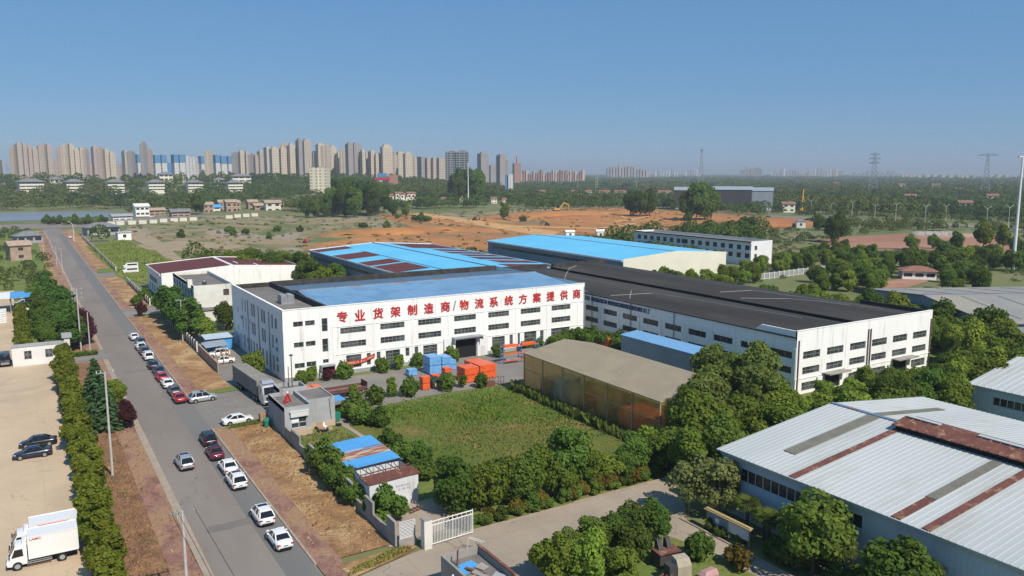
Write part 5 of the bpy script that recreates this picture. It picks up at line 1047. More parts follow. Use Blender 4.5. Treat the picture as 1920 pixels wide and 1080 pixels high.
part(MB().add([(72.5, 78.6, .1), (87.6, 78.6, .1), (87.6, 78.6, 6.9), (81.05, 78.6, 8.4), (72.5, 78.6, 6.9)], [(0, 1, 2, 3, 4)]), 'end_film', film, T0)
part(MB().add([(72.5, 113.2, .1), (87.6, 113.2, .1), (87.6, 113.2, 6.9), (81.05, 113.2, 8.4), (72.5, 113.2, 6.9)], [(4, 3, 2, 1, 0)]), 'back_sheet', M['tan_sheet'], T0)
part(MB().quad((87.6, 78.6, .1), (87.6, 113.2, .1), (87.6, 113.2, 6.95), (87.6, 78.6, 6.95)), 'far_sheet', M['tan_sheet'], T0)
tp = mat('tent_frame', (.36, .30, .17), None, rough=.6)
for i in range(7):
    y = 78.7 + i * 5.74; part(MB().bar((72.36, y, 0), (72.36, y, 6.9), .16), 'post', tp, T0)
for i in range(6):
    y0 = 78.8 + i * 5.74; part(MB().bar((72.38, y0, 4.2), (72.38, y0 + 5.5, 4.2), .1), 'rail', tp, T0)
part(MB().bar((72.3, 78.5, 6.95), (72.3, 113.3, 6.95), .2), 'eave_beam', tp, T0)
rr = random.Random(5)
for i, (x, y, w, d, h_, m, lb, nm) in enumerate([(75, 104, 3, 3.4, 4.6, 'blue_wrap', 'blue wrapped stack seen dimly through the tent side', 'wrapped_stack'), (76, 109.5, 3.5, 3, 3, 'wood', 'timber crate stack dimly seen at the far end inside the tent', 'crate_stack'), (75.6, 97.5, 4, 4, 2.6, 'rust', 'rusty rack pile dimly seen inside the tent', 'rack_pile'),
                                              (75.8, 91.5, 4, 3.4, 3.0, 'green_tarp', 'dark green covered pile inside the tent', 'covered_pile'), (75.8, 85.6, 4.4, 6.6, 3.4, 'orange', 'red orange stack glowing through the near end of the tent side', 'wrapped_stack'), (75.8, 81.0, 4, 3, 2.4, 'rust', 'rusty pile in the nearest bay of the tent', 'rack_pile')]):
    t = MB(); lv = 3
    for k in range(lv): o_ = rr.uniform(-.12, .12); t.box(-w / 2 + o_, w / 2 + o_, -d / 2, d / 2, k * h_ / lv, (k + 1) * h_ / lv - .08)
    o = tag(t.build(nm, M[m]), lb, 'stack'); o.location = (x, y, .05)
# lean blue shed beside B
U = thing('shed', 'narrow slate grey shed with a light blue sheet roof', 'shed', (99.6, 100.4, 0))
mb = MB(); facade(mb, (99.6, 120, 0), (0, -1, 0), 19.6, 6.0); facade(mb, (103.4, 100.4, 0), (0, 1, 0), 19.6, 6.5); facade(mb, (103.4, 120, 0), (-1, 0, 0), 3.8, 6)
part(mb, 'wall', M['blue_wall'], U)
part(MB().hexa([(99.4, 99.9, 5.95), (103.7, 99.9, 6.4), (103.7, 120.2, 6.4), (99.4, 120.2, 5.95), (99.4, 99.9, 6.1), (103.7, 99.9, 6.55), (103.7, 120.2, 6.55), (99.4, 120.2, 6.1)]), 'roof', mat('sky_blue_sheet', (.17, .36, .58), (.15, .33, .54), .2, .5, corr=(1, .6, .4)), U)
part(MB().box(99.62, 99.75, 100.2, 100.35, 0, 5.9), 'post', M['wood'], U); part(MB().box(103.3, 103.44, 100.2, 100.35, 0, 6.3), 'post', M['wood'], U); part(MB().box(99.76, 103.29, 100.2, 100.34, 5.55, 5.8), 'lintel', M['wood'], U)
part(MB().quad((99.8, 100.7, 3.5), (103.2, 100.7, 3.5), (103.2, 100.5, 5.5), (99.8, 100.5, 5.5)), 'curtain', M['blue_paint'], U)
# right: pale blue hall
RW = thing('factory_hall', 'big pale blue ribbed roof hall with rust strips and rusty ridge vent', 'factory', (65, 20, 0))
RX0, RXR, RX1, RY0, RY1, ZE, ZR = 65.0, 84.8, 104.6, 14.0, 61.0, 7.1, 9.3
mb = MB(); rh = [((2.5, 4.2, 8.4, 1.5), 8, 1), ((15.4, 4.4, 2.2, 1.4), 2, 1), ((12.2, .3, 3, 2.6), 2, 1), ((36, 4.4, 6, 1.4), 6, 1)]; rd = (20.8, .05, 4.4, 4.0)
facade(mb, (RX0 + .5, RY1 - .3, 0), (0, -1, 0), RY1 - RY0 - .6, 6.95, [w[0] for w in rh] + [rd], .2)
for h, a, b in rh: window(RW, (RX0 + .5, RY1 - .3, 0), (0, -1, 0), h, a, b, .2, [M['glass_dark'], M['wframe']])
facade(mb, (RX1 - .5, RY1 - .3, 0), (-1, 0, 0), RX1 - RX0 - 1, 7.0); facade(mb, (RX1 - .5, RY0, 0), (0, 1, 0), RY1 - RY0, 7.0)
mb.add([(RX0 + .5, RY1 - .3, 7), (RX1 - .5, RY1 - .3, 7), (RXR, RY1 - .3, 9.1)], [(2, 1, 0)]); part(mb, 'wall', M['pale_wall'], RW)
part(MB().box(RX0 + .62, RX0 + .75, RY1 - .3 - 25.2, RY1 - .3 - 20.8, .06, 4.0), 'door', M['grey_wall'], RW); part(MB().box(RX0 + .6, RX0 + .615, RY1 - .3 - 25.1, RY1 - .3 - 20.9, 2.0, 2.7), 'door_band', M['rust'], RW)
part(MB().box(RX0 - .9, RX0 + .45, RY1 - 26.2, RY1 - 20.4, 4.2, 4.36), 'canopy', M['wood'], RW); part(MB().box(RX0 + .2, RX0 + .499, RY0, RY1 - .3, 6.5, 6.95), 'gutter', M['rwroof'], RW)
def rwz(x): return ZE + (ZR - ZE) * (1 - abs(x - RXR) / (RXR - RX0))
mb = MB(); gable_roof(mb, RX0, RX1, RY0, RY1, ZE, ZR, 'y', RXR, .15, .14)
for k in range(int((RY1 - RY0) / .62)):
    y = RY1 - .4 - k * .62
    for xa, xb in ((RX0 - .1, RXR - .1), (RXR + .1, RX1 + .1)):
        za, zb_ = rwz(xa), rwz(xb)
        mb.hexa([(xa, y, za - .02), (xb, y, zb_ - .02), (xb, y + .12, zb_ - .02), (xa, y + .12, za - .02), (xa, y + .03, za + .05), (xb, y + .03, zb_ + .05), (xb, y + .09, zb_ + .05), (xa, y + .09, za + .05)])
part(mb, 'roof', M['rwroof'], RW)
def strip(x0, x1, y0, y1, m, nm):
    a, b = rwz(x0) + .11, rwz(x1) + .11
    part(MB().hexa([(x0, y0, a - .1), (x1, y0, b - .1), (x1, y1, b - .1), (x0, y1, a - .1), (x0, y0, a), (x1, y0, b), (x1, y1, b), (x0, y1, a)]), nm, M[m], RW)
strip(69.5, 84.4, 54.2, 55.7, 'grime', 'rooflight'); strip(85.2, 99, 54.6, 55.7, 'grime', 'rooflight'); strip(65.0, 82.8, 50.5, 51.3, 'rust', 'rust_strip')
strip(70.5, 82.0, 39.1, 40.1, 'grime', 'rooflight'); strip(65.0, 70.4, 39.1, 40.0, 'rust', 'rust_strip'); strip(65.0, 82.0, 36.3, 37.1, 'rust', 'rust_strip'); strip(68, 82, 27, 28.2, 'grime', 'rooflight'); strip(65, 82, 23, 24.2, 'rust', 'rust_strip')
part(MB().box(RXR - .3, RXR + .3, 51.4, RY1, ZR - .03, ZR + .12), 'ridge_cap', M['roof_ridge'], RW)
mb = MB(); gable_roof(mb, 82.3, 87.3, RY0, 51.2, 9.75, 10.25, 'y', None, .1, .08)
for k in range(40): y = 51 - k * .95; mb.hexa([(82.2, y, 9.72), (84.8, y, 10.24), (84.8, y + .15, 10.24), (82.2, y + .15, 9.72), (82.2, y + .03, 9.83), (84.8, y + .03, 10.35), (84.8, y + .12, 10.35), (82.2, y + .12, 9.83)])
part(mb, 'ridge_vent', M['rust'], RW); part(MB().box(82.6, 82.75, RY0, 51.0, 9.0, 9.74), 'vent_louvre', M['black'], RW); part(MB().box(86.9, 87.05, RY0, 51.0, 9.0, 9.74), 'vent_louvre', M['black'], RW)
part(MB().box(84.5, 85.1, 28, 43, 10.28, 10.40).box(84.5, 85.1, 47.2, 51, 10.28, 10.40), 'vent_patch', M['rwroof'], RW)
# second pale hall at the right border
R2 = thing('factory_hall', 'smaller pale blue roofed hall cut by the right border', 'factory', (121.5, 40, 0))
mb = MB(); facade(mb, (121.8, 63.3, 0), (0, -1, 0), 40, 5.8, [((3, 3.4, 9, 1.3), 9, 1)][0:1] and [(3, 3.4, 9, 1.3)], .2); facade(mb, (150, 63.3, 0), (-1, 0, 0), 28.2, 5.8); part(mb, 'wall', M['pale_wall'], R2)
window(R2, (121.8, 63.3, 0), (0, -1, 0), (3, 3.4, 9, 1.3), 9, 1, .2, [M['glass_dark'], M['wframe']])
mb = MB(); gable_roof(mb, 121.5, 150, 24, 63.8, 6, 8.4, 'y', None, .2, .15)
for k in range(38): y = 63.3 - k * 1.0; mb.hexa([(121.3, y, 5.97), (135.7, y, 8.39), (135.7, y + .12, 8.39), (121.3, y + .12, 5.97), (121.3, y + .03, 6.07), (135.7, y + .03, 8.49), (135.7, y + .09, 8.49), (121.3, y + .09, 6.07)])
part(mb, 'roof', M['rwroof'], R2)
# grey roofed hall
p0, p1 = at(1627, 541, 7), at(1864, 607, 7); ang = math.atan2(p1.y - p0.y, p1.x - p0.x); Lg = (p1 - p0).length
RG = thing('factory_hall', 'wide low hall with dull grey sheet roof at the right', 'factory', (p0.x, p0.y, 0), ang)
mb = MB(); facade(mb, (.3, .3, 0), (1, 0, 0), Lg - .6, 6.9); facade(mb, (Lg - .3, .3, 0), (0, 1, 0), 80, 6.9); mb.add([(.3, .3, 6.9), (Lg - .3, .3, 6.9), (Lg / 2, .3, 9)], [(0, 1, 2)]); mb.build('wall', M['grey_wall'], RG)
mb = MB(); gable_roof(mb, 0, Lg, 0, 82, 7, 9.2, 'y', None, .2, .15); mb.build('roof', M['grey_roof'], RG)
mb = MB()
for i in range(8): y = 8 + i * 9; part_ = mb.hexa([(3, y, 7.28), (Lg / 2 - 2, y, 9.04), (Lg / 2 - 2, y + .5, 9.04), (3, y + .5, 7.28), (3, y, 7.33), (Lg / 2 - 2, y, 9.09), (Lg / 2 - 2, y + .5, 9.09), (3, y + .5, 7.33)]); mb.hexa([(Lg / 2 + 2, y, 9.04), (Lg - 3, y, 7.28), (Lg - 3, y + .5, 7.28), (Lg / 2 + 2, y + .5, 9.04), (Lg / 2 + 2, y, 9.09), (Lg - 3, y, 7.33), (Lg - 3, y + .5, 7.33), (Lg / 2 + 2, y + .5, 9.09)])
mb.build('rooflight', mat('dull_rooflight', (.19, .19, .18), None, rough=.7), RG); MB().box(Lg / 2 - .3, Lg / 2 + .3, 0, 82, 9.15, 9.3).build('ridge_cap', M['roof_ridge'], RG)
# factory gatehouse
GH = thing('gatehouse', 'grey factory gatehouse with flat parapet roofs and a white window', 'gatehouse', (30.2, 110.8, 0))
mb = MB(); gw = (.9, 1.25, 2.3, 1.55)
facade(mb, (30.1, 119.5, 0), (0, -1, 0), 8.7, 4.5); facade(mb, (30.1, 110.8, 0), (1, 0, 0), 4.0, 4.5, [gw], .15); facade(mb, (34.1, 110.8, 0), (0, 1, 0), 8.7, 4.5); facade(mb, (34.1, 119.5, 0), (-1, 0, 0), 4, 4.5)
facade(mb, (34.12, 113, 0), (1, 0, 0), 4.2, 4.5); facade(mb, (38.3, 113, 0), (0, 1, 0), 6.5, 4.5); mb.quad((34.12, 113, 4.3), (38.3, 113, 4.3), (38.3, 119.5, 4.3), (34.12, 119.5, 4.3))
facade(mb, (31.9, 123.2, 0), (0, -1, 0), 3.6, 4.9); facade(mb, (31.9, 119.6, 0), (1, 0, 0), 4.2, 4.9); facade(mb, (36.1, 119.6, 0), (0, 1, 0), 3.6, 4.9); facade(mb, (36.1, 123.2, 0), (-1, 0, 0), 4.2, 4.9)
for x0, x1, y0, y1, z in ((30.1, 34.1, 110.8, 119.5, 4.5), (31.9, 36.1, 119.6, 123.2, 4.9), (34.1, 38.3, 113, 119.5, 4.5)):
    mb.box(x0, x0 + .2, y0 + .2, y1 - .2, z - .7, z); mb.box(x1 - .2, x1, y0 + .2, y1 - .2, z - .7, z); mb.box(x0, x1, y0 + .002, y0 + .2, z - .7, z); mb.box(x0, x1, y1 - .2, y1 - .002, z - .7, z)
part(mb, 'wall', M['grey_render'], GH)
part(MB().box(30.3, 33.9, 111, 119.3, 3.7, 3.95).box(32.1, 35.9, 119.8, 123, 4.0, 4.3).box(34.3, 38.1, 113.2, 119.3, 3.7, 4.32), 'roof', M['roof_deck'], GH)
window(GH, (30.1, 110.8, 0), (1, 0, 0), gw, 2, 2, .15, [M['glass'], M['wframe']]); part(MB().box(30.9, 33.5, 110.45, 110.79, 3.0, 3.75).box(30.8, 33.6, 110.4, 110.79, 3.76, 3.84), 'shutter_box', M['wframe'], GH); part(MB().box(31.08, 32.1, 110.86, 110.9, 2.1, 2.75), 'blind', M['white_paint'], GH)
part(MB().box(30.11, 34.09, 110.75, 110.798, 0, 1.1).box(34.14, 38.28, 112.95, 112.998, 0, .9), 'plinth', mat('peach_plinth', (.52, .40, .30), (.44, .33, .25), .8, .9), GH)
part(MB().box(38.31, 40.2, 113.5, 116.5, 3.5, 3.6), 'awning', M['bright_blue'], GH)
part(MB().cyl((37.7, 112.94, 1.0), (37.4, 112.94, 4.3), .03, n=5), 'cable', M['trim'], GH)
RA = thing('sign_frame', 'red letter A shaped steel sign frame with a white lamp on the gatehouse roof', 'sign frame', (31.8, 115.0, 3.95), R(38), None, .8)
mb = MB(); mb.bar((-.75, 0, 0), (0, 0, 1.9), .24); mb.bar((.9, 0, 0), (0, 0, 1.9), .24); mb.bar((-.45, 0, .75), (.5, 0, .75), .2); mb.bar((-.75, .6, 0), (0, 0, 1.8), .12); mb.bar((-.8, 0, .08), (.95, 0, .08), .14); mb.build('frame', M['red'], RA); MB().dome((0, 0, 1.9), .2, .2, .32, 8, 3).build('lamp', M['p_white'], RA)
for u, v, h_ in ((0, 0, 0),):
    LP = thing('street_lamp', 'two thin black lamp posts side by side behind the gatehouse', 'lamp', (34.4, 121.5, 4.3)); LP['label'] = 'thin black lamp post with a small head above the gatehouse roof'
    MB().cyl((0, 0, 0), (0, 0, 5.3), .07, n=6).build('post', M['dark_steel'], LP); MB().dome((0, 0, 5.3), .3, .3, .18, 8, 2).cyl((0, 0, 5.2), (0, 0, 5.3), .3, n=8).build('head', M['dark_steel'], LP)
    P2 = tag(MB().cyl((0, 0, 0), (0, 0, 3.6), .06, n=6).build('post', M['dark_steel']), 'shorter headless black post beside the lamp post', 'post'); P2.location = (33.8, 121.2, 4.3); P2.name = 'metal_post'
for i, (x, y, lb) in enumerate([(29.0, 117.2, 'green wheelie bin nearest the white sedan'), (29.5, 118.0, 'green wheelie bin nearest the gatehouse wall')]):
    t = thing('wheelie_bin', lb, 'bin', (x, y, .12), .2, 'green wheelie bins'); MB().hexa([(-.25, -.28, .08), (.25, -.28, .08), (.25, .28, .08), (-.25, .28, .08), (-.32, -.36, 1.0), (.32, -.36, 1.0), (.32, .36, 1.0), (-.32, .36, 1.0)]).build('tub', M['green_bin'], t); MB().hexa([(-.34, -.38, 1.0), (.34, -.38, 1.0), (.34, .38, 1.0), (-.34, .38, 1.0), (-.3, -.34, 1.08), (.3, -.34, 1.08), (.3, .38, 1.12), (-.3, .38, 1.12)]).build('lid', M['green_bin'], t); MB().cyl((-.3, .36, .12), (.3, .36, .12), .12, n=8).build('axle', M['tyre'], t)
t = thing('wheelie_bin', 'green bin under the blue awning of the gatehouse', 'bin', (39.0, 114.3, .12)); MB().hexa([(-.4, -.4, .1), (.4, -.4, .1), (.4, .4, .1), (-.4, .4, .1), (-.5, -.5, 1.3), (.5, -.5, 1.3), (.5, .5, 1.3), (-.5, .5, 1.3)]).build('tub', M['green_bin'], t); MB().box(-.52, .52, -.52, .52, 1.3, 1.4).build('lid', M['green_bin'], t)
t = tag(MB().box(-.6, .6, -.5, .5, 0, 1.4).box(-.62, .62, -.52, .52, .4, .5).box(-.62, .62, -.52, .52, 1.0, 1.1).build('timber_crate', M['wood']), 'pale timber crate against the shaded gatehouse wall', 'crate'); t.location = (29.4, 120.0, .1)
for i, (x, y, sz, lb, m) in enumerate([(35.6, 111.6, .9, 'broken tan armchair in the junk heap below the gatehouse', 'wood'), (36.4, 112.0, .7, 'white board in the junk heap below the gatehouse', 'white_paint'), (36.9, 111.2, .6, 'pinkish box in the junk heap below the gatehouse', 'brick')]):
    o = MB().box(-sz / 2, sz / 2, -sz / 2, sz / 2, 0, sz * .5).hexa([(-sz / 2, sz * .3, sz * .5), (sz / 2, sz * .3, sz * .5), (sz / 2, sz * .5, sz * .5), (-sz / 2, sz * .5, sz * .5), (-sz / 2, sz * .5, sz * 1.2), (sz / 2, sz * .5, sz * 1.2), (sz / 2, sz * .65, sz * 1.2), (-sz / 2, sz * .65, sz * 1.2)]).build('discarded_item', M[m]); o.location = (x, y, .05); o.rotation_euler = (0, 0, i * .7); tag(o, lb, 'junk')
for i, (x, y) in enumerate([(35.2, 110.9), (35.9, 110.6), (38.6, 112.3)]):
    o = MB(); n = 14
    for k in range(n):
        a0, a1 = 6.283 * k / n, 6.283 * (k + 1) / n; o.cyl((math.cos(a0) * .34, math.sin(a0) * .34, .16), (math.cos(a1) * .34, math.sin(a1) * .34, .16), .13, n=6)
    o = tag(o.build('tyre', M['tyre']), ('old tyre lying leftmost in front of the junk heap', 'old tyre lying beside the leftmost one at the junk heap', 'old tyre by the footpath near the gatehouse corner')[i], 'tyre', 'old tyres by the gatehouse'); o.location = (x, y, .05)
# blue striped shed
M['rust_pale'] = mat('flaked_sheet', (.46, .38, .30), (.26, .10, .06), 1.2, .85, lo=.42, hi=.56, stretch=(.4, 2, 1))
SH = thing('shed', 'low white shed with blue and rusty roof bands, half its frame bare', 'shed', (31.0, 80.6, 0))
mb = MB(); facade(mb, (31.0, 80.6, 0), (1, 0, 0), 6.0, 3.3); facade(mb, (31.0, 95.8, 0), (0, -1, 0), 15.2, 3.3); facade(mb, (37.0, 80.6, 0), (0, 1, 0), 15.2, 3.3); facade(mb, (37, 95.8, 0), (-1, 0, 0), 6, 3.3); facade(mb, (31.1, 85.9, 0), (1, 0, 0), 5.8, 3.25); part(mb, 'wall', mat('shed_panel', (.62, .64, .66), (.55, .57, .59), .5, .7, streak=(.42, .42, .42)), SH)
for y0, y1, m in ((91.4, 95.9, 'bright_blue'), (89.0, 91.39, 'rust_pale'), (85.8, 88.99, 'bright_blue'), (80.5, 83.1, 'rust')):
    q = MB().hexa([(30.8, y0, 3.2), (37.2, y0, 3.45), (37.2, y1, 3.45), (30.8, y1, 3.2), (30.8, y0, 3.34), (37.2, y0, 3.59), (37.2, y1, 3.59), (30.8, y1, 3.34)])
    if m.startswith('rust'):
        for k in range(5): yy = y0 + .2 + k * (y1 - y0 - .4) / 3.2; q.hexa([(30.8, yy, 3.33), (37.2, yy, 3.58), (37.2, yy + .14, 3.58), (30.8, yy + .14, 3.33), (30.8, yy, 3.42), (37.2, yy, 3.67), (37.2, yy + .14, 3.67), (30.8, yy + .14, 3.42)])
    part(q, 'roof_band', M[m], SH)
for i in range(8): x = 31.2 + i * .8; part(MB().bar((x, 85.75, 3.3 + i * .03), (x + (.45 if i % 2 else -.2), 83.15, 3.2), .07), 'bare_rafter', M['dark_steel'], SH)
part(MB().bar((30.9, 85.7, 3.42), (37.1, 85.7, 3.66), .1), 'purlin', M['dark_steel'], SH)
mb = MB(); rr = random.Random(12)
for r_ in range(2):
    for k in range(9):
        if r_ and k in (0, 3, 6): continue
        x = 34.2 + k * .2; z = 2.3 - r_ * .42
        for q in range(3):
            if rr.random() < .75: mb.box(x, x + .13, 80.575, 80.595, z + q * .09, z + q * .09 + .03)
        mb.box(x + .05, x + .08, 80.57, 80.5945, z, z + .24)
part(mb, 'lettering', mat('faded_lettering', (.34, .28, .30), None, rough=.8), SH)
for i, (x, y, a) in enumerate([(34.2, 78.8, .1), (35.4, 78.4, .3)]):
    o = MB()
    for k in range(2): o.box(-.9, .9, -.4 + k * .7, -.3 + k * .7, 0, .12)
    for k in range(4): o.box(-.85 + k * .52, -.75 + k * .52, -.45, .45, .121, .2)
    o = tag(o.build('pallet', M['rust']), ('rust red steel pallet frame left on the shed apron', 'rust red steel pallet frame right on the shed apron')[i], 'pallet', 'steel pallet frames'); o.location = (x, y, .085); o.rotation_euler = (0, 0, a)
# panel wall along the verge
def wall_run(name, x, ys, hs, label, t=.22, m='concrete'):
    w = thing(name, label, 'wall', (x, ys[0], 0))
    for i, (y0, y1) in enumerate(zip(ys, ys[1:])):
        if hs[i] > 0: part(MB().box(x - t / 2, x + t / 2, y0 + .02, y1 - .02, 0, hs[i]).box(x - t / 2 - .04, x + t / 2 + .04, y0 + .02, y1 - .02, hs[i], hs[i] + .08), 'wall_panel', M[m], w)
    return w
wall_run('boundary_wall', 30.1, [71.2, 73.4, 77.2, 79.6, 83.4, 86.0, 89.8, 92.2, 96.4, 99.6, 103.6, 107.4, 110.6], [2.7, 1.3, 2.6, 1.2, 2.6, 1.2, 2.5, 1.0, 2.5, 1.2, 2.3, 1.8], 'old grey wall of tall and low panels along the orange verge')
wall_run('boundary_wall', 29.9, [154.8, 157, 159.5, 162, 164.5, 167, 169.5, 172, 174.5], [2.0, 2.0, 2.0, 2.0, 2.0, 2.0, 2.0, 2.0], 'brown grey wall between the verge and the factory side yard', m='brick')
W3 = thing('boundary_wall', 'pale low wall segments around the gate shrub beside the semi trailer', 'wall', (31.2, 143.5, 0)); part(MB().box(31.2, 31.45, 143.6, 148.6, 0, .9), 'wall_panel', M['white_old'], W3); part(MB().box(31.2, 33.2, 143.3, 143.58, 0, .9), 'wall_panel', M['white_old'], W3); part(MB().box(33.25, 34.6, 143.2, 144.3, 0, 1.7), 'gate_pillar', mat('peach_pillar', (.55, .45, .36), None, rough=.9), W3); part(MB().box(33.6, 33.9, 150.0, 150.3, 0, 3.2), 'gate_pillar', M['concrete'], W3)
def fence(name, x, y0, y1, n, label, hh=2.0):
    w = thing(name, label, 'fence', (x, y0, 0))
    for i in range(n): y = y0 + (y1 - y0) * i / (n - 1); part(MB().box(x - .15, x + .15, y - .2, y + .2, 0, hh + .1), 'post', M['white_old'], w)
    for i in range(n - 1):
        ya = y0 + (y1 - y0) * i / (n - 1) + .25; yb = y0 + (y1 - y0) * (i + 1) / (n - 1) - .25
        mb = MB().box(x - .08, x + .08, ya, yb, 0, .7)
        for k in range(7): yy = ya + (yb - ya) * (k + .5) / 7; mb.box(x - .03, x + .03, yy - .03, yy + .03, .7, hh)
        mb.box(x - .035, x + .035, ya, yb, hh - .2, hh - .1); part(mb, 'railing_panel', M['dark_steel'], w)
fence('railing_fence', 29.9, 176, 226, 19, 'railing fence with pale posts below the feathery trees', 2.2); fence('railing_fence', 29.8, 246, 300, 15, 'railing fence with pale posts beside the near orange verge'); fence('railing_fence', 29.8, 338, 520, 30, 'long railing fence with pale posts beside the green meadow')
# gate group by the lane
GP = thing('gate_pillar', 'square white gate pillar at the lane entrance', 'pillar', (32.7, 69.5, 0)); MB().box(-.42, .42, -.42, .42, 0, 3.15).build('shaft', M['white_old'], GP); MB().box(-.46, .46, -.46, .46, 3.15, 3.25).build('cap', M['concrete'], GP)
GT = thing('gate', 'white barred steel gate leaf standing along the lane kerb', 'gate', (33.3, 69.6, .1), R(3)); mb = MB()
for z in (.12, 2.15, 2.55): mb.box(0, 5.0, -.03, .03, z, z + .09)
for x in (0, 4.92, 2.46): mb.box(x, x + .08, -.035, .035, .1, 2.72)
for k in range(27): x = .12 + k * .18; mb.box(x, x + .05, -.02, .02, .21, 2.15)
for k in range(9): x = .3 + k * .55; mb.box(x, x + .04, -.02, .02, 2.24, 2.55)
mb.build('leaf', M['white_paint'], GT)
for z in (.5, 2.0): MB().cyl((-.1, 0, z), (.1, 0, z), .06, n=6).build('hinge', M['steel'], GT)
FS = thing('fence', 'white framed louvre fence on a low grey wall beside the gate pillar', 'fence', (30.3, 71.0, 0)); part(MB().box(30.3, 32.2, 70.9, 71.15, 0, .85), 'wall_panel', M['concrete'], FS); mb = MB()
for x in (30.4, 32.1): mb.box(x, x + .07, 71.0, 71.07, .86, 2.75)
for z in (.9, 2.68): mb.box(30.47, 32.1, 71.0, 71.07, z, z + .07)
for k in range(11): z = 1.02 + k * .15; mb.hexa([(30.48, 71.0, z), (32.09, 71.0, z), (32.09, 71.06, z + .03), (30.48, 71.06, z + .03), (30.48, 71.0, z + .03), (32.09, 71.0, z + .03), (32.09, 71.06, z + .06), (30.48, 71.06, z + .06)])
part(mb, 'louvre_panel', M['wframe'], FS); part(MB().box(30.47, 32.09, 71.1, 71.13, .9, 2.7), 'gap_shade_sheet', M['dark_steel'], FS)  # dark sheet added behind the slats as painted shade in the gaps
DP = thing('boom_barrier', 'thin white barrier frame lying before the dump roof', 'barrier', (36.0, 66.9, .07)); MB().bar((0, 0, 0), (.1, 0, 1.3), .05).build('post', M['wframe'], DP); MB().bar((.1, 0, 1.3), (1.2, -1.0, .9), .05).bar((.3, .1, 1.3), (1.5, -.9, .9), .05).build('arm', M['wframe'], DP)
# gatehouse of the neighbour with rubbish on its roof
NG = thing('gatehouse', 'grey parapet roofed gatehouse littered with boards at the bottom of the picture', 'gatehouse', (30.4, 52, 0)); NX0, NX1, NY0, NY1 = 30.2, 34.2, 47, 61.2
mb = MB(); facade(mb, (NX0, NY1, 0), (0, -1, 0), NY1 - NY0, 3.5); facade(mb, (NX1, NY1, 0), (-1, 0, 0), 4.0, 3.5); facade(mb, (NX1, NY0, 0), (0, 1, 0), NY1 - NY0, 3.5); mb.box(NX0 + .002, NX0 + .22, NY0, NY1 - .25, 2.8, 3.5); mb.box(NX1 - .22, NX1 - .002, NY0, NY1 - .25, 2.8, 3.5); mb.box(NX0 + .003, NX1 - .003, NY1 - .24, NY1 - .002, 2.8, 3.5); part(mb, 'wall', M['concrete'], NG)
part(MB().box(NX0 + .22, NX1 - .22, NY0, NY1 - .24, 2.6, 2.8), 'roof', M['roof_deck'], NG); part(MB().box(NX1 - .26, NX1 + .04, NY0, NY1 + .03, 3.5, 3.6), 'coping', M['rust'], NG); part(MB().dome((NX0 - .1, 58.6, 2.6), .16, .16, .3, 8, 3), 'wall_lamp', M['white_paint'], NG)
for i, (x, y, w, d, a, m, lb) in enumerate([(32.0, 59.4, 1.6, 1.1, .15, 'bright_blue', 'torn blue sheet on the littered gatehouse roof'), (30.95, 58.6, .8, 1.2, .1, 'bright_blue', 'small curled blue sheet on the littered gatehouse roof'), (32.9, 58.4, .9, .9, .4, 'concrete', 'square grey board leaning on the littered gatehouse roof'), (31.3, 56.2, 1.0, 2.6, .1, 'wood', 'long tan plank sheet on the littered gatehouse roof'), (32.2, 56.9, .5, 2.4, .35, 'concrete', 'narrow slab lying askew on the littered gatehouse roof'), (33.3, 56.0, .9, 1.1, .6, 'plinth', 'pale grey box lid on the littered gatehouse roof'), (32.0, 58.0, .3, 2.2, .5, 'rust', 'rusty strip across the littered gatehouse roof')]):
    o = tag(MB().hexa([(-w / 2, -d / 2, 0), (w / 2, -d / 2, 0), (w / 2, d / 2, 0), (-w / 2, d / 2, 0), (-w / 2, -d / 2, .06), (w / 2, -d / 2, .06), (w / 2, d / 2, .06 + .08 * (i % 3)), (-w / 2, d / 2, .06 + .08 * (i % 2))]).build('discarded_board', M[m]), lb, 'board', 'boards on the littered roof'); o.location = (x, y, 2.81 + .02 * i); o.rotation_euler = (0, .04 * (i % 3), a)
o = tag(MB().bar((0, 0, 0), (.1, .1, 1.4), .12).build('broken_post', M['rust']), 'broken rusty post sticking up from the littered gatehouse roof', 'post'); o.location = (31.2, 59.9, 2.8)
# rusty machines on the island
MC = thing('rusty_machine', 'dark boxy machine with an orange rusted tray on the island', 'machine', (50.9, 54.2, .12), R(-8)); MB().box(-1.0, 1.0, -.8, .8, 0, 1.5).build('body', M['dark_steel'], MC); MB().box(-1.2, 1.3, -1.0, .5, 1.5, 1.62).build('tray', M['rust'], MC)
for x in (-.5, .5): MB().hexa([(x - .25, -.2, 1.62), (x + .25, -.2, 1.62), (x + .25, .6, 1.62), (x - .25, .6, 1.62), (x - .25, .2, 2.5), (x + .25, .2, 2.5), (x + .25, .6, 2.5), (x - .25, .6, 2.5)]).build('upright', M['dark_steel'], MC)
MD = thing('rusty_machine', 'pale tan cabinet shaped machine in front of the dark one', 'machine', (50.3, 51.2, .12), R(-10)); MB().box(-.75, .75, -.6, .6, .3, 1.5).hexa([(-.75, -.6, 1.5), (.75, -.6, 1.5), (.75, .6, 1.5), (-.75, .6, 1.5), (-.7, -.2, 2.1), (.7, -.2, 2.1), (.7, .6, 2.2), (-.7, .6, 2.2)]).build('cabinet', mat('dusty_tan_metal', (.36, .32, .24), (.3, .26, .2), 1, .8), MD); MB().box(-1.6, -.76, -.5, .5, .3, 1.7).build('side_panel', M['dark_steel'], MD)
for x in (-.6, .6): MB().box(x - .08, x + .08, -.5, .5, 0, .3).build('foot', M['dark_steel'], MD)
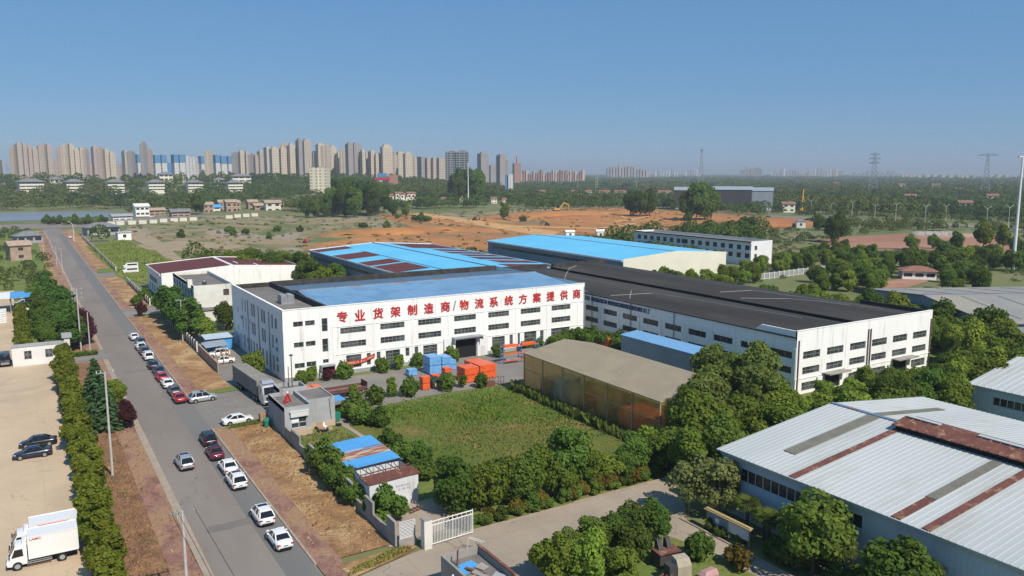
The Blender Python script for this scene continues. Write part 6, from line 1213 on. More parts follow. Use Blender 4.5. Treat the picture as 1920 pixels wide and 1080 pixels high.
for i in range(3): o = tag(MB().bar((0, 0, 0), (2.4, .6 + i * .3, .5), .14).build('steel_beam', M['rust']), ('topmost rusty beam beside the tan cabinet machine', 'middle rusty beam beside the tan cabinet machine', 'lowest rusty beam beside the tan cabinet machine')[i], 'beam', 'rusty beams on the island'); o.location = (46.6, 51.2 - i * .7, .5)
o = tag(MB().hexa([(-1.1, -.8, 0), (1.1, -.8, 0), (1.1, .8, 0), (-1.1, .8, 0), (-1.0, -.7, .7), (.9, -.8, .75), (1.1, .6, 1.0), (-1.1, .7, .9)]).box(-.9, .9, -.6, .6, .8, 1.05).build('plastic_sheet', mat('mint_sheet', (.28, .48, .42), (.24, .42, .37), 1, .5)), 'mint green crumpled sheet heap on the island', 'sheet'); o.location = (44.8, 51.4, .2)
o = tag(MB().box(-.9, .9, -.5, .5, 0, .5).hexa([(-.9, -.5, .5), (.9, -.5, .5), (.9, .5, .5), (-.9, .5, .5), (-.5, -.2, .9), (.8, -.3, 1.0), (.7, .4, .9), (-.6, .4, .8)]).build('tarpaulin', mat('pink_tarp', (.42, .24, .24), None, rough=.7)), 'faded pink tarpaulin bundle at the right of the island junk', 'tarpaulin'); o.location = (52.4, 49.8, .15)
# notice board
NB = thing('notice_board', 'roofed two panel notice board beside the lane', 'notice board', (60.6, 58.0, .05)); nbm = mat('ochre_frame', (.36, .28, .13), None, rough=.7)
for y in (0, -2.9, -5.8): MB().box(-.07, .07, y - .07, y + .07, 0, 2.0).build('post', nbm, NB)
MB().box(-.35, .35, -6.1, .3, 2.0, 2.1).box(-.2, .2, -6.0, .2, 2.1, 2.2).build('roof', nbm, NB); MB().box(-.05, .05, -2.8, -.1, .7, 1.9).build('panel', M['blue_wall'], NB); MB().box(-.05, .05, -5.7, -3.0, .7, 1.9).build('panel', M['wframe'], NB); MB().box(-.07, -.051, -1.7, -1.2, 1.0, 1.5).build('notice', M['p_white'], NB)
# wrapped stacks in the yard
def stack(name, label, x, y, w, d, levels, hh, m, group, rz=0):
    t = thing(name, label, 'pallet stack', (x, y, .09), rz, group)
    for k in range(levels): MB().box(-w / 2, w / 2, -d / 2, d / 2, k * hh + .12, (k + 1) * hh - .03).box(-w / 2 + .05, w / 2 - .05, -d / 2 + .05, d / 2 - .05, (k + 1) * hh - .03, (k + 1) * hh).build('wrapped_pallet', M[m], t)
    for k in (-1, 0, 1): MB().box(k * w * .38 - .06, k * w * .38 + .06, -d / 2, d / 2, 0, .119).build('runner', M['wood'], t)
OG, BG = 'orange wrapped stacks on the yard', 'blue wrapped stacks on the yard'
stack('wrapped_stack', 'largest orange stack, right in front of the open yard', 71.3, 125.5, 3.4, 3.2, 2, 1.35, 'orange', OG, .03); stack('wrapped_stack', 'left orange stack touching the largest one', 67.7, 125.0, 3.0, 3.0, 2, 1.35, 'orange', OG, .03); stack('wrapped_stack', 'orange stack behind the largest pair', 71.4, 129.0, 3.2, 2.6, 2, 1.25, 'orange', OG)
stack('wrapped_stack', 'narrow orange stack left of the green netted pile', 58.4, 123.8, 1.4, 1.4, 2, 1.15, 'orange', OG); stack('wrapped_stack', 'narrow orange stack right of the green netted pile', 63.6, 125.6, 1.3, 1.5, 3, .95, 'orange', OG); stack('wrapped_stack', 'low orange stack peeking behind the green netted pile', 61.8, 126.6, 1.4, 1.4, 2, .8, 'orange', OG); stack('wrapped_stack', 'single orange cage far back by the corner of the white halls', 107.0, 133.0, 2.2, 2.2, 2, 1.1, 'orange', OG)
stack('wrapped_stack', 'tallest blue wrapped stack on the yard', 64.6, 133.5, 2.4, 3.0, 2, 1.7, 'blue_wrap', BG); stack('wrapped_stack', 'blue wrapped stack on the right of the tallest one', 67.2, 133.8, 1.9, 2.6, 2, 1.5, 'blue_wrap', BG); stack('wrapped_stack', 'lowest blue wrapped stack at the right end', 69.0, 134.4, 1.4, 2.0, 2, .95, 'blue_wrap', BG); stack('wrapped_stack', 'small blue box alone left of the blue stacks', 60.4, 133.8, 1.7, 1.4, 1, 1.3, 'blue_wrap', BG)
o = MB(); loft(o, [[(-1.3 * k, y, 0), (-1.0 * k, y, 1.1 * h_), (0, y, 1.5 * h_), (1.0 * k, y, 1.1 * h_), (1.35 * k, y, 0)] for y, k, h_ in ((-1.2, 1.0, .7), (-.5, 1.05, 1.25), (.4, 1.0, 1.3), (1.1, .9, .9))]); o = tag(o.build('covered_pile', M['green_tarp']), 'pile under dark green netting between orange stacks', 'covered pile'); o.location = (60.8, 124.2, .09)
o = tag(MB().hexa([(-.7, 0, 0), (.7, 0, 0), (.7, .1, 0), (-.7, .1, 0), (-.7, .5, 1.0), (.6, .5, 1.1), (.6, .6, 1.1), (-.7, .6, 1.0)]).build('leaning_board', M['wood']), 'tan board leaning on the green netted pile', 'board'); o.location = (60.6, 122.4, .09)
# cantilever rack
RK = thing('pallet_rack', 'blue and orange pallet rack with loose steel by the factory wall', 'rack', (79.4, 131.8, .09), .02)
for x in (0, 4.3, 8.4):
    for y in (0, 1.2): MB().box(x - .06, x + .06, y - .05, y + .05, 0, 4.3).build('upright', M['blue_paint'], RK)
    for z in (.6, 1.6, 2.6, 3.6): MB().bar((x, 0, z), (x, 1.2, z + .5), .05).build('brace', M['blue_paint'], RK)
for z in (.5, 1.9, 3.3):
    for x0, x1 in ((.07, 4.23), (4.37, 8.33)):
        for y in (0, 1.2): MB().box(x0, x1, y - .04, y + .04, z, z + .16).build('beam', M['orange'], RK)
for i, (x, z, m, lb) in enumerate([(2.0, 3.47, 'orange', 'orange sheet bundle on the top left of the rack'), (6.2, 3.47, 'orange', 'orange bundle on the top right of the rack'), (6.0, 2.07, 'steel', 'grey steel bundle on the middle right shelf'), (2.4, .67, 'steel', 'grey steel bundle on the bottom left shelf')]):
    o = MB()
    for k in range(4): o.box(-1.7 + .1 * k, 1.7 - .15 * k, -.1 + .28 * k, .12 + .28 * k, 0, .22 + .07 * (k % 2))
    o = tag(o.build('steel_bundle', M[m]), lb, 'bundle', 'bundles on the rack'); o.location = Vector((79.4, 131.8, .09)) + Vector((x, .2, z))
for i in range(3):
    o = MB(); o.box(-.5, -.44, 0, .06, 0, 1.5); o.box(.44, .5, 0, .06, 0, 1.5); o.box(-.5, .5, 0, .06, .5, .56); o.box(-.5, .5, 0, .06, 1.4, 1.46); o.box(-.5, -.44, .06, .9, 0, .06); o.box(.44, .5, .06, .9, 0, .06)
    o = tag(o.build('storage_cage', M['dark_steel']), ('dark steel frame nearest the tent corner', 'dark steel frame in the middle of three by the tent', 'dark steel frame furthest from the tent corner')[i], 'frame', 'steel frames by the tent'); o.location = (71.6 - i * .9, 119.3 + i * .4, .09); o.rotation_euler = (0, 0, .3)
o = tag(MB().box(-1, 1, -.5, .5, 0, .5).box(-.9, .9, -.4, .4, .5, .8).build('timber_stack', M['rust']), 'rusty low stack beside the dark steel frames', 'stack'); o.location = (69.2, 119.9, .09)
# blue cabin, lean-to and standing timber
CB = thing('cabin', 'bright blue container cabin with a pale lean roof', 'cabin', (31.4, 173.8, 0)); mb = MB().box(31.8, 37.2, 175, 179, .2, 2.7)
for k in range(14): mb.box(31.85 + k * .38, 31.98 + k * .38, 174.95, 174.998, .25, 2.65)
part(mb, 'body', M['bright_blue'], CB); part(MB().hexa([(31.4, 174.6, 2.72), (37.5, 174.6, 2.72), (37.5, 179.4, 2.9), (31.4, 179.4, 2.9), (31.4, 174.6, 2.82), (37.5, 174.6, 2.82), (37.5, 179.4, 3.0), (31.4, 179.4, 3.0)]), 'roof', M['pale_wall'], CB)
LT = thing('lean_to', 'small dark sheet lean to in front of the blue cabin', 'shelter', (30.4, 168.5, 0))
for x, y in ((30.6, 169), (34.4, 169), (30.6, 173), (34.4, 173)): part(MB().bar((x, y, 0), (x, y, 2.3), .1), 'post', M['dark_steel'], LT)
part(MB().hexa([(30.3, 168.6, 2.2), (34.8, 168.6, 2.4), (34.8, 173.4, 2.6), (30.3, 173.4, 2.4), (30.3, 168.6, 2.28), (34.8, 168.6, 2.48), (34.8, 173.4, 2.68), (30.3, 173.4, 2.48)]), 'roof', M['grey_wall'], LT)
rr = random.Random(4)
for i in range(26):
    o = tag(MB().bar((0, 0, 0), (rr.uniform(-.3, .3), rr.uniform(-.2, .2), rr.uniform(1.6, 2.6)), .11).build('timber_post', M['wood']), 'upright reddish timber in the stack behind the brown wall', 'timber', 'upright timbers behind the brown wall'); o.location = (30.7 + rr.random() * 3.6, 161 + rr.random() * 5.5, .09)
# left gatehouse
LG = thing('gatehouse', 'white gatehouse with peeling paint and a grey top on the left', 'gatehouse', (-3.4, 180.8, 0)); mb = MB(); gl = [((2.0, 1.3, 1.3, 1.7), 2, 2), ((5.6, 1.3, 1.3, 1.7), 2, 2)]
facade(mb, (-3.4, 180.8, 0), (1, 0, 0), 9.0, 3.7, [g[0] for g in gl], .15); facade(mb, (-3.4, 185, 0), (0, -1, 0), 4.2, 3.7); facade(mb, (5.6, 180.8, 0), (0, 1, 0), 4.2, 3.7); facade(mb, (5.6, 185, 0), (-1, 0, 0), 9, 3.7)
part(mb, 'wall', mat('peeling_white', (.72, .71, .69), (.66, .64, .62), .4, .9, c3=(.42, .26, .18), scale3=.5, lo3=.66, hi3=.7), LG)
for h, a, b in gl: window(LG, (-3.4, 180.8, 0), (1, 0, 0), h, a, b, .15, [M['glass'], M['plinth']])
mb = MB()
for k in range(9): mb.box(-3.3 + k * 1.0, -2.4 + k * 1.0, 181.0, 181.2, 3.7, 4.3)
mb.box(-3.4, 5.6, 181.0, 185, 3.6, 3.72); part(mb, 'parapet', M['grey_render'], LG)
LQ = thing('gate_pillar', 'grey capped white gate pillar beside the left gatehouse', 'pillar', (6.2, 183.4, 0)); MB().box(-.5, .5, -.9, .9, 0, 4.6).build('shaft', M['white_old'], LQ); MB().box(-.9, .9, -1.2, 1.2, 4.6, 5.3).build('cap', M['grey_render'], LQ)
o = tag(MB().box(6.4, 11.6, 184.2, 185.3, .1, .75).build('clipped_hedge', L_['bush']), 'low clipped box hedge around the twin poles', 'hedge'); bpy.data.objects.remove(o)
rng = np.random.default_rng(3); hp = rng.uniform((6.3, 183.9, .25), (11.7, 185.6, .9), (900, 3)); tag(obj('clipped_hedge', leaf_mesh('hedge', hp, np.tile([0, -.4, 1.0], (900, 1)), .14, L_['bush'], rng)), 'low clipped hedge around the foot of the twin poles', 'hedge')
# poles
def pole(x, y, h_, label, arms=1, r=.17, m='concrete_pole'):
    t = thing('utility_pole', label, 'pole', (x, y, .05)); MB().cyl((0, 0, 0), (0, 0, h_), r, r * .6, 9).build('shaft', M[m], t)
    for k in range(arms):
        z = h_ - .15 - k * 1.0; MB().box(-1.0, 1.0, -.06, .06, z - .06, z + .06).build('crossarm', M['steel'], t)
        for x_ in (-.92, -.45, .92): MB().cyl((x_, 0, z + .06), (x_, 0, z + .34), .06, .04, 6).build('insulator', M['wframe'], t)
    return t
pole(7.45, 107.9, 13.5, 'tall pale concrete pole with one crossarm, nearest to the middle of the hedge'); pole(9.9, 69.8, 9.2, 'concrete pole cut by the bottom border on the litter verge')
pole(9.0, 190.6, 13.4, 'taller of the twin poles, with three crossarms, beside the purple plum', 3); pole(10.4, 185.4, 9.0, 'shorter of the twin poles, without fittings', 0, .14)
for i, (x0, z0) in enumerate(((-.92, 9.3), (-.45, 9.3), (.92, 9.3))):
    o = tag(MB().bar((9.9 + x0, 69.8, z0 + .15), (11.0 + x0, 25, 8.6), .03).build('wire', M['trim']), ('leftmost thin wire leaving the bottom pole', 'middle thin wire leaving the bottom pole', 'rightmost thin wire leaving the bottom pole')[i], 'wire', 'thin wires from the bottom pole')
for u, v, h_, lb in ((118, 516, 10, 'pole on the left pavement just before the far trees'), (107, 500, 8, 'thin pole at the far left pavement'), (343, 640, 9.5, 'thin pale pole inside the verge wall by the feathery trees'), (82, 473, 9, 'thin lamp pole far up the left pavement'), (19, 383, 10, 'thin pole beyond the pond'), (135, 383, 10, 'second thin pole beyond the pond'), (237, 392, 10, 'third thin pole beyond the pond')):
    p = at(u, v); pole(p.x, p.y, h_, lb, 1, .14)
def lamp(p, h_, label, arms=(-1, 1), group=None, s=1.0):
    t = thing('street_lamp', label, 'street lamp', (p.x, p.y, 0), -YAW, group, s); MB().cyl((0, 0, 0), (0, 0, h_), .16, .09, 6).build('post', M['p_white'], t)
    for a in arms: MB().bar((0, 0, h_ - .1), (a * 1.6, 0, h_ + 1.2), .16).build('arm', M['p_white'], t); MB().hexa([(a * 1.4, -.2, h_ + 1.12), (a * 2.6, -.2, h_ + 1.5), (a * 2.6, .2, h_ + 1.5), (a * 1.4, .2, h_ + 1.12), (a * 1.4, -.2, h_ + 1.3), (a * 2.6, -.2, h_ + 1.66), (a * 2.6, .2, h_ + 1.66), (a * 1.4, .2, h_ + 1.3)]).build('lamp_head', M['wframe'], t)
p = at(139, 453); lamp(p, 9.5, 'white single arm lamp beside the far part of the road', (-1,))
# small left things
t = thing('open_shed', 'bright blue and white roofed open shed with stacked white bundles on the left', 'shed', (-10.5, 252, 0))
for x, y in ((-11, 252), (-4, 252), (3, 252), (-11, 262), (-4, 262), (3, 262)): part(MB().bar((x, y, 0), (x, y, 4.2), .2), 'post', M['steel'], t)
part(MB().box(-12, -4, 251, 263, 4.2, 4.4), 'roof', M['white_paint'], t); part(MB().box(-3.98, 4, 251, 263, 4.2, 4.4), 'roof', M['bright_blue'], t)
rr = random.Random(8)
for i in range(9):
    o = MB()
    for k in range(5): o.box(-.8, .8, -.6, .6, k * .55 + .05, k * .55 + .45)
    o = tag(o.build('bundle_stack', M['p_white'] if i % 3 else M['dark_steel']), 'stacked bundle beside the blue roofed open shed' if i % 3 else 'dark stacked bundle beside the blue roofed open shed', 'stack', 'white bundles by the open shed' if i % 3 else 'dark bundles by the open shed'); o.location = (-10.5 + (i % 3) * 2.4, 243 - (i // 3) * 3.2, .06)
# ================================================================== BACKGROUND
def hill(x, y): return max(0.0, hill0(x, y) - 1.0)
def hill0(x, y): return 22 * math.exp(-.5 * (((y - 1290 + .1 * x) / 150) ** 2)) * (1 / (1 + math.exp((x - 640) / 60))) + 8 * math.exp(-.5 * (((x - 330) / 130) ** 2 + ((y - 860) / 110) ** 2))
mb = MB(); nx, ny = 60, 44
for j in range(ny):
    for i in range(nx): x, y = -500 + i * 25, 600 + j * 25; mb.v.append((x, y, hill(x, y) - .3))
for j in range(ny - 1):
    for i in range(nx - 1): a = j * nx + i; mb.f.append((a, a + 1, a + nx + 1, a + nx)); mb.m.append(0)
mb.build('hill', G_['base'], None, True, 'structure')
def wmat(name, c, c2, fl=3.0, bay=3.4, zf=.55, bf=.5, glass=(.22, .21, .20)):
    m = mat(name, c, c2, .05, .8, coords='object'); nt = m.node_tree; N = nt.nodes; L = nt.links; b = N['Principled BSDF']
    src = b.inputs['Base Color'].links[0].from_socket; tc = N.new('ShaderNodeTexCoord'); s = N.new('ShaderNodeSeparateXYZ'); L.new(tc.outputs['Object'], s.inputs[0])
    def op(o, a, v=None):
        n = N.new('ShaderNodeMath'); n.operation = o; L.new(a, n.inputs[0])
        if v is not None:
            if isinstance(v, float): n.inputs[1].default_value = v
            else: L.new(v, n.inputs[1])
        return n.outputs[0]
    zf_ = op('GREATER_THAN', op('FRACT', op('MULTIPLY', s.outputs[2], 1.0 / fl)), zf); xy = op('FRACT', op('MULTIPLY', op('ADD', s.outputs[0], s.outputs[1]), 1.0 / bay)); f = op('MULTIPLY', zf_, op('GREATER_THAN', xy, bf))
    x = N.new('ShaderNodeMix'); x.data_type = 'RGBA'; L.new(f, x.inputs[0]); L.new(src, x.inputs[6]); x.inputs[7].default_value = rgba(glass); L.new(x.outputs[2], b.inputs['Base Color']); return m
TM = {'beige': wmat('beige_tower', (.47, .40, .34), (.42, .36, .30)), 'tan': wmat('tan_tower', (.57, .49, .38), (.52, .44, .34)), 'pink': wmat('pinkish_tower', (.47, .37, .32), (.42, .33, .28)), 'grey': wmat('grey_tower', (.33, .30, .29), (.28, .26, .26)),
      'white': wmat('white_tower', (.62, .62, .62), (.56, .56, .57), bf=.6), 'blue': mat('blue_site_netting', (.07, .20, .38), (.09, .24, .42), .1, .7, coords='object'), 'cream': wmat('cream_block', (.66, .60, .46), (.6, .55, .42), 4, 7, .6, .6), 'office': wmat('dark_office', (.30, .32, .32), (.26, .28, .28), 3.6, 5.2, .35, .2, (.035, .04, .045)), 'red': wmat('red_brick_block', (.36, .17, .12), (.32, .16, .12))}
TWR = random.Random(21)
def tower(x0, x1, top, D, m, label, group, cap=None, name='apartment_tower', ang=None, depth=None, steps=True):
    c = (x0 + x1) / 2; p = far(c, top, D); a, b = far(x0, top, D), far(x1, top, D); w = (b - a).length; hh = p.z
    rz = -math.atan2(p.x, p.y) + (TWR.choice((-.45, .35, .3)) if ang is None else ang); w *= .92; dp = depth or 14; n = max(2, int(w / 8))
    t = thing(name, label, 'tower', (p.x, p.y + 2, 0), rz, group); poly = []
    for i in range(n):
        xa, xb = -w / 2 + w * i / n, -w / 2 + w * (i + 1) / n; y = -dp / 2 - (2.6 if i % 2 == 0 else 0); poly += [(xa + (.3 if i else 0), y), (xb - (.3 if i < n - 1 else 0), y)]
    poly += [(w / 2, dp / 2), (-w / 2, dp / 2)]
    MB().prism(poly, 0, hh).build('facade', TM[m], t)
    if steps:
        r = MB()
        for i in range(max(1, n // 2)): xa = -w / 2 + w * (i + .25) / max(1, n // 2); r.box(xa, xa + w * .4 / max(1, n // 2) + 2, -dp / 4, dp / 4, hh, hh + TWR.uniform(2, 4.5))
        r.build('roof_house', TM['grey' if m == 'office' else m], t)
    if cap: MB().prism([(q[0] * 1.03, q[1] * 1.05) for q in poly], hh * (1 - cap), hh * 1.005).build('site_netting', TM['blue'], t)
    return t
g1 = 'beige towers in the leftmost skyline cluster'; l1 = 'tall beige apartment tower in the leftmost skyline cluster'
for a in ((20, 28, 277), (27, 39, 271), (38, 50, 273), (48, 60, 276), (57, 69, 278), (68, 78, 276), (75, 86, 271), (84, 95, 273)): tower(*a, 1800, 'beige' if a[0] % 2 else 'pink', l1, g1)
g2 = 'beige towers in the second skyline cluster'; l2 = 'beige apartment tower in the second skyline cluster from the left'
for a in ((107, 117, 278), (116, 127, 273), (126, 137, 271), (136, 147, 281), (146, 155, 280), (153, 164, 281)): tower(*a, 1850, 'pink' if a[0] % 2 else 'tan', l2, g2)
g3 = 'beige towers in the third skyline cluster'; l3 = 'beige apartment tower in the third skyline cluster from the left'
for a in ((171, 182, 276), (181, 193, 278), (192, 203, 281), (202, 215, 288)): tower(*a, 1850, 'pink' if a[0] % 2 else 'tan', l3, g3)
gl = 'low blocks between the left clusters'
for a in ((98, 107, 302), (106, 117, 304), (164, 172, 306), (216, 230, 307), (0, 4, 300), (252, 266, 305)): tower(*a, 2000, 'pink', 'short pinkish block between the taller tower clusters on the left', gl, steps=False)
for i, a in enumerate(((229, 239, 284), (238, 251, 285), (272, 284, 281), (386, 397, 284), (437, 447, 287), (447, 457, 285), (458, 468, 288), (467, 476, 290), (475, 485, 293), (483, 495, 284))): tower(*a, 1750, ('beige', 'grey', 'pink', 'tan', 'grey', 'tan', 'beige', 'grey', 'pink', 'beige')[i], 'plain beige or grey tower among the blue topped construction towers', 'plain towers among the construction towers')
tower(265, 273, 270, 1700, 'grey', 'slim dark scaffolded tower rising left of the blue topped towers', None)
for a in ((253, 265, 290), (286, 299, 291), (299, 311, 291), (322, 334, 290), (333, 346, 290), (373, 386, 293), (400, 412, 291), (411, 424, 293), (424, 437, 293)): tower(*a, 1800, 'white', 'white tower under construction with blue netting around its top', 'blue topped construction towers', .22, steps=False)
for a in ((345, 352, 293), (351, 358, 295), (357, 364, 294), (363, 370, 296)): tower(*a, 1800, 'white', 'bare white slab tower between two blue topped ones', 'bare white towers', steps=False)
for a in ((305, 312, 313), (311, 321, 305)): tower(*a, 1900, 'blue', 'low building wrapped in blue netting', 'low blue netted buildings', steps=False)
gm_, lm = 'tan towers in the middle of the skyline', 'tan high rise tower in the dense middle of the skyline'
for a in ((496, 506, 277), (506, 522, 279), (523, 537, 279), (527, 541, 270), (539, 552, 273), (553, 566, 278), (563, 573, 275), (584, 597, 286), (593, 606, 271), (605, 617, 273), (616, 631, 276), (630, 641, 288), (640, 648, 281), (676, 684, 284), (683, 693, 288), (692, 702, 284), (701, 716, 289), (735, 744, 290), (743, 759, 286), (757, 773, 288), (772, 782, 298)):
    tower(*a, 1600 + TWR.uniform(-60, 60), 'tan' if a[0] > 580 or a[0] % 3 else 'beige', lm, gm_)
tower(556, 566, 263, 1560, 'grey', 'tallest grey half of the twin tower near the skyline centre', None); tower(566, 583, 264, 1560, 'beige', 'tallest beige half of the twin tower near the skyline centre', None)
tower(649, 661, 270, 1540, 'grey', 'dark grey tower with a pale right half beside the tan ones', None); tower(660, 676, 270, 1560, 'grey', 'greyish tower just right of the dark grey one', None)
t = tower(714, 736, 275, 1560, 'tan', 'stepped tan tower crowned with a small spire', None); w = far(725, 268, 1560); MB().box(-6, 6, -5, 5, 0, 4).cyl((0, 0, 4), (0, 0, 11), .8, .3, 6).build('spire', TM['tan'], t).location = (0, 0, far(725, 275, 1560).z)
for a in ((785, 796, 294), (796, 807, 296), (807, 819, 296), (818, 834, 296)): tower(*a, 1500, 'grey' if a[0] == 785 else 'beige', 'grey beige slab left of the dark office block', 'slabs left of the dark office block', ang=.5, steps=False)
tower(836, 880, 285, 1350, 'office', 'wide dark office block with a concrete cap storey', None, name='office_block', ang=-.1, depth=26)
p = far(858, 285, 1350); t = thing('roof_storey', 'concrete cap storey of the dark office block', 'storey', (p.x, p.y, p.z)); bpy.data.objects.remove(t)
for a in ((897, 916, 288), (933, 948, 291)): tower(*a, 1500, 'grey', 'lone grey tower right of the dark office block' if a[0] == 897 else 'slimmer lone grey tower right of the dark office block', 'lone grey towers', ang=.45)
tower(918, 931, 310, 2300, 'grey', 'low bluish block between the two lone grey towers', None); tower(948, 953, 300, 2300, 'grey', 'faint thin block right of the lone grey towers', None, steps=False)
t = tower(584, 618, 314, 1100, 'cream', 'low cream block with few windows in front of the towers', None, name='commercial_block', ang=-.25, depth=22, steps=False)
for i, (x0, x1, y, m, lb) in enumerate(((706, 730, 326, 'white', 'white shop block with a blue board below the towers'), (728, 748, 328, 'red', 'red signed shop block below the towers'), (948, 956, 327, 'blue', 'small green blue hoarding beside the white one'), (954, 964, 327, 'white', 'small white hoarding beside the green blue one'))):
    t = tower(x0, x1, y, 1200, m, lb, None, name='shop_block' if i < 2 else 'hoarding', ang=0, depth=8, steps=False)
    if i == 0: p0 = far(718, y, 1200).z; MB().box(-7, 7, -7.3, -6.75, p0 - 5, p0 + 1).build('sign_board', TM['blue'], t); MB().box(-11, 11, -7.2, -6.76, p0 - 9, p0 - 5.5).build('sign_board', M['red'], t)
# antenna
t = tower(962, 977, 306, 2300, 'red', 'reddish block carrying the tall antenna spire', None, steps=False); z = far(969, 306, 2300).z; q = far(967, 277, 2300).z
MB().cyl((0, 0, z), (0, 0, z + (q - z) * .5), 1.9, 1.2, 6).build('antenna_base', M['red'], t); MB().cyl((0, 0, z + (q - z) * .5), (0, 0, q), 1.1, .5, 6).build('antenna_tip', M['wframe'], t)
rr = random.Random(14)
for i in range(26): x = 976 + i * 4.6; w = rr.uniform(4, 6.5); tower(x, x + w, rr.uniform(318, 326), 2600, rr.choice(('red', 'pink', 'red', 'tan')), 'small reddish apartment block in the low red district on the horizon', 'blocks of the low red district', steps=False, ang=.3, name='apartment_block')
for i in range(14): x = 1138 + i * 5.6; tower(x, x + rr.uniform(4.5, 6), 309 + abs(i - 5) * .7 + rr.uniform(0, 5), 4200, rr.choice(('beige', 'grey', 'pink')), 'hazy tower in the cluster left of the tall lattice mast', 'hazy towers left of the lattice mast', steps=False, ang=.3)
for i in range(20): x = 1212 + i * 5.2; tower(x, x + rr.uniform(2, 4), rr.uniform(317, 325), 5200, rr.choice(('white', 'grey', 'beige')), 'tiny pale block on the horizon near the tall lattice mast', 'tiny horizon blocks near the lattice mast', steps=False, ang=.2, name='apartment_block')
for i in range(9): x = 1388 + i * 4.8; tower(x, x + rr.uniform(3.5, 5), rr.uniform(312, 320), 5600, 'grey', 'bluish tower in the faint cluster right of the tall lattice mast', 'faint towers right of the lattice mast', steps=False, ang=.2)
for i in range(24): x = 1446 + i * 5.8; tower(x, x + rr.uniform(2.5, 5), rr.uniform(315, 325), 5800, rr.choice(('white', 'beige', 'grey')), 'faint tower in the long hazy row left of the second pylon', 'faint towers left of the second pylon', steps=False, ang=.2)
for i in range(10): x = 1600 + i * 9; tower(x, x + rr.uniform(4, 7), rr.uniform(319, 326), 5800, 'grey', 'faint block at the foot of the second pylon', 'faint blocks at the second pylon', steps=False, ang=.2, name='apartment_block')
for i in range(16): x = 1690 + i * 15; w = rr.uniform(6, 16); tower(x, x + w, rr.uniform(326.5, 328.5), 4800, rr.choice(('white', 'cream')), 'long pale warehouse on the right horizon', 'pale warehouses on the right horizon', steps=False, ang=.1, name='warehouse', depth=60)
# pylons and masts
def lattice(u, top, D, label, half, arms, r=.45, name='pylon'):
    p = far(u, top, D); hh = p.z; t = thing(name, label, 'pylon', (p.x, p.y, 0), -math.atan2(p.x, p.y)); mb = MB(); W_ = lambda z: half * (1 - z / hh) ** 1.3 + half * .22
    lv = [hh * k / 9 for k in range(10)]
    for a, b in zip(lv, lv[1:]):
        for sx, sy in ((-1, -1), (1, -1), (1, 1), (-1, 1)): mb.bar((sx * W_(a), sy * W_(a), a), (sx * W_(b), sy * W_(b), b), r * 1.3)
        for s in (-1, 1): mb.bar((-W_(a), s * W_(a), a), (W_(b), s * W_(b), b), r); mb.bar((W_(a), s * W_(a), a), (-W_(b), s * W_(b), b), r); mb.bar((s * W_(a), -W_(a), a), (s * W_(b), W_(b), b), r)
    mb.build('lattice', M['steel'], t)
    for z, l in arms: MB().bar((-l, 0, z * hh), (l, 0, z * hh), r * 2).bar((-l, 0, z * hh), (0, 0, z * hh + 3), r).bar((l, 0, z * hh), (0, 0, z * hh + 3), r).build('crossarm', M['steel'], t)
lattice(1316, 281, 1250, 'lattice mast with a flat box head, tallest on the horizon', 4.5, ((.985, 3),), .5, 'lattice_mast'); lattice(1641, 287, 1500, 'power pylon with three pairs of arms', 7, ((.97, 8), (.86, 10), (.76, 8)), .6); lattice(1853, 289, 1600, 'faint T shaped power pylon near the right border', 6, ((.975, 15),), .6)
for u, vb, vt, D, r0, lb in ((878, 377, 306, 900, .75, 'tall white high mast pole standing before the towers'), (1898, 515, 293, 360, .7, 'tall white mast cut by the right border above the grey roof')):
    p = far(u, vb, D); q = far(u, vt, D); t = thing('high_mast', lb, 'mast', (p.x, p.y, 0)); MB().cyl((0, 0, 0), (0, 0, q.z), r0, r0 * .45, 12).build('shaft', M['p_white'], t); MB().box(-3.2, 1.5, -.35, .35, q.z - .4, q.z).build('head', M['wframe'], t) if u > 1000 else MB().cyl((0, 0, q.z - 1), (0, 0, q.z), 1.2, 1.0, 8).build('head', M['wframe'], t)
# houses
HS = []
def house(u, vb, w, d, hh, roof, wall, label, group=None, hip=True, D=None, rz=.25, z=None, name='house', nw=3, fl=2, rise=.28, cat='house'):
    p = far(u, vb, D) if D else at(u, vb)
    if D: p.z = p.z if z is None else z
    HS.append((p.x, p.y, w)); t = thing(name, label, cat, p, -math.atan2(p.x, p.y) + rz, group); x, y = w / 2, d / 2
    MB().box(-x, x, -y, y, -6, hh).build('wall', M[wall], t); o = .08 * w; e = hh - .05; k = hh + d * rise
    r = MB(); in_ = min(y, x * .9) if hip else -o
    A = [(-x - o, -y - o, e), (x + o, -y - o, e), (x + o, y + o, e), (-x - o, y + o, e), (-x + in_, 0, k), (x - in_, 0, k)]
    r.add(A, [(0, 1, 5, 4), (2, 3, 4, 5), (1, 2, 5), (3, 0, 4), (3, 2, 1, 0)]); r.build('roof', M[roof], t)
    for i in range(nw):
        for j in range(fl): xx = -x + w * (i + .5) / nw; zz = hh * (j + .35) / fl; MB().box(xx - w * .12, xx + w * .12, -y - .06, -y + .02, zz, zz + hh * .38 / fl).build('window', M['glass_dark'], t)
    return t
VG = 'hip roofed villas on the wooded slope'; VL = 'cream three storey villa with grey hip roof on the wooded slope'
for u in (58, 139, 216, 292, 365, 440): house(u, 358, 19 if u != 58 else 26, 13, 11, 'roof_tile', 'cream', VL, VG, D=1120, nw=4, fl=3)
for u, v, w, lb in ((105, 345, 16, 'small grey roofed villa behind the first two'), (310, 335, 18, 'white villa with low turrets on top of the slope'), (412, 345, 16, 'small villa half hidden by dark trees'), (452, 338, 26, 'large pale villa highest on the slope')): house(u, v + 4, w, 12, 9, 'roof_tile', 'cream', lb, None, D=1230)
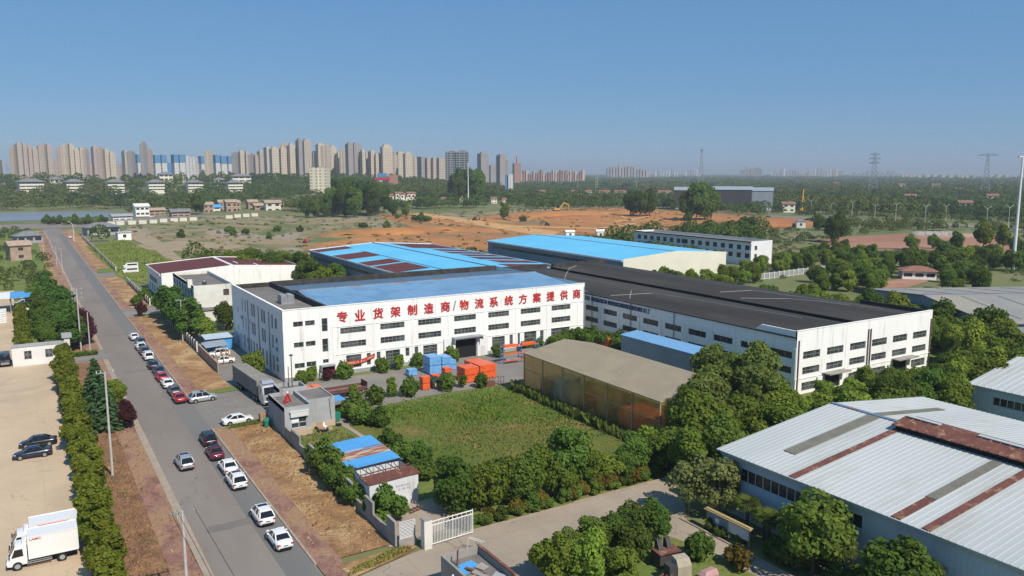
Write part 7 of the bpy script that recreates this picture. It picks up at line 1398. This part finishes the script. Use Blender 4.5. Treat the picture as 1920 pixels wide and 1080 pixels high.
house(265, 401, 11, 9, 8.5, 'p_white', 'white', 'bright white villa with balconies beyond the pond', None, hip=False, D=760, z=0)
house(293, 402, 13, 8, 4.5, 'brick', 'brick', 'low pinkish house right of the bright white villa', hip=False, D=770, z=0); house(337, 404, 15, 9, 4.2, 'roof_tile', 'brick', 'low gabled workshop beside the cross road', hip=False, D=740, z=0); house(228, 410, 14, 6, 3.5, 'plinth', 'wframe', 'low grey roadside shack by the pond', hip=False, D=700, z=0)
for i, (u, v, w, h_, c) in enumerate(((389, 385, 9, 8, 'brick'), (397, 398, 15, 5, 'white'), (417, 389, 8, 9, 'brick'), (433, 384, 10, 10, 'brick'), (440, 389, 9, 9, 'brick'), (473, 387, 9, 9, 'brick'), (511, 388, 14, 9, 'white_old'), (488, 392, 12, 6, 'brick'), (530, 388, 8, 5, 'brick'))):
    house(u, 396, w, 9, h_, 'bright_blue' if i == 1 else 'brick', c, ('pinkish gabled house leftmost in the roadside hamlet', 'white house with a bright blue roof in the roadside hamlet', 'narrow tan house right of the blue roof', 'tall tan house in the middle of the hamlet', 'tan house touching the tallest one', 'gabled tan house right of the hamlet middle', 'weathered white house at the right end of the hamlet', 'low tan house before the weathered white one', 'tiny tan hut at the end of the hamlet')[i], 'hamlet houses beside the cross road' , hip=False, D=790 + 12 * (i % 3), z=0, nw=2)
for i, (u, v, w, h_) in enumerate(((729, 362, 14, 8), (747, 352, 12, 10), (756, 354, 12, 9), (770, 349, 14, 10), (768, 355, 15, 7), (752, 360, 10, 6), (682, 374, 11, 9), (833, 352, 12, 6), (861, 358, 10, 7), (925, 343, 10, 6), (945, 344, 8, 5))):
    house(u, 366, w * .66, 7, h_ + (2 if i < 6 else 0), 'terracotta', 'cream' if i != 6 else 'white', 'cream gabled house with reddish roof among trees before the towers' if i != 6 else 'tall white farmhouse left of the dark trees', 'cream gabled houses before the towers' if i != 6 else None, hip=False, D=900, z=2, nw=2)
for i, u in enumerate((1016, 1077, 1103, 1128, 1137, 1158, 1167, 1240, 1252, 1356)): house(u, 350, 9, 8, 10, 'terracotta', 'cream', 'cream gabled village house with red roof beyond the earth field', 'village houses beyond the earth field', hip=False, D=1150, z=0, nw=2)
for i, (u, v, D) in enumerate(((1707, 355, 1100), (1862, 350, 1150), (1478, 374, 800), (1810, 365, 900), (1570, 337, 2000), (1690, 338, 1900), (1755, 338, 1900), (1800, 346, 1500))): house(u, v, 9 + D * .003, 8, 5.5 + D * .003, 'terracotta', 'cream', 'pale house with reddish roof alone in the right hand woods', 'lone houses in the right hand woods', hip=False, D=D, z=0, nw=2)
house(1719, 522, 11, 7.5, 3.1, 'terracotta', 'white', 'small white house with a red hip roof by the grey hall', None, rz=.2, nw=3, fl=1, rise=.2)
house(1565, 419, 13, 8, 4, 'roof_tile', 'white', 'little hip roofed lodge before the lamp lined road', None, fl=1); house(1500, 427, 6, 5, 4.5, 'roof_tile', 'white_old', 'tiny booth at the edge of the orange field', None, nw=1, fl=1)
house(190, 440, 18, 12, 5, 'roof_tile', 'grey_render', 'grey hip roofed house beside the road end', None, fl=1, rise=.22); house(232, 450, 7, 5, 4.5, 'p_white', 'white', 'small white block hut on the meadow', None, hip=False, fl=1, nw=1, rise=.05)
house(52, 455, 12, 9, 4, 'roof_tile', 'plinth', 'grey roofed hut among trees left of the road', None, fl=1); house(36, 487, 8, 7, 6.5, 'brick', 'brick', 'pinkish tan gabled house among trees left of the road', None, hip=False, nw=1)
house(1125, 447, 4.5, 3.5, 4.2, 'white', 'white_old', 'small pale gate arch behind the clean blue roof', None, hip=False, nw=1, fl=1, name='gate_house'); house(1068, 444, 5, 3.5, 3, 'white', 'white', 'small white booth behind the clean blue roof', None, hip=False, nw=1, fl=1, name='booth')
for i, (x0, x1, vt, vb, lb, m) in enumerate(((1264, 1340, 351, 378, 'dark shed half hidden behind the big dark trees', 'roof_tile'), (1336, 1410, 350, 378, 'long dark fronted hall with a grey green roof', 'roof_tile'), (1408, 1449, 352, 377, 'pale grey hall end joined to the dark fronted hall', 'pale_wall'))):
    a, b = far(x0, vb, 820), far(x1, vb, 820); c = (a + b) / 2; w = (b - a).length; hh = far((x0 + x1) / 2, vt, 820).z; t = thing('warehouse', lb, 'warehouse', (c.x, c.y, 0), -math.atan2(c.x, c.y)); MB().box(-w / 2, w / 2, 0, 30, 0, hh - 3).build('wall', M['p_navy' if i < 2 else 'pale_wall'] if False else M['grey_wall' if i == 2 else 'dark_steel'], t); MB().hexa([(-w / 2 - .5, -.5, hh - 3), (w / 2 + .5, -.5, hh - 3), (w / 2 + .5, 30, hh - 3), (-w / 2 - .5, 30, hh - 3), (-w / 2 - .5, 12, hh), (w / 2 + .5, 12, hh), (w / 2 + .5, 18, hh), (-w / 2 - .5, 18, hh)]).build('roof', M['grey_wall'], t)
    for k in range(6): xx = -w / 2 + w * (k + .5) / 6; MB().box(xx - w * .05, xx + w * .05, -.1, .02, 1, 3.2).build('window', M['wframe'], t)
# yellow wall along the cross road
WY = thing('boundary_wall', 'broken cream wall segments beside the cross road', 'wall', (0, 0, 0)); pts = [(209, 423), (226, 422), (248, 421), (268, 420), (288, 419), (307, 417), (327, 416), (344, 415), (363, 414), (430, 410), (446, 408), (462, 407), (478, 406)]; WY.location = at(209, 423)
for u, v in pts: p = at(u, v); q = MB().box(-2.6, 2.6, -.2, .2, 0, 2.8).build('wall_panel', M['cream'], WY); q.location = p - WY.location; q.rotation_euler = (0, 0, -.35)
# lamps of the far road
LGp = 'double arm lamps along the far road'
for u, vb, vt in ((1443, 392, 369), (1481, 394, 376), (1520, 401, 376), (1558, 402, 381), (1597, 408, 379), (1640, 410, 385), (1679, 413, 384), (1733, 430, 389), (1773, 413, 387), (1849, 428, 393), (1890, 430, 392), (1341, 390, 366), (1382, 388, 364), (1405, 394, 371)):
    p = at(u, vb); lamp(p, max(7.5, (vb - vt) / F * p.length - 1.6), 'white double arm lamp along the far road', (-1, 1), LGp, 1.0)
for u, vb, vt in ((1018, 352, 340), (1052, 350, 339), (1083, 358, 342), (1120, 362, 342), (1117, 366, 345), (1193, 360, 347)):
    p = at(u, vb); lamp(p, (vb - vt) / F * p.length, 'pale distant lamp before the village houses', (-1, 1), 'distant lamps before the village', 1.4)
for u, vb, vt in ((537, 389, 371), (580, 386, 368), (590, 382, 367), (634, 396, 373), (687, 394, 379)):
    p = at(u, vb); pole(p.x, p.y, (vb - vt) / F * p.length, 'thin pale pole beside the cross road bend', 0, .28)['group'] = 'pole row at the cross road bend'
p = at(630, 382); t = thing('road_sign_gantry', 'white road gantry over the cross road', 'gantry', p, .3); MB().cyl((0, 0, 0), (0, 0, 9), .35, n=6).build('post', M['p_white'], t); MB().box(-14, 0, -.2, .2, 7.8, 8.6).build('beam', M['p_white'], t)
# white fence beyond the black roof
a, b = at(1392, 530), at(1602, 502); w = thing('railing_fence', 'long white railing fence behind the black roof', 'fence', a, math.atan2(b.y - a.y, b.x - a.x)); Lf = (b - a).length
for k in range(24):
    x = Lf * k / 24; MB().box(x, x + .3, -.15, .15, 0, 2.6).build('post', M['p_white'], w); q = MB().box(x + .31, x + Lf / 24 - .01, -.06, .06, 2.1, 2.25).box(x + .31, x + Lf / 24 - .01, -.06, .06, .2, .35)
    for j in range(12): xx = x + .5 + j * (Lf / 24 - .6) / 12; q.box(xx, xx + .08, -.03, .03, .36, 2.09)
    q.build('railing_panel', M['wframe'], w)
# machines on the earth field
EXC = {}
def excavator(u, v, rz, s, label, m):
    t = thing('excavator', label, 'excavator', at(u, v) + Vector((0, 0, .25)), rz, None, s)
    for q in (-1, 1): MB().box(q * 1.1 - .3, q * 1.1 + .3, -1.9, 1.9, 0, .85).build('track', M['trim'], t)
    MB().box(-1.3, 1.3, -1.7, 1.5, .95, 1.9).build('body', m, t); MB().box(-1.3, -.2, .2, 1.5, 1.9, 3.0).build('cab', M['carglass'], t); MB().bar((.3, 1.2, 1.7), (.3, 3.6, 4.6), .6).bar((.3, 3.6, 4.6), (.3, 6.2, 3.6), .5).build('boom', m, t); MB().bar((.3, 6.2, 3.7), (.3, 6.0, 1.2), .4).build('arm', m, t); MB().hexa([(-.3, 5.4, .3), (.9, 5.4, .3), (.9, 6.2, .3), (-.3, 6.2, .3), (-.3, 5.6, 1.2), (.9, 5.6, 1.2), (.9, 6.3, 1.2), (-.3, 6.3, 1.2)]).build('bucket', M['dark_steel'], t)
ye = mat('machine_yellow', (.55, .30, .05), None, rough=.5); orr = mat('machine_orange', (.45, .12, .04), None, rough=.5)
excavator(1044, 398, -1.9, 1.9, 'large yellow excavator with raised boom on the orange field', ye); excavator(1026, 423, 1.2, .8, 'small dark excavator below the big yellow one', M['dark_steel']); excavator(751, 395, -1.6, .9, 'orange machine on the straight earth road', orr); excavator(890, 414, -1.2, .9, 'dark red machine on the straight earth road', M['rust']); excavator(572, 456, -1, .6, 'red machine at the left end of the bare earth', M['red'])
p = at(1502, 396); t = thing('drill_rig', 'ochre piling rig with a tall leaning mast', 'drill rig', p, 0); q = far(1506, 355, p.xy.length).z; MB().bar((0, 0, 1), (1.5, 0, q), 1.3).build('mast', ye, t); MB().bar((9, 0, 1), (1.4, 0, q * .72), .7).build('backstay', ye, t); MB().bar((-7, 0, .8), (.8, 0, q * .5), .7).build('strut', M['green_bin'], t); MB().box(-4, 6, -2, 2, .4, 3).build('body', ye, t)
# mounds
def mound(u, v, rx, ry, rz_, m, seed, name='earth_mound'):
    p = at(u, v); rr = random.Random(seed); mb = MB(); n, k = 22, 6; vs = []
    for j in range(k):
        f = j / (k - 1)
        for i in range(n): a = 6.283 * i / n; r = math.cos(f * 1.45) * rr.uniform(.9, 1.1); vs.append((p.x + rx * r * math.cos(a), p.y + ry * r * math.sin(a), rz_ * math.sin(f * 1.5) * rr.uniform(.85, 1.1) - .05))
    fs = [(j * n + i, j * n + (i + 1) % n, (j + 1) * n + (i + 1) % n, (j + 1) * n + i) for j in range(k - 1) for i in range(n)]; fs.append(tuple((k - 1) * n + i for i in range(n))); mb.add(vs, fs); mb.build(name, m, None, True, 'structure')
mound(1435, 424, 52, 22, 5.5, G_['red_earth'], 1); mound(1385, 418, 34, 18, 3.5, G_['orange'], 2); mound(1065, 404, 46, 20, 4, G_['orange'], 3); mound(665, 440, 24, 14, 3, G_['orange'], 4); mound(760, 436, 40, 16, 3.2, G_['orange'], 5); mound(1170, 400, 45, 14, 2.5, G_['orange'], 6); mound(1080, 408, 36, 9, 2, G_['red_earth'], 9)
for i, u in enumerate((1722, 1738, 1752, 1766, 1780)): mound(u, 441, 6, 5, 2.4, M['concrete'], 10 + i, 'gravel_mound')
# individual tall trees at middle distance
for i, (u, v, D, s) in enumerate(((572, 392, 690, 2.2), (624, 396, 700, 3.2), (636, 394, 720, 4.0), (646, 394, 690, 3.5), (655, 392, 730, 4.2), (664, 396, 680, 3.3), (674, 394, 710, 2.9), (688, 392, 720, 3.9), (698, 394, 700, 3.4), (710, 394, 720, 3.6), (720, 392, 740, 2.9), (610, 396, 690, 2.4), (736, 396, 690, 2.2), (590, 398, 680, 2.0), (760, 398, 680, 1.7), (855, 372, 900, 4.6), (872, 372, 950, 5.0), (896, 374, 930, 4.8), (1182, 392, 700, 2.8), (1200, 392, 690, 2.9), (1218, 390, 700, 3.0), (1290, 396, 640, 3.4), (1306, 396, 640, 3.9), (1322, 395, 650, 3.8), (1334, 394, 660, 3.2), (372, 398, 760, 2.6), (945, 398, 640, 1.8))):
    p = far(u, v, D); tree('dark', p.x, p.y, s * .76, 'tall dark tree standing above the woods around the earth fields', 'tall dark trees around the earth fields', 'tall_tree', hill(p.x, p.y), 'tree', s * 1.02)
for i, (u, v, s) in enumerate(((340, 446, .9), (430, 438, 1.0), (437, 442, .9), (520, 434, .8), (563, 435, .8), (680, 428, 1.0), (725, 430, 1.1), (778, 414, 1.0), (790, 415, 1.2), (802, 416, 1.1), (505, 448, .7), (980, 416, 1.0), (1290, 415, 1.3), (460, 440, .8), (745, 410, .8))):
    p = at(u, v); tree('shrub', p.x, p.y, s * 2.0, 'lone dark bush on the open scrubland', 'lone bushes on the scrubland', 'shrub', cat='shrub')
# woodland: everything that reads as one mass
AVOID = [px((232, 432), (262, 414), (560, 404), (700, 399), (900, 393), (1010, 392), (1240, 394), (1390, 402), (1500, 410), (1480, 432), (1300, 440), (1120, 456), (1000, 475), (640, 530), (420, 510), (330, 475)), px((1490, 466), (1590, 443), (1720, 434), (1850, 436), (1930, 446), (1930, 505), (1840, 490), (1700, 478), (1580, 476)),
         px((-60, 428), (110, 424), (250, 412), (250, 393), (-60, 396)), px((-80, 425), (140, 420), (330, 402), (560, 382), (640, 373), (640, 384), (560, 394), (330, 415), (150, 430), (-80, 437)), px((1430, 402), (1700, 413), (1930, 424), (1930, 436), (1700, 424), (1430, 411)), px((160, 462), (232, 446), (300, 470), (360, 500), (300, 545), (222, 525)), px((225, 436), (250, 425), (300, 450), (350, 490), (325, 500), (285, 470)),
         rect(9, 31, 100, 660), px((380, 402), (540, 386), (540, 396), (380, 412)), [(31, 200), (80, 250), (84, 300), (31, 300)], [(84, 185), (140, 185), (140, 288), (84, 288)], [(155, 185), (212, 185), (212, 290), (155, 290)], [(246, 215), (268, 215), (268, 300), (246, 300)], px((1540, 424), (1590, 424), (1590, 412), (1540, 412))]
LOW = px((1425, 436), (1935, 436), (1935, 530), (1425, 530)); LOW2 = px((1425, 398), (1935, 416), (1935, 438), (1425, 438)); rng = np.random.default_rng(6); rr = random.Random(6)
def blob(n, seed):
    g = np.random.default_rng(seed); d = g.normal(0, 1, (n, 3)); d[:, 2] = np.abs(d[:, 2]) * 1.1 - .25; d /= np.linalg.norm(d, axis=1)[:, None]
    lo = g.normal(0, 1, (5, 3)); lo[:, 2] = np.abs(lo[:, 2]); lo /= np.linalg.norm(lo, axis=1)[:, None]
    k = (d @ lo.T).max(1); p = d * (.62 + .42 * k)[:, None] * g.uniform(.9, 1.1, (n, 1)); nn = d + g.normal(0, .45, (n, 3)); nn /= np.linalg.norm(nn, axis=1)[:, None]
    a = np.cross(nn, g.normal(0, 1, (n, 3))); a /= np.linalg.norm(a, axis=1)[:, None]; b = np.cross(nn, a); s = (g.uniform(.7, 1.2, n) * 1.35 / math.sqrt(n))[:, None]
    return np.stack([p - a * s - b * s * .7, p + a * s * .8 - b * s, p + a * s + b * s * .8, p - a * s * .7 + b * s], 1)
near_b = [blob(260, i) for i in range(4)]; mid_b = [blob(190, 40 + i) for i in range(4)]; far_b = [blob(84, 20 + i) for i in range(4)]
V = {0: [], 1: [], 2: []}; d = 290.0; NW = 0
def add_tree(x, y, z, r, h, near, k):
    b = (near_b, mid_b, far_b)[near][rr.randrange(4)]; a = rr.uniform(0, 6.28); c, s = math.cos(a), math.sin(a); q = b.reshape(-1, 3); o = np.empty_like(q)
    o[:, 0] = (q[:, 0] * c - q[:, 1] * s) * r + x; o[:, 1] = (q[:, 0] * s + q[:, 1] * c) * r + y; o[:, 2] = q[:, 2] * h * .6 + h * .35 + z; V[k].append(o)
while d < 7000:
    az = -.07
    while az < 1.17:
        az += (7.0 + d * .0042) / d * rr.uniform(.75, 1.35); dd = d * rr.uniform(.97, 1.03); x, y = dd * math.sin(az), dd * math.cos(az)
        if y > 7000 or (x < 130 and y < 300) or (y < 235 and x < 330 and dd < 345): continue
        if any(inside((x, y), P) for P in AVOID): continue
        if any(-9 < math.hypot(hx, hy) - (x * hx + y * hy) / math.hypot(hx, hy) < (20 if dd > 980 else 95 if dd > 600 else 40) and abs(x * hy - y * hx) / math.hypot(hx, hy) < hw * .42 + 3 for hx, hy, hw in HS): continue
        if dd < 620 and 31 < x < 110 and rr.random() < .8: continue
        open_ = math.sin(x * .006 + 1) + math.sin(y * .0052 + x * .002)
        if dd > 1250 and open_ > 1.35 and rr.random() < .75: continue
        f = .5 + .5 * math.sin(x * .013 + 2 * math.sin(y * .008)); r = rr.uniform(4.2, 6.4) + d * .0022; h = (rr.uniform(6.5, 11) + (4 if f > .7 else 0)) * (1 if dd > 420 else .8); h = min(h, 15)
        if x < 12 and y < 700: h = rr.uniform(3, 5.5); r = rr.uniform(2.2, 3.2)
        if hill(x, y) > 3 and y > 1240: h = rr.uniform(12, 18)
        if dd < 560 and rr.random() < .35: r *= .6; h *= .55
        if inside((x, y), LOW):
            if rr.random() < .3: continue
            h *= .3; r *= .5
        elif inside((x, y), LOW2): h *= .5; r *= .7
        add_tree(x, y, hill(x, y), r, h, 0 if dd < 700 else (1 if dd < 1800 else 2), 0 if f < .42 else (1 if f < .75 else 2)); NW += 1
    d *= 1.034
for P, n_ in ((AVOID[0], 900), (px((1425, 440), (1935, 440), (1935, 530), (1425, 530)), 420), (px((560, 396), (1000, 388), (1200, 396), (700, 400)), 260)):
    for q in scatter(P, 1.2, 90 + n_, n_, 9000):
        if inside(q, AVOID[1]): continue
        if rr.random() < .75: add_tree(q[0], q[1], 0, rr.uniform(.6, 1.9), rr.uniform(.4, 1.5), 2, rr.choice((0, 1, 2, 2)))
wmats = [leaf_mat('wood_green', (.058, .100, .017), (.100, .140, .028), 0, .25), leaf_mat('wood_dark', (.032, .066, .014), (.058, .096, .022), 0, .25), leaf_mat('wood_olive', (.080, .112, .022), (.125, .148, .034), 0, .25)]
for k in V:
    P = np.concatenate(V[k]); n = len(P) // 4; me = bpy.data.meshes.new('woodland'); me.vertices.add(4 * n); me.vertices.foreach_set('co', P.reshape(-1).astype(np.float32)); me.loops.add(4 * n); me.loops.foreach_set('vertex_index', np.arange(4 * n, dtype=np.int32))
    me.polygons.add(n); me.polygons.foreach_set('loop_start', np.arange(0, 4 * n, 4, dtype=np.int32)); me.polygons.foreach_set('loop_total', np.full(n, 4, np.int32)); me.materials.append(wmats[k]); me.update(); me.validate()
    o = bpy.data.objects.new('woodland', me); COL.objects.link(o); o['kind'] = 'stuff'; tag(o, ('mid green woods reaching to the horizon', 'dark green woods reaching to the horizon', 'olive green woods reaching to the horizon')[k], 'woodland')
print('woodland clumps', NW)
# haze
hz = MB().box(-2600, 14100, -310, 14100, -2, 128).build('haze', []); hz['kind'] = 'stuff'
hm = bpy.data.materials.new('haze_air'); hm.use_nodes = True; nt = hm.node_tree; nt.nodes.remove(nt.nodes['Principled BSDF']); pv = nt.nodes.new('ShaderNodeVolumePrincipled'); pv.inputs['Color'].default_value = (.60, .68, .78, 1); pv.inputs['Density'].default_value = 1.6e-4; pv.inputs['Anisotropy'].default_value = .0
nt.links.new(pv.outputs[0], nt.nodes['Material Output'].inputs['Volume']); hz.data.materials.append(hm); tag(hz, 'pale blue haze fading the far city', 'haze')
